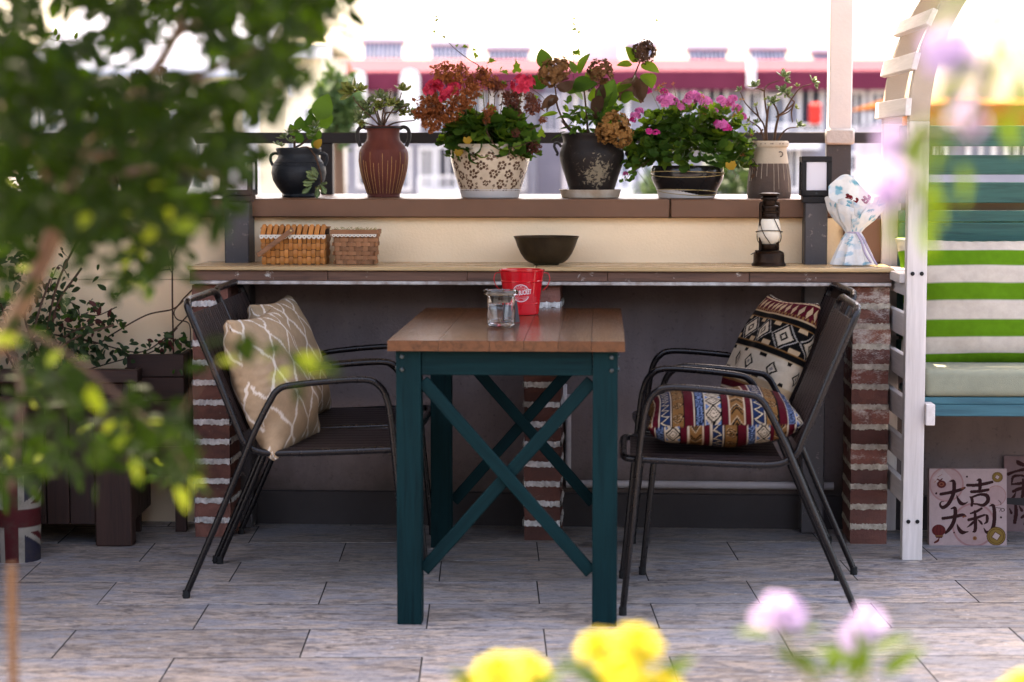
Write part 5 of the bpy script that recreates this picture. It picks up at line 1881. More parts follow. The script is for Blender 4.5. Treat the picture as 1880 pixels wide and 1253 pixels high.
D.stem([(1186, 66), (1192, 40), (1206, 16), (1216, 4)], .0009, 'stem', 'vine')
for x, y, L in ((1056, 48, 9), (1060, 54, 10), (1052, 92, 13), (1060, 94, 14), (1054, 40, 6), (1052, 30, 6), (1205, 34, 7), (1060, 120, 12)):
    leaf(D.t, 'ivy', 'leaf_bright', D.p(x, y, 0), (RN.uniform(-.9, .9), -.2, RN.uniform(-.2, .7)), (RN.uniform(-.4, .4), -.8, .6), L * D.s)
sb = MB()
for _ in range(60):
    x, y = RN.choice(((1056, 40), (1050, 82), (1060, 80), (1190, 50), (1200, 24), (1215, 14), (1176, 60)))
    p = D.p(x + RN.gauss(0, 8), y + RN.gauss(0, 9), RN.uniform(-.01, .01))
    sb.lathe([(0, -.0012), (.0011, 0), (0, .0012)], 5, c=p, capb=False)
o = sb.build('seed_sprays', MT['leaf_vine'], D.t)
o['kind'] = 'stuff'

# --- black bowl with pink geranium
saucer(1261, .435, 365.5, 351, 55, 'white saucer under the black bowl pot', 'saucer')
G = Pot('potted_plant', 'glossy black bowl pot tied with twine, bushy pink geranium', 1262, .435, 351.5, .0055)
G.lathe([(50, 351.5), (52, 350), (55, 341), (61, 330), (66, 319), (67.4, 310), (66.5, 301), (64.5, 296), (62.5, 295), (60, 300), (0, 303)], MT['pot_black'], n=64)


def twine(y0, y1, ph):
    pts = []
    for i in range(64):
        a = 2 * math.pi * i / 64
        y = (y0 + y1) / 2 + (y1 - y0) / 2 * math.sin(a + ph)
        hw = np.interp(-y, [-351.5, -341, -330, -319, -310, -301], [51.5, 55, 61, 66, 67.4, 66.5]) + .7
        pts.append((hw * G.s * math.cos(a), hw * G.s * math.sin(a), (351.5 - y) * G.s))
    MB().tube(pts, .0013, 5, closed=True).build('twine', MT['twine'], G.t, smooth=60)


twine(304, 316, 3.3)
twine(305, 312, .4)
twine(337, 349, 2.6)
twine(338, 346, .5)
for i in range(250):
    a, el = RN.uniform(0, 2 * math.pi), RN.random() ** .75 * 1.5 - .35
    R_ = RN.uniform(.72, 1.0)
    d = Vector((math.cos(a) * math.cos(el), math.sin(a) * math.cos(el) * .8, math.sin(el)))
    p = Vector((-.004, 0, 78 * G.s)) + Vector((d.x * .205, d.y * .16, d.z * (.155 if d.z > 0 else .13))) * R_
    leaf(G.t, 'round', RN.choice(('leaf', 'leaf', 'leaf', 'leaf_bright')), p, Vector((d.x, d.y, -.25 + .3 * d.z)) + rv() * .5, d + Vector((0, -.25, .5)) + rv() * .45, RN.uniform(.032, .052))
for i in range(46):
    x, y = RN.choice(((1240, 172), (1290, 178), (1335, 196), (1355, 205), (1345, 190), (1270, 186), (1205, 160), (1215, 150), (1375, 235), (1362, 250), (1380, 275), (1165, 285), (1172, 296)))
    x, y = x + RN.gauss(0, 10), y + RN.gauss(0, 10)
    d = RN.uniform(-.09, .03)
    G.stem([(1262 + (x - 1262) * .75, y + 34, d), (x, y, d)], .0012, 'stem')
    if RN.random() < .55:
        head(G.t, 'bud', RN.choice(('leaf_bright', 'leaf_bright', 'dried', 'hyd_gold')), G.p(x, y, d), RN.uniform(5, 8) * G.s)
    else:
        leaf(G.t, 'oval', 'leaf_bright', G.p(x, y, d), rv() + Vector((0, 0, .7)), rv(), 15 * G.s)
for x, y, R_, mk, d in ((1225, 177, 19, 'pink_soft', -.08), (1236, 180, 12, 'pink_soft', -.08), (1270, 172, 17, 'pink_soft', -.05), (1284, 176, 14, 'pink_soft', -.04), (1260, 178, 11, 'pink_soft', -.06), (1322, 178, 13, 'pink_soft', -.04), (1336, 182, 13, 'pink_soft', -.04), (1352, 192, 11, 'pink_soft', -.02), (1322, 220, 14, 'pink_soft', -.12), (1332, 226, 10, 'magenta', -.12), (1314, 216, 7, 'magenta', -.12),
                        (1190, 232, 8, 'magenta', -.13), (1203, 234, 8, 'magenta', -.13), (1166, 203, 11, 'pink_soft', -.03), (1160, 212, 8, 'magenta', -.03), (1189, 160, 8, 'magenta', 0), (1292, 190, 6, 'magenta', -.06), (1148, 311, 6, 'magenta', 0), (1214, 172, 12, 'pink_soft', -.06), (1296, 178, 12, 'pink_soft', -.04), (1344, 174, 11, 'pink_soft', -.03), (1362, 206, 9, 'pink_soft', -.02), (1172, 196, 10, 'pink_soft', -.04), (1248, 188, 9, 'pink_soft', -.08), (1310, 196, 8, 'pink_soft', -.08), (1196, 150, 7, 'pink_soft', 0), (1218, 160, 8, 'magenta', -.02)):
    head(G.t, 'fresh', mk, G.p(x, y, d), R_ * G.s)
dome_fill(G, 300, 'round', 'leaf', (-.004, 0, 76 * G.s), .20, .15, .155, .10, .030, .048)
for i in range(46):
    x = RN.uniform(1180, 1365)
    y = 186 + 26 * ((x - 1268) / 95) ** 2 + RN.uniform(-6, 16)
    leaf(G.t, 'round', 'leaf_bright', G.p(x, y, RN.uniform(-.10, .02)), rv() + Vector((0, -.3, .3)), Vector((0, -.5, .8)) + rv() * .5, RN.uniform(.024, .036))
leaf(G.t, 'round', 'leaf_yellow', G.p(1336, 286, -.15), (.3, -.4, -.7), (0, -1, .4), .036)
for pts in ([(1196, 280, -.06), (1176, 296, -.05), (1160, 308, -.03), (1150, 318, -.02)], [(1350, 282, -.04), (1372, 290, -.03), (1384, 305, -.03)], [(1355, 270, -.02), (1378, 280, -.02), (1390, 296, -.02)], [(1340, 292, -.06), (1350, 312, -.06)]):
    G.stem(pts, .0016, 'stem_brown')
for i in range(26):
    x, y = RN.choice(((1160, 300), (1152, 316), (1170, 292), (1158, 322), (1378, 296), (1388, 304), (1368, 284)))
    leaf(G.t, 'round' if x < 1300 else 'dry', 'leaf' if x < 1300 else RN.choice(('leaf_dry', 'leaf_bright')), G.p(x + RN.gauss(0, 6), y + RN.gauss(0, 6), RN.uniform(-.06, .02)), rv(), Vector((0, -1, .4)) + rv() * .5, RN.uniform(8, 14) * G.s)

# --- pale crock with bonsai succulent
MT['crock_top'] = M_('cream_crackle', (0.50, 0.43, 0.32), (0.40, 0.33, 0.24), rough=0.6, sc=14, bmp=0.3, rv=0)
MT['crock_low'] = M_('brown_stoneware', (0.125, 0.088, 0.068), (0.07, 0.05, 0.04), rough=0.7, sc=16, bmp=0.5, rv=0)
J = Pot('potted_plant', 'two tone crock, cream above brown, with a bonsai-like succulent', 1412.5, .46, 362.5)
J.lathe([(38.5, 362.5), (39.5, 361), (40.5, 352), (40.2, 342), (38.8, 325), (36.5, 309), (35.2, 299)], MT['crock_low'], n=64)
J.lathe([(35.2, 299.3), (34.4, 293), (32.2, 280), (31.2, 271), (32, 269), (34.6, 268), (35.6, 264), (35, 259.5), (33, 257.5), (30, 258.5), (28.5, 266), (0, 268)], MT['crock_top'], n=64)
for k in range(22):
    a = 2 * math.pi * k / 22 + RN.uniform(-.05, .05)
    y1 = RN.uniform(322, 358)
    pts = []
    for y in np.linspace(298.6, y1, 6):
        hw = np.interp(y, [299, 309, 325, 342, 352, 361], [35.2, 36.5, 38.8, 40.2, 40.5, 39.5]) + .15
        pts.append((hw * J.s * math.cos(a), hw * J.s * math.sin(a), (362.5 - y) * J.s))
    MB().tube(pts, .0010, 4).build('glaze_run', MT['crock_top'], J.t, smooth=60)
ch = MB()
for k in range(16):
    a = -math.pi / 2 + RN.uniform(-1.4, 1.4)
    ch.lathe([(.0001, 0), (.0045 * RN.uniform(.4, 1), .0003), (0, .0011)], 6, c=(0, 0, 0))
    for q in range(len(ch.v) - 18, len(ch.v)):
        x, y, z = ch.v[q]
        R_ = 35.4 * J.s
        ch.v[q] = ((R_ + z) * math.cos(a + x / R_), (R_ + z) * math.sin(a + x / R_), (362.5 - 263) * J.s + y * .5)
o = ch.build('chips', MT['crock_low'], J.t)
o['kind'] = 'stuff'
rg = [(4.5 * J.s * math.cos(a), 0, 4.5 * J.s * math.sin(a)) for a in [2 * math.pi * i / 14 for i in range(14)]]
MB().tube(rg, .0016, 5, closed=True).build('seal', MT['crock_low'], J.t, M=Matrix.Translation((18 * J.s, -27.6 * J.s, (362.5 - 282) * J.s)))
TR_ = [[(1408, 266), (1406, 240), (1408, 210), (1410, 196), (1414, 186)], [(1420, 266), (1424, 232), (1428, 212), (1424, 198), (1418, 188)], [(1404, 264), (1402, 232, -.02), (1392, 214), (1378, 200), (1366, 186), (1358, 168)], [(1404, 262), (1396, 236, .02), (1384, 226, .02), (1376, 221)],
       [(1408, 214), (1404, 192), (1402, 166), (1410, 154, .01), (1430, 147, .01)], [(1424, 214), (1440, 202, -.02), (1456, 188, -.02), (1452, 182, -.02), (1440, 170, -.02)], [(1440, 202), (1456, 176, .02), (1470, 160, .02), (1488, 154, .02)], [(1426, 262), (1434, 244, -.03), (1446, 234, -.03), (1462, 232, -.03)],
       [(1456, 188), (1452, 205), (1454, 224)], [(1428, 212), (1446, 205, .03), (1456, 196, .03)], [(1402, 166), (1392, 162), (1384, 162)], [(1392, 214), (1388, 200), (1386, 194)], [(1400, 236), (1394, 244), (1388, 240)]]
for i, q in enumerate(TR_):
    J.stem(q, .0052 if i < 2 else .0034, 'stem_brown', 'branch')
for x, y, R_, ax in ((1357, 165, 10, (-.5, -.5, .7)), (1384, 158, 15, (-.2, -.5, .8)), (1436, 140, 17, (.2, -.5, .8)), (1441, 148, 12, (.6, -.5, .3)), (1436, 168, 18, (-.1, -.7, .6)), (1442, 172, 13, (.5, -.6, .1)), (1418, 186, 16, (0, -.8, .6)), (1490, 150, 14, (.6, -.4, .6)), (1494, 156, 10, (.7, -.5, -.2)), (1465, 229, 14, (.6, -.6, .5)),
                     (1386, 193, 7, (-.3, -.5, .6)), (1389, 224, 10, (-.3, -.7, .5)), (1381, 240, 11, (-.6, -.6, .2)), (1459, 197, 8, (.6, -.5, .4)), (1462, 158, 8, (.1, -.4, .8)), (1376, 220, 8, (-.7, -.5, .3)), (1404, 182, 6, (-.3, -.5, .8))):
    rosette(J.t, J.p(x, y, RN.uniform(-.02, .02)), ax, R_ * J.s * 1.05, 'succ' if R_ > 9 else 'succ_y', 10)

# --- big dark jar half hidden behind the tree, a small one beside it
K = Pot('potted_plant', 'large dark green jar behind the tree leaves, brown heads above it', 284, .50, 357)
K.lathe([(50, 357), (52, 355), (60, 345), (68, 325), (74, 300), (77, 278), (76, 262), (70, 250), (64, 246), (60, 249), (0, 252)], MT['pot_dark2'], n=56)
for i in range(60):
    x, y = RN.uniform(215, 345), RN.uniform(165, 250)
    leaf(K.t, 'broad', 'leaf', K.p(x, y, RN.uniform(-.1, .1)), rv() + Vector((0, 0, .4)), Vector((0, -.6, .6)) + rv() * .5, RN.uniform(22, 40) * K.s)
for x, y, R_ in ((256, 140, 13), (299, 131, 11), (308, 140, 9)):
    head(K.t, 'hyd', 'hyd_dark', K.p(x, y), R_ * K.s)
    K.stem([(280, 250), ((x + 280) / 2, 190), (x, y)], .003, 'stem_brown', 'branch')
K.stem([(280, 250, .05), (180, 160, .05), (60, 66, .05), (110, 77, .05), (200, 81, .05), (290, 80, .05), (322, 70, .05), (332, 44, .05)], .0014, 'stem_brown', 'vine')
for x, y in ((72, 62), (100, 66), (103, 76), (136, 73), (197, 74), (250, 76), (35, 82), (160, 80), (240, 78)):
    leaf(K.t, 'oval', 'leaf_bright', K.p(x, y, .05), (RN.uniform(-.5, .5), 0, 1), (0, -1, .2), 14 * K.s)
L_ = Pot('potted_plant', 'small dark pot with drooping leaves at the far end of the ledge', 187, .46, 352)
L_.lathe([(26, 352), (27, 350), (30, 330), (33, 300), (34, 284), (35, 280), (33, 278), (31, 284), (0, 288)], MT['pot_black'], n=40)
for i in range(30):
    leaf(L_.t, 'long', RN.choice(('leaf', 'leaf_bright', 'leaf_dry')), L_.p(187 + RN.gauss(0, 16), 278, RN.uniform(-.04, .04)), rv() + Vector((0, 0, .9)), rv(), RN.uniform(24, 44) * L_.s)
saucer(183, .46, 358.5, 352, 36, 'pale saucer under the small dark pot behind the tree', 'saucer')
L_.t.matrix_basis = L_.t.matrix_basis @ Matrix.Translation((0, 0, .0055))
# ================================================================== ARBOUR BENCH
A0 = fl(1656, 1029.5)
AM = Matrix.Translation(A0) @ Matrix.Rotation(rad(-1.5), 4, 'Z')
AI = AM.inverted()
AR = AI.to_3x3()


def sp(px, py, c):
    o, d = AI @ EYEV, AR @ ray(px, py)
    return o + d * ((c - o.y) / d.y)


arb = thing('arbour_bench', 'white arched garden arbour with a bench and green slatted back', 'arbour', frame=AM)
PWD, AW, AD = .060, 1.44, .50
ZA = sp(1675, 222, 0).z
for x in (0, AW - PWD):
    for y in (0, AD):
        po = MB().box(x, x + PWD, y, y + .045, 0, ZA - .001).build('post', MT['white_wood'], arb, bevel=.003, seg=2)
        if y == 0:
            for px_, py_ in ((1680, 503), (1697, 503), (1663, 958), (1683, 958)):
                q = sp(px_, py_, 0)
                xx = x + (.017 if px_ in (1680, 1663) else .044)
                MB().lathe([(.0062, 0), (.0062, .0015), (.005, .003), (.0022, .0032), (.0018, .0012), (0, .0012)], 14).build('screw', MT['black'], po, M=Matrix.Translation((xx, -.0005, q.z)) @ Matrix.Rotation(math.pi / 2, 4, 'X'))


def arch(y0, y1):
    R0, R1, n = AW / 2, AW / 2 - PWD, 48
    m = MB()
    v, f = [], []
    for i in range(n + 1):
        t = math.pi * i / n
        for r_ in (R0, R1):
            for y in (y0, y1):
                v.append((AW / 2 - r_ * math.cos(t), y, ZA + r_ * math.sin(t)))
        if i:
            k = 4 * i
            f += [(k - 4, k - 3, k + 1, k), (k - 2, k + 2, k + 3, k - 1), (k - 4, k, k + 2, k - 2), (k - 3, k - 1, k + 3, k + 1)]
    f += [(0, 2, 3, 1), (4 * n, 4 * n + 1, 4 * n + 3, 4 * n + 2)]
    return m.add(v, f).build('arch_board', MT['arch'], arb, smooth=40)


arch(.002, .043)
arch(AD + .002, AD + .043)
sl = MB().box(-.026, .026, -.03, AD + .07, 0, .018).mesh('arch_slat', bevel=.002)
sl.materials.append(MT['white_slat'])
for k in range(17):
    t = rad(3.2 + 10.6 * k)
    R_ = AW / 2 + .0006
    put('arch_slat', sl, None, arb, Matrix.Translation((AW / 2 - R_ * math.cos(t), 0, ZA + R_ * math.sin(t))) @ Matrix.Rotation(-(math.pi / 2 - t), 4, 'Y'))
# armrests and slatted ends
za = sp(1668, 503, .05).z
for x0_ in (-.014, AW - PWD + .004):
    MB().box(x0_, x0_ + .07, .046, AD - .001, za - .028, za).build('armrest', MT['white_slat'], arb, bevel=.002)
for x0_ in (.004, AW - .024):
    for a, b in ((512, 544), (577, 620), (654, 697), (731, 774), (808, 850), (885, 925)):
        MB().box(x0_, x0_ + .02, .046, AD - .002, sp(1668, b, .05).z, sp(1668, a, .05).z).build('end_slat', MT['white_slat'], arb, bevel=.002)
# green back boards, seat boards, cross beam
for a, b in ((231, 269), (285, 321), (335, 373), (387, 407.5), (409, 446), (452, 489), (495, 532), (538, 575), (581, 618), (624, 661)):
    MB().box(PWD - .01, AW - PWD + .01, AD - .022, AD - .002, sp(1780, b, AD - .02).z, sp(1780, a, AD - .02).z).build('back_board', MT['green_board'], arb, bevel=.002)
zs0, zs1, zs2 = sp(1780, 765, .05).z, sp(1780, 742.5, .05).z, sp(1780, 730, .05).z
MB().box(PWD - .005, AW - PWD + .005, .050, .072, zs0, zs1 - .0008).build('seat_apron', MT['blue_board'], arb, bevel=.002)
for i in range(5):
    MB().box(PWD - .004, AW - PWD + .004, .049 + .083 * i, .049 + .083 * i + .078, zs1, zs2).build('seat_board', MT['blue_board'], arb, bevel=.002)
q0, q1 = sp(1695, 782, -.02), sp(1712.5, 743, -.02)
MB().box(PWD + .0005, PWD + .0005 + (q1.x - q0.x), -.02, .0485, q0.z, q1.z).build('cross_beam', MT['white_slat'], arb, bevel=.002)
# seat pad
zp0, zp1 = zs2 + .0008, sp(1780, 679, .05).z
pm = MB().box(PWD + .004, AW - PWD - .004, .045, .462, zp0, zp1).mesh('seat_pad', bevel=.022, smooth=60, seg=4)
sp_ = put('seat_pad', pm, MT['pad'], None, AM)
tag(sp_, 'sage grey seat pad on the blue bench boards', 'seat pad')

# ---- printed cards under the bench
def painter(n, m, w, h):
    u, v = np.meshgrid(np.linspace(0, 1, n), np.linspace(0, 1, m), indexing='ij')
    return u.ravel() * w, v.ravel() * h


def seg_d(x, y, a, b):
    ax, ay, bx, by = a[0], a[1], b[0], b[1]
    dx, dy = bx - ax, by - ay
    t = np.clip(((x - ax) * dx + (y - ay) * dy) / (dx * dx + dy * dy + 1e-9), 0, 1)
    return np.hypot(x - ax - t * dx, y - ay - t * dy), t


def brush(rgb, x, y, pts, col):
    P = [Vector((p[0], p[1], p[2])) for p in pts]
    P = catmull(P, 6) if len(P) > 2 else P
    m = np.zeros(len(x), bool)
    for a, b in zip(P, P[1:]):
        d, t = seg_d(x, y, a, b)
        m |= d < (a.z + (b.z - a.z) * t) / 2
    rgb[m] = col


INK = (.030, .0055, .0055)
DA = [[(235, 545, 36), (320, 530, 36), (400, 512, 40), (470, 490, 36), (512, 470, 24)], [(335, 395, 8), (385, 400, 40), (388, 500, 46), (365, 580, 46), (320, 660, 44), (260, 700, 40), (226, 670, 26), (238, 635, 14), (270, 630, 6)], [(418, 555, 6), (440, 610, 34), (470, 650, 44), (510, 655, 26), (552, 632, 5)]]
JI = [[(545, 440, 34), (640, 440, 38), (740, 425, 38), (835, 402, 32)], [(655, 385, 8), (690, 380, 40), (692, 440, 42), (690, 500, 40)], [(592, 516, 34), (690, 510, 38), (788, 492, 32)], [(575, 575, 14), (595, 590, 34), (602, 630, 38), (596, 675, 30)], [(596, 580, 24), (690, 548, 30), (770, 560, 46), (785, 620, 46), (730, 672, 38), (660, 660, 22), (600, 655, 20)]]
DA2 = [[(258, 826, 36), (340, 815, 36), (420, 800, 40), (490, 785, 36), (525, 800, 20)], [(350, 715, 8), (400, 708, 40), (400, 800, 46), (378, 880, 46), (335, 950, 44), (290, 995, 26)], [(422, 888, 6), (445, 945, 38), (480, 985, 48), (520, 985, 26), (562, 978, 5)]]
LI = [[(712, 708, 26), (650, 745, 30), (582, 768, 18)], [(560, 842, 34), (640, 822, 34), (742, 785, 26)], [(632, 745, 30), (640, 850, 42), (636, 960, 40), (610, 980, 14)], [(632, 845, 16), (596, 888, 30), (540, 930, 6)], [(668, 838, 10), (700, 868, 28), (716, 890, 20)], [(756, 782, 12), (776, 800, 34), (774, 860, 32), (742, 888, 10)], [(800, 682, 10), (846, 676, 38), (862, 760, 44), (856, 880, 46), (828, 965, 46), (770, 985, 34), (738, 938, 10)]]


def coin(rgb, x, y, cx, cy, rx, ry):
    e = np.hypot((x - cx) / rx, (y - cy) / ry)
    rgb[e < 1] = (.085, .040, .010)
    rgb[e < .92] = (.235, .135, .030)
    rgb[(e < .80) & (e > .74)] = (.11, .055, .012)
    xr, yr = (x - cx) / rx, (y - cy) / ry
    a = rad(12)
    xr, yr = xr * math.cos(a) - yr * math.sin(a), xr * math.sin(a) + yr * math.cos(a)
    rgb[(np.abs(xr) + np.abs(yr) < .52)] = (.10, .045, .012)
    rgb[(np.abs(xr) + np.abs(yr) < .42)] = (.50, .36, .32)


def card_front(name, label, M, w, h, draw, x0, y0, x1, y1, n=260):
    """a closed square paper carton; its front face carries the print"""
    t = bpy.data.objects.new(name, None)
    COL.objects.link(t)
    t.matrix_basis = M
    tag(t, label, 'card box', 'printed card boxes under the bench')
    MB().box(0, w, .0004, .035, 0, h).build('carton', MT['paperprint_plain'], t, bevel=.002)
    m_ = int(n * h / w)
    U, V = np.meshgrid(np.linspace(0, 1, n), np.linspace(0, 1, m_), indexing='ij')
    vv = np.stack([U.ravel() * w, -.0006 + .0012 * np.cos(2 * np.pi * (U.ravel() - .62) * 2.0) * 0, V.ravel() * h], 1)
    i, j = np.meshgrid(np.arange(n - 1), np.arange(m_ - 1), indexing='ij')
    a = (i * m_ + j).ravel()
    fc = np.stack([a, a + m_, a + m_ + 1, a + 1], 1)
    me = bpy.data.meshes.new('front_print')
    me.from_pydata(vv.tolist(), [], fc.tolist())
    x, y = x0 + U.ravel() * (x1 - x0), y1 - V.ravel() * (y1 - y0)
    rgb = np.tile(np.array((.46, .33, .31)), (len(x), 1))
    draw(rgb, x, y)
    rgb *= .66
    paint(me, rgb)
    put('front_print', me, MT['paperprint'], t)
    return t


MT['paperprint_plain'] = M_('pink_card', (0.27, 0.18, 0.17), rough=0.7, rv=0)


def draw_luck(rgb, x, y):
    for cx, cy, r_ in ((300, 430, 205), (620, 900, 260), (880, 560, 120)):
        e = np.hypot(x - cx, y - cy)
        rgb[(e < r_)] = rgb[e < r_] * np.array((.93, .84, .84))
        rgb[(e < r_ * .98) & (e > r_ * .90)] *= np.array((.86, .68, .68))
    e = np.abs(x - 250) + np.abs(y - 360)
    rgb[e < 110] = (.47, .36, .34)
    for st in DA + JI + DA2 + LI:
        brush(rgb, x, y, st, INK)
    for st in (DA, DA2):
        brush(rgb, x, y, [(st[0][-1][0] - 30, st[0][-1][1] + 8, 20), (st[0][-1][0] - 5, st[0][-1][1], 16)], (.20, .05, .02))
    coin(rgb, x, y, 895, 346, 64, 60)
    coin(rgb, x, y, 882, 1030, 112, 108)
    # lantern
    e = np.hypot((x - 210) / 80, (y - 965) / 68)
    rgb[e < 1] = (.13, .016, .014)
    rgb[(e < 1) & (np.abs((x - 210) / np.sqrt(np.clip(1 - ((y - 965) / 68) ** 2, .05, 1)) % 40 - 20) < 4)] = (.07, .010, .010)
    rgb[(np.abs(x - 215) < 46) & (np.abs(y - 1030) < 9)] = (.20, .09, .03)
    rgb[(np.abs(x - 215) < 38) & (np.abs(y - 1045) < 8)] = (.10, .02, .015)
    brush(rgb, x, y, [(215, 1055, 10), (200, 1085, 26), (165, 1105, 22)], (.12, .018, .014))
    # purse
    rgb[np.hypot((x - 242) / 54, (y - 430) / 44) < 1] = (.11, .016, .014)
    rgb[np.abs(np.hypot((x - 242) / 54, (y - 430) / 44) - .42) < .10] = (.26, .09, .04)
    brush(rgb, x, y, [(195, 372, 16), (225, 385, 16), (250, 366, 14)], (.10, .016, .014))
    for q in ([(160, 410, 5), (185, 380, 5)], [(200, 345, 5), (245, 318, 5)]):
        brush(rgb, x, y, q, (.33, .10, .05))
    rgb[np.hypot(x - 632, y - 1055) < 24] = (.27, .11, .03)
    rgb[np.hypot(x - 632, y - 1055) < 9] = (.16, .03, .02)
    for cx, cy, r_ in ((540, 342, 11), (181, 536, 13), (390, 990, 10), (938, 812, 12)):
        rgb[np.hypot(x - cx, y - cy) < r_] = INK
    for q in ([(885, 700, 6), (930, 705, 7), (972, 712, 9), (975, 735, 8), (945, 740, 7), (938, 715, 6), (920, 748, 5)], [(905, 612, 6), (935, 640, 8), (936, 668, 6)]):
        brush(rgb, x, y, q, INK)


def draw_second(rgb, x, y):
    c = (.085, .022, .020)
    for q in ([(1095, 160, 8), (1120, 190, 52), (1180, 215, 40)], [(1000, 320, 40), (1080, 290, 28), (1200, 262, 40), (1330, 250, 30)], [(1040, 420, 20), (1060, 350, 34), (1150, 335, 26), (1220, 360, 30)], [(1040, 440, 20), (1120, 430, 34), (1250, 405, 30)],
              [(1060, 520, 34), (1130, 490, 40), (1250, 470, 26)], [(1170, 380, 24), (1175, 520, 44), (1160, 600, 36)], [(1090, 530, 10), (1060, 590, 34), (1010, 640, 10)], [(1230, 530, 12), (1270, 590, 34)],
              [(1085, 640, 20), (1095, 760, 46), (1080, 880, 40)], [(1020, 720, 12), (1040, 770, 32)], [(1130, 690, 14), (1160, 740, 36)], [(1160, 820, 30), (1230, 780, 40), (1330, 760, 30)], [(1260, 660, 20), (1250, 800, 46), (1190, 900, 20)]):
        brush(rgb, x, y, q, c)
    rgb *= np.array((.62, .55, .58))


cp0 = fl(1706, 1001.5)
card_front('card_box', 'pink square card box with dark red brush lettering and coins', Matrix.Translation(cp0) @ Matrix.Rotation(rad(-1), 4, 'Z') @ Matrix.Rotation(rad(-5), 4, 'X'), .241, .240, draw_luck, 100, 248, 1005, 1138)
cp1 = fl(1842, 976)
card_front('card_box', 'darker printed card box standing behind the pink one', Matrix.Translation(cp1) @ Matrix.Rotation(rad(-3), 4, 'Z') @ Matrix.Rotation(rad(-3), 4, 'X'), .25, .245, draw_second, 950, 112, 1850, 985, 160)

# ================================================================== PLANTERS AND VINES AT THE WALL
P0 = fl(240, 1004)
PM_ = Matrix.Translation(P0)


def pz(py, px=200):
    return at(px, py, P0.y).z


def pxx(px, py=850):
    return at(px, py, P0.y).x - P0.x


pl_ = thing('planter_box', 'dark stained wooden planter box with a double top rail', 'planter', P0)
for a, b in ((-175, -120), (-119, -60), (-59, 0), (1, 40), (41, 81), (82, 124), (124.5, 172)):
    MB().box(pxx(a) + .001, pxx(b) - .001, .018, .036, pz(965), pz(690)).build('plank', MT['planter'], pl_, bevel=.002)
for a in (-240, 173):
    MB().box(pxx(a), pxx(a + 67), 0, .07, 0, pz(703)).build('post', MT['planter'], pl_, bevel=.004)
for ya, yb_, pr_, xr_ in ((678, 702, -.028, 259), (727, 749, -.020, 262)):
    MB().box(pxx(-260), pxx(xr_), pr_, -.0005, pz(yb_), pz(ya)).build('rail', MT['planter_x'], pl_, bevel=.003)
for ya, yb_ in ((703, 726), (750, 773)):
    MB().box(pxx(228), pxx(239), -.012, -.0005, pz(yb_), pz(ya)).build('peg', MT['planter'], pl_, bevel=.002)
xa, xb = pxx(-230), pxx(238)
for k in range(5):
    MB().box(xb - .02, xb - .003, .072 + .062 * k, .072 + .062 * k + .060, pz(965), pz(690)).build('plank', MT['planter'], pl_, bevel=.002)
MB().box(xa, xb - .021, .037, .38, pz(965), pz(700)).build('soil', MT['soil'], pl_)
P1 = at(262, 720, 6.62)
p2 = thing('planter_box', 'second planter box, dark and plain, between the railed one and the brick pier', 'planter', (P1.x, P1.y, 0))
wz = at(300, 651, 6.62).z
wr_ = at(338, 700, 6.62).x - P1.x
for k in range(5):
    MB().box(-.05, wr_, -.0, .018, wz - .075 * (k + 1) + .002, wz - .075 * k).build('plank', MT['planter_x'], p2, bevel=.002)
for k in range(3):
    MB().box(wr_ - .018, wr_, .019 + .07 * k, .019 + .07 * k + .068, wz - .375, wz).build('plank', MT['planter'], p2, bevel=.002)
MB().box(-.05, wr_ - .019, .019, .21, .18, wz - .03).build('soil', MT['soil'], p2)
for x in (-.05, wr_ - .035):
    MB().box(x, x + .035, .0, .03, 0, wz - .376).build('foot', MT['planter'], p2)

vn = thing('climbing_plant', 'bare twigs and dark leafy vines climbing the beige wall', 'climbing plant', (P1.x - .15, P1.y + .12, wz - .03))
vo = vn.matrix_basis.translation.copy()


def vp(cx, cy_, Y):          # pixels of one enlarged view of the photograph (0.3831 per pixel, origin 0,380)
    return at(cx * .3831, 380 + cy_ * .3831, Y) - vo


for pts, r_ in (([(835, 860), (830, 640), (826, 440), (825, 250), (815, 200), (775, 110)], .0042), ([(825, 250), (850, 190), (872, 158)], .0028), ([(826, 320), (810, 290), (803, 245)], .002), ([(560, 430), (640, 345), (700, 318), (780, 303), (832, 298)], .0026), ([(400, 640), (470, 655), (540, 610), (700, 520), (830, 490), (880, 440), (925, 395)], .0034),
                ([(240, 610), (420, 640), (600, 690), (700, 690), (800, 620), (900, 520), (925, 480)], .0036), ([(905, 1000), (905, 800), (912, 640), (905, 560), (850, 540), (835, 500), (880, 450)], .0026), ([(420, 780), (560, 740), (740, 690), (850, 580)], .003), ([(600, 775), (690, 735), (745, 708)], .003), ([(690, 820), (760, 780), (800, 768)], .0036),
                ([(250, 560), (370, 590), (390, 520), (470, 520), (560, 480)], .0026), ([(330, 700), (360, 600), (380, 540), (360, 470), (250, 440), (180, 430)], .003), ([(740, 790), (720, 760), (735, 720)], .002), ([(735, 800), (780, 860), (850, 860), (920, 830)], .0018), ([(230, 420), (260, 320), (290, 280), (330, 340)], .0024)):
    Y = 6.72
    MB().tube(catmull([vp(a, b, Y + RN.uniform(-.03, .05)) for a, b in pts], 6), r_ * .75, 6).build('stem', MT['stem_brown'], vn, smooth=60)
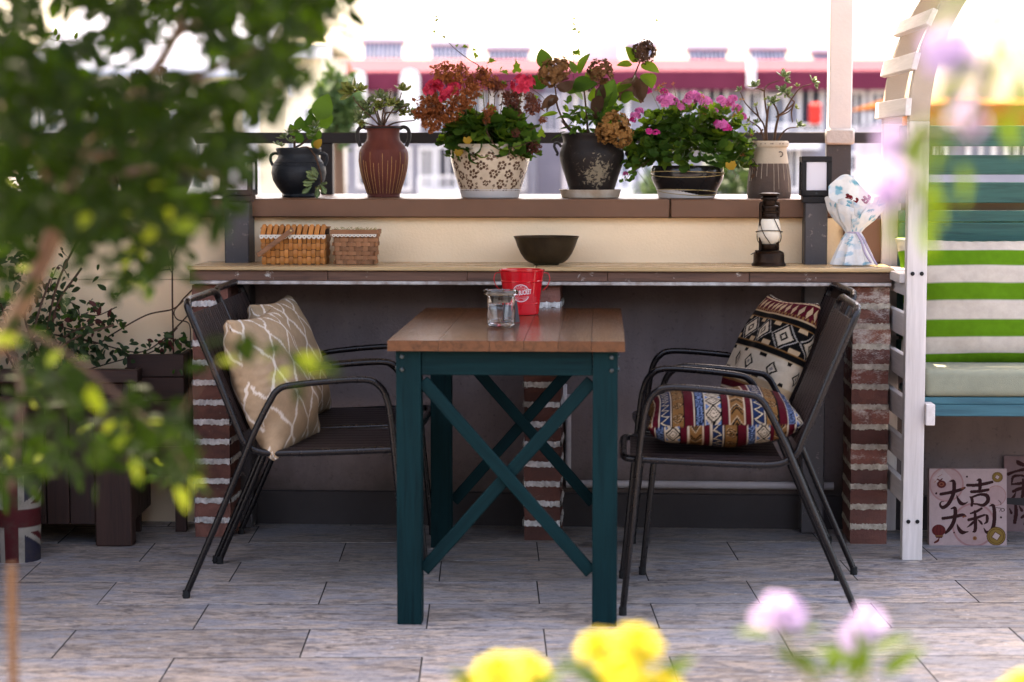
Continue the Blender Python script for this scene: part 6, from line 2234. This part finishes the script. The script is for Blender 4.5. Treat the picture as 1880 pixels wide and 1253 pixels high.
for cx, cy_, sx_, sy_, k in ((400, 560, 120, 70, 62), (520, 545, 60, 40, 22), (280, 400, 60, 90, 36), (360, 690, 90, 40, 30), (800, 640, 90, 40, 34), (760, 660, 60, 30, 12), (860, 790, 50, 25, 9), (90, 270, 60, 60, 30), (450, 480, 60, 30, 16), (560, 700, 60, 25, 9), (250, 520, 60, 60, 20), (880, 650, 35, 30, 10)):
    for _ in range(k):
        mk = 'leaf_red' if RN.random() < .13 else ('leaf' if RN.random() < .25 else 'leaf_vine')
        leaf(vn, 'oval', mk, vp(RN.gauss(cx, sx_ * .55), RN.gauss(cy_, sy_ * .55), 6.66 + RN.uniform(-.06, .08)), rv() + Vector((.2, 0, -.2)), Vector((0, -1, .5)) + rv() * .5, RN.uniform(.016, .034))

sh_ = thing('dark_shrub', 'dense dark shrub in the railed planter, behind the young tree', 'shrub', P0 + Vector((-.35, .2, pz(700))))
so = sh_.matrix_basis.translation.copy()
for i in range(9):
    e = at(RN.uniform(-120, 230), RN.uniform(330, 600), 6.6) - so
    MB().tube(catmull([(RN.uniform(-.1, .15), 0, -.04), e * .5 + Vector((0, RN.uniform(-.05, .05), .03)), e], 5), .004, 6).build('stem', MT['stem_brown'], sh_, smooth=60)
sm = MB()
tmv = leaf_me('oval', 'leaf_vine')
tv2, tf2 = [v.co.copy() for v in tmv.vertices], [tuple(q.vertices) for q in tmv.polygons]
for i in range(640):
    cx, cy_, sx_, sy_ = RN.choice(((40, 600, 110, 60), (60, 520, 80, 90), (10, 420, 60, 90), (150, 640, 90, 30), (-60, 560, 80, 90), (30, 340, 40, 50)))
    x, y = RN.gauss(cx, sx_ * .6), RN.gauss(cy_, sy_ * .6)
    if y > 676 or x > 260:
        continue
    p = at(x, y, 6.56 + RN.uniform(-.12, .18)) - so
    ax, nn, L = rv() + Vector((.1, 0, -.2)), Vector((0, -1, .5)) + rv() * .6, RN.uniform(.022, .042)
    if i < 150:
        leaf(sh_, 'oval', 'leaf_vine', p, ax, nn, L)
    else:
        M = orient(p, ax, nn, L)
        sm.add([M @ v for v in tv2], tf2)
o = sm.build('foliage', MT['leaf_vine'], sh_, smooth=80)
o['kind'] = 'stuff'

# painted tin with a flag print
fp = fl(32, 1027)
sF = (at(33, 960, fp.y) - at(32, 960, fp.y)).x
tin = thing('tin_bucket', 'tin tub printed with a faded Union Jack on the tiles', 'tub', fp)
HF = (1026 - 862) * sF
RF0, RF1 = 42 * sF, 46.5 * sF
nz, nt_ = 70, 220
prof = [(RF0 + (RF1 - RF0) * i / (nz - 1), HF * i / (nz - 1)) for i in range(nz)]
tb = MB().lathe(prof, nt_, capb=True).build('tub_wall', MT['pail'], tin, smooth=40)
co = np.array([v.co[:] for v in tb.data.vertices])
th = np.arctan2(co[:, 0], -co[:, 1])
X_ = th * RF1 / (HF * .95)
X_ = (X_ + .95) % 1.9 - .95
Yv = co[:, 2] / HF - .5
rgb = np.tile(np.array((.022, .020, .032)), (len(X_), 1))
wh, rd = (.22, .195, .16), (.06, .010, .011)
dg = np.minimum(np.abs(Yv - X_ * .5 / .95 * .98), np.abs(Yv + X_ * .5 / .95 * .98))
rgb[dg < .10] = wh
rgb[dg < .038] = rd
rgb[(np.abs(X_) < .165) | (np.abs(Yv) < .165)] = wh
rgb[(np.abs(X_) < .088) | (np.abs(Yv) < .095)] = rd
paint(tb.data, rgb)
MB().lathe([(RF1 - .003, HF - .002), (RF1 + .003, HF - .002), (RF1 + .003, HF + .003), (RF1 - .003, HF + .003)], 48, capb=False).build('rim', MT['black'], tin, smooth=40)
MB().lathe([(RF1 - .004, HF - .02), (0, HF - .015)], 32, capb=False).build('soil', MT['soil'], tin)

# ================================================================== FOREGROUND FOLIAGE
tree = thing('young_tree', 'small leafy tree with a pale sunlit trunk close to the camera', 'tree', (at(-100, 700, 2.45).x - .06, 2.45, 0))
to_ = tree.matrix_basis.translation.copy()


def tp(px, py, Y):
    return at(px, py, Y) - to_


trk = catmull([Vector((0, 0, 0)), Vector((.01, 0, .4)), tp(-60, 760, 2.45), tp(10, 620, 2.45), tp(62, 515, 2.45), tp(98, 440, 2.47), tp(116, 380, 2.48), tp(150, 290, 2.5), tp(235, 190, 2.52), tp(320, 70, 2.55), tp(370, -90, 2.6), tp(380, -260, 2.65)], 6)
MB().tube(trk, [.0135 - .009 * i / len(trk) for i in range(len(trk))], 10).build('trunk', MT['bark'], tree, smooth=60)
for q, r_ in (([(62, 515, 2.45), (100, 400, 2.40), (90, 330, 2.35), (30, 230, 2.3), (-40, 100, 2.25)], .009), ([(110, 395, 2.47), (200, 330, 2.4), (300, 310, 2.35), (420, 330, 2.3), (480, 380, 2.28)], .0045), ([(150, 290, 2.5), (240, 270, 2.6), (330, 240, 2.7), (450, 200, 2.75), (560, 120, 2.8)], .007), ([(28, 600, 2.45), (110, 640, 2.4), (220, 730, 2.35), (300, 800, 2.3), (350, 870, 2.28)], .0032),
              ([(235, 190, 2.52), (330, 160, 2.45), (430, 110, 2.4), (560, 60, 2.38), (640, 20, 2.35)], .006), ([(20, 640, 2.45), (40, 720, 2.4), (30, 820, 2.35), (20, 900, 2.3)], .0035), ([(320, 70, 2.55), (400, 20, 2.6), (520, -20, 2.6)], .005), ([(330, 760, 2.25), (380, 690, 2.15), (430, 650, 2.1), (500, 640, 2.08), (580, 655, 2.06)], .0011), ([(98, 440, 2.47), (170, 420, 2.5), (270, 430, 2.5), (330, 470, 2.52)], .005)):
    cc_ = catmull([tp(*p) for p in q], 6)
    MB().tube(cc_, [r_ * (1 - .7 * i / len(cc_)) for i in range(len(cc_))], 7).build('branch', MT['stem_brown'], tree, smooth=60)


def edge_x(y):
    return np.interp(y, [-300, 0, 50, 100, 150, 200, 250, 300, 350, 400, 430], [700, 655, 640, 600, 545, 500, 480, 460, 440, 400, 330])


HOLES = [(95, 45, 48, 38), (130, 35, 60, 30), (270, 108, 120, 34), (172, 270, 22, 40), (345, 285, 12, 28), (60, 305, 16, 14), (330, 60, 40, 30), (520, 60, 22, 16), (390, 130, 40, 26), (30, 320, 14, 22), (130, 330, 26, 20), (440, 45, 28, 24), (420, 220, 44, 16), (340, 330, 30, 12), (240, 300, 30, 26)]


def tree_spots(n, zone):
    out = []
    while len(out) < n:
        if zone == 0:
            x, y = RN.uniform(-60, 680), RN.uniform(-240, 420)
            ex = edge_x(y)
            if x > ex or (x > ex - 70 and RN.random() < (x - ex + 70) / 90):
                continue
            if any(((x - a) / rx) ** 2 + ((y - b) / ry) ** 2 < 1.15 for a, b, rx, ry in HOLES) and RN.random() < .90:
                continue
        elif zone == 1:
            cx, cy_, sx_, sy_ = RN.choice(((170, 400, 120, 50), (330, 385, 90, 28), (230, 470, 100, 40), (300, 440, 60, 40), (60, 620, 60, 110), (40, 760, 60, 90), (120, 700, 70, 60), (220, 760, 80, 50), (300, 810, 60, 45), (330, 860, 30, 30), (200, 830, 90, 50), (20, 860, 50, 60), (100, 820, 80, 60), (20, 450, 60, 90), (260, 500, 60, 40)))
            x, y = RN.gauss(cx, sx_ * .6), RN.gauss(cy_, sy_ * .6)
            if y > 905 or x > 372 + (100 if y < 420 else 0) or (90 < x < 360 and 540 < y < 660) or (abs(x - 75) < 45 and 400 < y < 600 and RN.random() < .75):
                continue
        else:
            cx, cy_ = RN.choice(((415, 625), (437, 632), (470, 610), (520, 650), (545, 640), (580, 640), (560, 680), (535, 665), (505, 625)))
            x, y = RN.gauss(cx, 12), RN.gauss(cy_, 14)
        out.append((x, y))
    return out


def tree_leaf_pose(x, y, zone):
    Y = (2.08 + RN.uniform(-.05, .05)) if zone == 2 else 2.45 + RN.uniform(-.42, .55)
    ax = Vector((RN.uniform(-1, 1), RN.uniform(-.6, .6), RN.uniform(-1, .35)))
    nn = Vector((RN.uniform(-.7, .7), RN.uniform(-1, .4), RN.uniform(-.1, 1)))
    return tp(x, y, Y), ax, nn, RN.uniform(.021, .037)


spots_ = [(p, 0) for p in tree_spots(150, 0)] + [(p, 1) for p in tree_spots(110, 1)] + [(p, 2) for p in tree_spots(17, 2)]
for (x, y), z in spots_:
    p, ax, nn, L = tree_leaf_pose(x, y, z)
    sunny = RN.random() < (.09, .34, .22)[z]  # a few leaves take the painted sunlit tone
    leaf(tree, 'oval', 'leaf_sunlit' if sunny else 'leaf_tree', p, ax, nn, L * 1.05)
fm = MB()
tmpl = leaf_me('oval', 'leaf_tree')
tv_ = [v.co.copy() for v in tmpl.vertices]
tf_ = [tuple(q.vertices) for q in tmpl.polygons]
for z, n in ((0, 4000), (1, 380)):
    for x, y in tree_spots(n, z):
        p, ax, nn, L = tree_leaf_pose(x, y, z)
        M = orient(p, ax, nn, L)
        fm.add([M @ v for v in tv_], tf_)
# extra crown leaves, added above the picture to shade the leaves below
for _ in range(4200):
    d = rv() * RN.random() ** .45
    p = Vector((-.66 + d.x * .62, 2.85 + d.y * .90, 2.12 + d.z * .50)) - to_
    if p.z + to_.z < 1.78 - .1 * (p.y + to_.y - 2.5):
        continue
    M = orient(p, rv(), rv() + Vector((0, 0, .8)), RN.uniform(.026, .044))
    fm.add([M @ v for v in tv_], tf_)
o = fm.build('foliage', MT['leaf_tree'], tree, smooth=80)
o['kind'] = 'stuff'

stk = at(22, 1036, 2.3)
sk = MB().tube(catmull([(stk.x - .004, 2.3, 0), (stk.x - .002, 2.3, .3), (stk.x - .001, 2.3, stk.z - .06), (stk.x, 2.3, stk.z)], 5), [.0052] * 15 + [.0035], 8).build('plant_stake', MT['stake'], smooth=60)
tag(sk, 'brown cane stake rising beside the flag tub', 'stake')


def petal_flower(par, pos, R_, mk, n, face, name='flower_head'):
    z = Vector(face).normalized()
    x = z.orthogonal().normalized()
    y = z.cross(x)
    m = MB()
    for ring, (rr_, cnt, lift) in enumerate(n):
        for i in range(cnt):
            a = 2 * math.pi * (i + .5 * ring) / cnt + RN.uniform(-.1, .1)
            d = x * math.cos(a) + y * math.sin(a)
            t = -x * math.sin(a) + y * math.cos(a)
            L, w = R_ * rr_, R_ * rr_ * 2.2 / max(cnt, 4)
            pts = []
            for q, ww in ((.05, .3), (.4, .9), (.75, 1.0), (.97, .55)):
                c_ = d * (L * q) + z * (lift * R_ * math.sin(q * 2.2))
                pts += [c_ - t * w * ww, c_ + z * (-.03 * R_), c_ + t * w * ww]
            b = []
            for k in range(3):
                e = 3 * k
                b += [(e, e + 1, e + 4, e + 3), (e + 1, e + 2, e + 5, e + 4)]
            m.add(pts, b)
    return m.build(name, MT[mk], par, smooth=70, M=Matrix.Translation(pos))


def tall_flower(label, cat, root, flowers, stems, leaves, Y, leafmk='leaf_lime', name='flowering_plant'):
    t = thing(name, label, cat, root)
    o_ = Vector(root)
    for q in stems:
        pts = [Vector(p) - o_ if len(p) == 3 and p[2] != 'px' else at(p[0], p[1], Y) - o_ for p in q]
        cc_ = catmull(pts, 6)
        MB().tube(cc_, [.0036 - .0018 * i / len(cc_) for i in range(len(cc_))], 7).build('stem', MT['stem'], t, smooth=60)
    for x, y, R_, mk, rings, face in flowers:
        petal_flower(t, at(x, y, Y + RN.uniform(-.03, .03)) - o_, R_, mk, rings, face)
    for x, y, L, ax in leaves:
        leaf(t, 'long', leafmk, at(x, y, Y + RN.uniform(-.05, .05)) - o_, ax, Vector((RN.uniform(-.4, .4), -.6, .8)), L)
    return t


DBL = [(1.0, 9, .15), (.78, 8, .35), (.5, 6, .6)]
FLT = [(1.0, 5, .45), (.7, 5, .7)]
r1 = (at(930, 1253, 1.9).x, 1.9, 0)
FY = 1.9
tall_flower('blurred yellow flowers nearest the camera at the lower edge', 'flower', r1,
            [(918, 1246, 0.0299, 'yellow', DBL, (-.1, -.6, .8)), (968, 1238, 0.0247, 'yellow', DBL, (.3, -.6, .8)), (870, 1262, 0.0221, 'yellow', DBL, (-.4, -.5, .8))],
            [[r1, (r1[0], 1.9, .4), (930, 1300, 'px'), (926, 1240, 'px')], [(r1[0], 1.9, .4), (960, 1300, 'px'), (974, 1230, 'px')]], [(900, 1290, .05, (-.6, 0, .6)), (960, 1290, .05, (.6, 0, .6))], 1.9)
r2 = (at(1140, 1253, 1.86).x, 1.86, 0)
tall_flower('blurred pair of taller yellow flowers before the right table leg', 'flower', r2,
            [(1098, 1192, 0.0221, 'yellow', DBL, (-.2, -.6, .8)), (1170, 1188, 0.0260, 'yellow', DBL, (.2, -.6, .8)), (1142, 1240, 0.0286, 'yellow', DBL, (0, -.8, .6)), (1222, 1266, 0.0195, 'yellow', DBL, (.3, -.6, .7))],
            [[r2, (r2[0], 1.86, .4), (1142, 1300, 'px'), (1138, 1225, 'px'), (1110, 1184, 'px')], [(r2[0], 1.86, .4), (1155, 1300, 'px'), (1160, 1186, 'px')], [(r2[0], 1.86, .4), (1200, 1310, 'px'), (1214, 1260, 'px')]], [(1120, 1280, 0.0600, (-.6, 0, .6)), (1180, 1280, 0.0600, (.6, 0, .6))], 1.86)
r3 = (at(1500, 1253, 1.9).x, 1.9, 0)
tall_flower('blurred lilac flowers on green stems before the armchair foot', 'flower', r3,
            [(1412, 1142, 0.0184, 'purple', FLT, (-.5, -.7, .5)), (1440, 1132, 0.0207, 'purple', FLT, (.4, -.8, .6)), (1425, 1116, 0.0149, 'purple', FLT, (0, -.6, .9)), (1570, 1172, 0.0149, 'purple', FLT, (-.5, -.7, .3)), (1592, 1146, 0.0184, 'purple', FLT, (.3, -.7, .7)), (1580, 1158, 0.0161, 'purple', FLT, (0, -.9, .4))],
            [[r3, (r3[0], 1.9, .4), (1500, 1320, 'px'), (1470, 1230, 'px'), (1440, 1180, 'px'), (1426, 1145, 'px')], [(r3[0], 1.9, .4), (1560, 1330, 'px'), (1590, 1240, 'px'), (1585, 1170, 'px')]],
            [(1440, 1165, 0.0360, (.9, 0, .3)), (1420, 1166, 0.0360, (-.9, 0, .2)), (1455, 1200, 0.0420, (.5, 0, -.3)), (1600, 1200, 0.0360, (.8, 0, .5)), (1610, 1190, 0.0360, (.9, 0, .4)), (1570, 1215, 0.0420, (-.7, 0, .3)), (1520, 1240, 0.0480, (.3, 0, .7)), (1560, 1250, 0.0480, (.2, 0, .6)), (1480, 1230, 0.0360, (-.5, 0, .4)), (1620, 1240, 0.0480, (.6, 0, .5)), (1590, 1240, 0.0480, (-.1, 0, .7))], 1.9)
r4 = (at(1870, 1253, 1.9).x, 1.9, 0)
tall_flower('single blurred yellow bloom in the low corner near the card boxes', 'flower', r4,
            [(1880, 1262, 0.0182, 'yellow', DBL, (-.2, -.7, .7)), (1852, 1274, 0.0143, 'yellow', DBL, (-.4, -.6, .7))], [[r4, (r4[0], 1.9, .4), (1870, 1300, 'px'), (1862, 1244, 'px')]], [(1880, 1280, 0.0480, (.6, 0, .6))], 1.9)
r5 = (.60, 1.42, 0)
YV = 1.42
tall_flower('tall blurred vine with lilac flowers and lime leaves before the arbour', 'vine', r5,
            [(1738, 105, .016, 'purple', FLT, (-.4, -.8, .3)), (1765, 118, .015, 'purple', FLT, (.3, -.8, .2)), (1750, 85, .013, 'purple', FLT, (-.1, -.8, .6)), (1768, 205, .013, 'purple', FLT, (0, -.9, -.2)), (1780, 228, .011, 'purple', FLT, (.3, -.8, -.3)), (1752, 190, .010, 'purple', FLT, (-.4, -.8, -.2)), (1642, 262, .013, 'purple', FLT, (-.3, -.8, .1)), (1640, 325, .014, 'purple', FLT, (-.3, -.9, 0)), (1630, 350, .013, 'purple', FLT, (-.4, -.8, -.2)), (1650, 300, .010, 'purple', FLT, (0, -1, 0)), (1716, 80, .010, 'purple', FLT, (-.4, -.8, .3))],
            [[r5, (.60, 1.42, .8), (.57, 1.42, 1.25), (1900, -80, 'px'), (1850, 20, 'px'), (1815, 120, 'px'), (1775, 215, 'px'), (1720, 240, 'px'), (1690, 300, 'px'), (1690, 400, 'px')], [(1850, 20, 'px'), (1800, 40, 'px'), (1760, 95, 'px')], [(1720, 240, 'px'), (1680, 240, 'px'), (1650, 300, 'px'), (1636, 340, 'px')], [(1815, 120, 'px'), (1800, 210, 'px'), (1760, 260, 'px')]],
            [(x, y, L, ax) for x, y, L, ax in ((1700, 215, .035, (-.4, 0, -1)), (1686, 280, .036, (-.2, 0, -1)), (1704, 330, .035, (.3, 0, -1)), (1712, 350, .030, (0, 0, -1)), (1765, 300, .030, (.2, 0, -1)), (1830, 200, .035, (.5, 0, -.9)), (1790, 60, .035, (-.7, 0, -.5)), (1800, 110, .035, (-.8, 0, -.6)), (1770, 30, .03, (-.9, 0, -.2)), (1830, 70, .035, (.6, 0, -.7)), (1840, 110, .035, (-.5, 0, -.8)), (1850, 160, .035, (.5, 0, -.9)), (1870, 50, .04, (.5, 0, -.7)), (1815, 10, .035, (-.6, 0, .3)), (1780, 10, .03, (-.9, 0, .2)), (1765, 150, .03, (-.5, 0, -.8)), (1740, 250, .03, (-.3, 0, -.6)), (1670, 330, .035, (-.5, 0, -.9)), (1695, 400, .03, (.2, 0, -1)), (1655, 380, .03, (-.3, 0, -1)), (1875, 130, .03, (.2, 0, -1)))], YV)

# ================================================================== FAR HOUSES
def wpt(px, py, Y):
    return at(px, py, Y)


def window(par, x0, x1, z0, z1, y, mat='b_dark', arch_=False):
    f = MB()
    t = .12
    f.box(x0 - t, x0, y - .12, y, z0 - t, z1 + t)
    f.box(x1, x1 + t, y - .12, y, z0 - t, z1 + t)
    f.box(x0, x1, y - .12, y, z0 - t, z0)
    f.box(x0, x1, y - .12, y, z1, z1 + t)
    f.box((x0 + x1) / 2 - .04, (x0 + x1) / 2 + .04, y - .08, y, z0, z1)
    fo = f.build('window', MT['b_trim'], par)
    MB().box(x0 + .001, x1 - .001, y - .03, y - .004, z0 + .001, z1 - .001).build('pane', MT[mat], fo)
    return fo


def block(label, px0, px1, Y, eave, ridge, wallm, roofm, fasm, wins, fas_h=22, name='apartment_house', cat='apartment house', depth=9):
    a, b = wpt(px0, eave, Y), wpt(px1, eave, Y)
    t = thing(name, label, cat, ((a.x + b.x) / 2, Y, -12))
    w = (b.x - a.x) / 2
    H_ = a.z + 12
    MB().box(-w, w, 0, depth, -.02, H_).build('wall', MT[wallm], t)
    zf = wpt(px0, eave - fas_h, Y).z + 12
    MB().box(-w - .3, w + .3, -.9, -.005, H_ - .25, zf).build('fascia', MT[fasm], t)
    zr = wpt(px0, ridge, Y).z + 12
    m = MB()
    m.add([(-w - .3, -.9, zf + .002), (w + .3, -.9, zf + .002), (w + .3, 1.6, zr), (-w - .3, 1.6, zr), (-w - .3, depth, zf), (w + .3, depth, zf)], [(0, 1, 2, 3), (3, 2, 5, 4), (0, 3, 4), (1, 5, 2), (0, 4, 5, 1)])
    m.build('roof', MT[roofm], t)
    c = t.matrix_basis.translation
    for p0, p1, y0, y1, mt in wins:
        q0, q1 = wpt(p0, y1, Y), wpt(p1, y0, Y)
        window(t, q0.x - c.x, q1.x - c.x, q0.z + 12, q1.z + 12, -.002, mt)
    return t, w, H_


def balcony(t, Y, p0, p1, yt, yb):
    c = t.matrix_basis.translation
    q0, q1 = wpt(p0, yb, Y), wpt(p1, yt, Y)
    bb = MB().box(q0.x - c.x, q1.x - c.x, -1.0, -.003, q0.z + 12 - .25, q0.z + 12).build('balcony', MT['b_trim'], t)
    n_ = 12
    rl = MB()
    for i in range(n_ + 1):
        x = q0.x - c.x + (q1.x - q0.x) * i / n_
        rl.box(x - .03, x + .03, -1.0, -.94, q0.z + 12 + .001, q1.z + 12)
    rl.box(q0.x - c.x, q1.x - c.x, -1.01, -.93, q1.z + 12, q1.z + 12 + .08)
    o = rl.build('balustrade', MT['b_trim'], bb)
    o['kind'] = 'stuff'


WA = [(700, 733, 160, 215, 'b_dark'), (640, 672, 172, 225, 'b_curtain'), (612, 632, 270, 335, 'b_curtain'), (775, 792, 275, 345, 'b_dark'), (806, 838, 272, 345, 'b_dark'), (870, 900, 165, 225, 'b_curtain'), (925, 955, 165, 225, 'b_dark'), (880, 905, 280, 345, 'b_curtain'), (780, 810, 165, 220, 'b_dark'), (660, 690, 272, 340, 'b_dark'), (720, 750, 275, 345, 'b_curtain'), (835, 862, 165, 222, 'b_dark'), (930, 960, 278, 345, 'b_dark')]
hA, wA, HA_ = block('far pale house under a maroon roof behind the terracotta amphora', 592, 985, 85, 156, 106, 'b_white', 'b_roof', 'b_fascia', WA)
balcony(hA, 85, 770, 900, 326, 350)
for p0, p1 in ((640, 672), (735, 771)):        # white arched dormers
    a, b = wpt(p0, 140, 84), wpt(p1, 140, 84)
    c = hA.matrix_basis.translation
    w_ = (b.x - a.x) / 2
    pts = [(-w_, 0), (w_, 0)] + [(w_ * math.cos(t), 2.2 + w_ * math.sin(t)) for t in [math.pi * i / 12 for i in range(13)]]
    n_ = len(pts)
    MB().add([(x, -1.25, z) for x, z in pts] + [(x, -.95, z) for x, z in pts], [tuple(range(n_)), tuple(range(2 * n_ - 1, n_ - 1, -1))] + [(i, n_ + i, n_ + (i + 1) % n_, (i + 1) % n_) for i in range(n_)]).build('dormer', MT['b_trim'], hA, M=Matrix.Translation(((a.x + b.x) / 2 - c.x, 0, HA_ - 2.0)))
WB = [(1060, 1090, 170, 235, 'b_curtain'), (1120, 1150, 175, 235, 'b_curtain'), (1375, 1400, 170, 215, 'b_dark'), (1400, 1440, 180, 240, 'b_curtain'), (1470, 1505, 165, 240, 'b_dark'), (1560, 1582, 172, 232, 'b_dark'), (1180, 1215, 275, 340, 'b_curtain'), (1440, 1462, 275, 345, 'b_dark'), (1560, 1600, 285, 330, 'b_dark'), (1240, 1270, 165, 225, 'b_curtain'), (1300, 1330, 160, 230, 'b_dark'), (1062, 1100, 280, 326, 'b_dark'), (1120, 1155, 278, 345, 'b_curtain'), (1340, 1366, 275, 345, 'b_curtain'), (1600, 1626, 172, 232, 'b_curtain')]
hB, wB, HB_ = block('far long house with a bright red roof behind the pink geranium', 1040, 1640, 78, 154, 106, 'b_white', 'b_roof', 'b_fascia', WB)
balcony(hB, 78, 1380, 1500, 232, 262)
balcony(hB, 78, 1050, 1160, 328, 350)
balcony(hB, 78, 1240, 1345, 226, 258)
balcony(hB, 78, 1545, 1625, 318, 345)
c = hB.matrix_basis.translation
q = wpt(1487, 208, 78)
MB().box(q.x - c.x - .22, q.x - c.x + .22, -1.6, -1.1, q.z + 12 - .45, q.z + 12 + .35).build('hung_cloth', MT['b_red'], hB, bevel=.1)
a, b = wpt(1372, 108, 77), wpt(1386, 160, 77)
MB().box(a.x - c.x, b.x - c.x, -1.3, -.92, b.z + 12, a.z + 12).build('chimney_flue', MT['b_trim'], hB)
a, b = wpt(1075, 30, 82), wpt(1137, 110, 82)
MB().box(a.x - c.x, b.x - c.x, 4.2, 8.5, HB_ - 1, a.z + 12).build('stair_tower', MT['b_trim'], hB)
WC_ = [(1702, 1730, 235, 300, 'b_dark'), (1780, 1820, 240, 300, 'b_curtain'), (1850, 1880, 240, 300, 'b_dark')]
hC, wC, HC_ = block('far house with an orange roof edge behind the arbour', 1665, 1990, 60, 222, 178, 'b_white', 'b_orange', 'b_orange', WC_, fas_h=30)
WD = [(505, 530, 120, 170, 'b_curtain'), (470, 492, 230, 330, 'b_dark'), (560, 580, 200, 260, 'b_curtain'), (512, 540, 230, 300, 'b_curtain')]
hD, wD, HD_ = block('far cream house behind the slate blue jar', 420, 590, 62, 92, 60, 'b_cream', 'b_cream', 'b_trim', WD, fas_h=10)
hE, wE, HE_ = block('far white link house in the gap between the two red roofs', 986, 1036, 92, 120, 112, 'b_white', 'b_trim', 'b_trim', [(1000, 1022, 180, 240, 'b_curtain')], fas_h=6)


def heater(px0, px1, py0, py1, Y, label):
    a, b = wpt(px0, py1, Y), wpt(px1, py0, Y)
    w, h = (b.x - a.x), (b.z - a.z)
    t = thing('solar_heater', label, 'solar heater', (a.x, Y + .5, a.z - .35), group='solar water heaters on the far roofs')
    n_ = 9
    M = Matrix.Translation((0, 0, .35)) @ Matrix.Rotation(rad(52), 4, 'X')
    L = h / math.sin(rad(52))
    MB().box(0, w, -.02, .0, 0, L).build('collector', MT['b_trim'], t, M=Matrix.Translation((0, 0, .35)) @ Matrix.Rotation(rad(-38), 4, 'X'))
    for i in range(n_):
        MB().tube([(w * (i + .5) / n_, -.06, .05), (w * (i + .5) / n_, -.06, L - .05)], w / n_ * .36, 6).build('tube', MT['b_panel'], t, M=Matrix.Translation((0, 0, .35)) @ Matrix.Rotation(rad(-38), 4, 'X'))
    MB().tube([(-.1, L * .62, h + .40), (w + .1, L * .62, h + .40)], .24, 12).build('tank', MT['b_tank'], t, smooth=50)
    for x in (.1, w - .1):
        MB().bar((x, L * .62, h + .2), (x, L * .62, -1.2), .06, .06, up=(1, 0, 0)).build('leg', MT['b_tank'], t)
        MB().bar((x, .02, .33), (x, .02, -1.2), .06, .06, up=(1, 0, 0)).build('leg', MT['b_tank'], t)


for px0, px1, py0, py1, Y, lb in ((665, 738, 74, 108, 88, 'solar heater on the maroon roof nearest the tree'), (790, 860, 80, 108, 88, 'solar heater in the middle of the maroon roof'), (895, 972, 88, 110, 88, 'solar heater above the coral geranium'), (1155, 1205, 82, 106, 81, 'solar heater beside the pale stair tower'),
                                  (1266, 1338, 88, 112, 81, 'solar heater behind the pink geranium roof line'), (1380, 1448, 88, 114, 81, 'solar heater next to the chimney flue'), (1496, 1540, 94, 114, 81, 'solar heater beside the white post')):
    heater(px0, px1, py0, py1, Y, lb)

# corrugated roof of the neighbouring shed
a, b = wpt(40, 142, 24), wpt(470, 72, 24)
sh = thing('shed', 'neighbouring shed with a pale corrugated metal roof behind the tree', 'shed', (a.x, 24, -12))
wS = b.x - a.x
zS0, zS1 = a.z + 12, b.z + 12
nr = 46
v, f = [], []
for i in range(nr * 6 + 1):
    x = wS * i / (nr * 6)
    e = .035 * math.cos(2 * math.pi * i / 6)
    v += [(x, -.4, zS0 + e), (x + .06, 3.2, zS1 + .62 + e)]
    if i:
        f.append((2 * i - 2, 2 * i, 2 * i + 1, 2 * i - 1))
ro = MB().add(v, f).build('roof', MT['b_metal'], sh, smooth=70)
md = ro.modifiers.new('thick', 'SOLIDIFY')
md.thickness = .01
MB().box(0, wS, -.25, -.1, zS0 - .32, zS0 - .06).build('beam', MT['b_cream'], sh)
for i in range(4):
    x = wS * (i + .05) / 3.2
    MB().box(x, x + .16, -.24, -.10, 0, zS0 - .321).build('post', MT['b_trim'], sh)
MB().box(0, wS, 3.0, 3.2, -.02, zS1 + .4).build('wall', MT['b_cream'], sh)
for p0, p1, y0, y1 in ((150, 215, 250, 330), (330, 372, 262, 345), (60, 110, 190, 240)):
    q0, q1 = wpt(p0, y1, 27), wpt(p1, y0, 27)
    window(sh, q0.x - a.x, q1.x - a.x, q0.z + 12, q1.z + 12, 2.998, 'b_curtain')


def far_tree(px, py, Y, rx, rz, label, seed):
    r = random.Random(seed)
    p = wpt(px, py, Y)
    t = thing('garden_tree', label, 'tree', (p.x, Y, -12))
    MB().tube([(0, 0, -.02), (.05, 0, (p.z + 12) * .6), (0, 0, p.z + 12)], [.16, .12, .05], 8).build('trunk', MT['stem_brown'], t)
    m = MB()
    for _ in range(900):
        d = rv(r)
        k = r.uniform(.35, 1) * (1 + .25 * math.sin(5 * math.atan2(d.y, d.x)) * math.cos(3 * d.z))
        q = Vector((d.x * rx, d.y * rx, p.z + 12 + d.z * rz)) * 1
        q = Vector((q.x * k, q.y * k, p.z + 12 + (q.z - p.z - 12) * k))
        M = orient(q, rv(r), rv(r), r.uniform(.12, .26) * max(.6, rx / 1.0))
        m.add([M @ Vector(e) for e in ((-.3, .4, 0), (0, 0, 0), (.3, .4, 0), (0, 1, .1))], [(0, 1, 2, 3)])
    o = m.build('crown', MT['far_leaf'], t)
    o['kind'] = 'stuff'


far_tree(620, 200, 22, .26, .42, 'blurred tree top behind the railing by the slate blue jar', 1)
far_tree(1348, 335, 40, .8, .6, 'dark shrub top far behind the pink geranium pot', 2)
far_tree(1210, 345, 45, .5, .4, 'small green shrub top far below the red roof', 3)
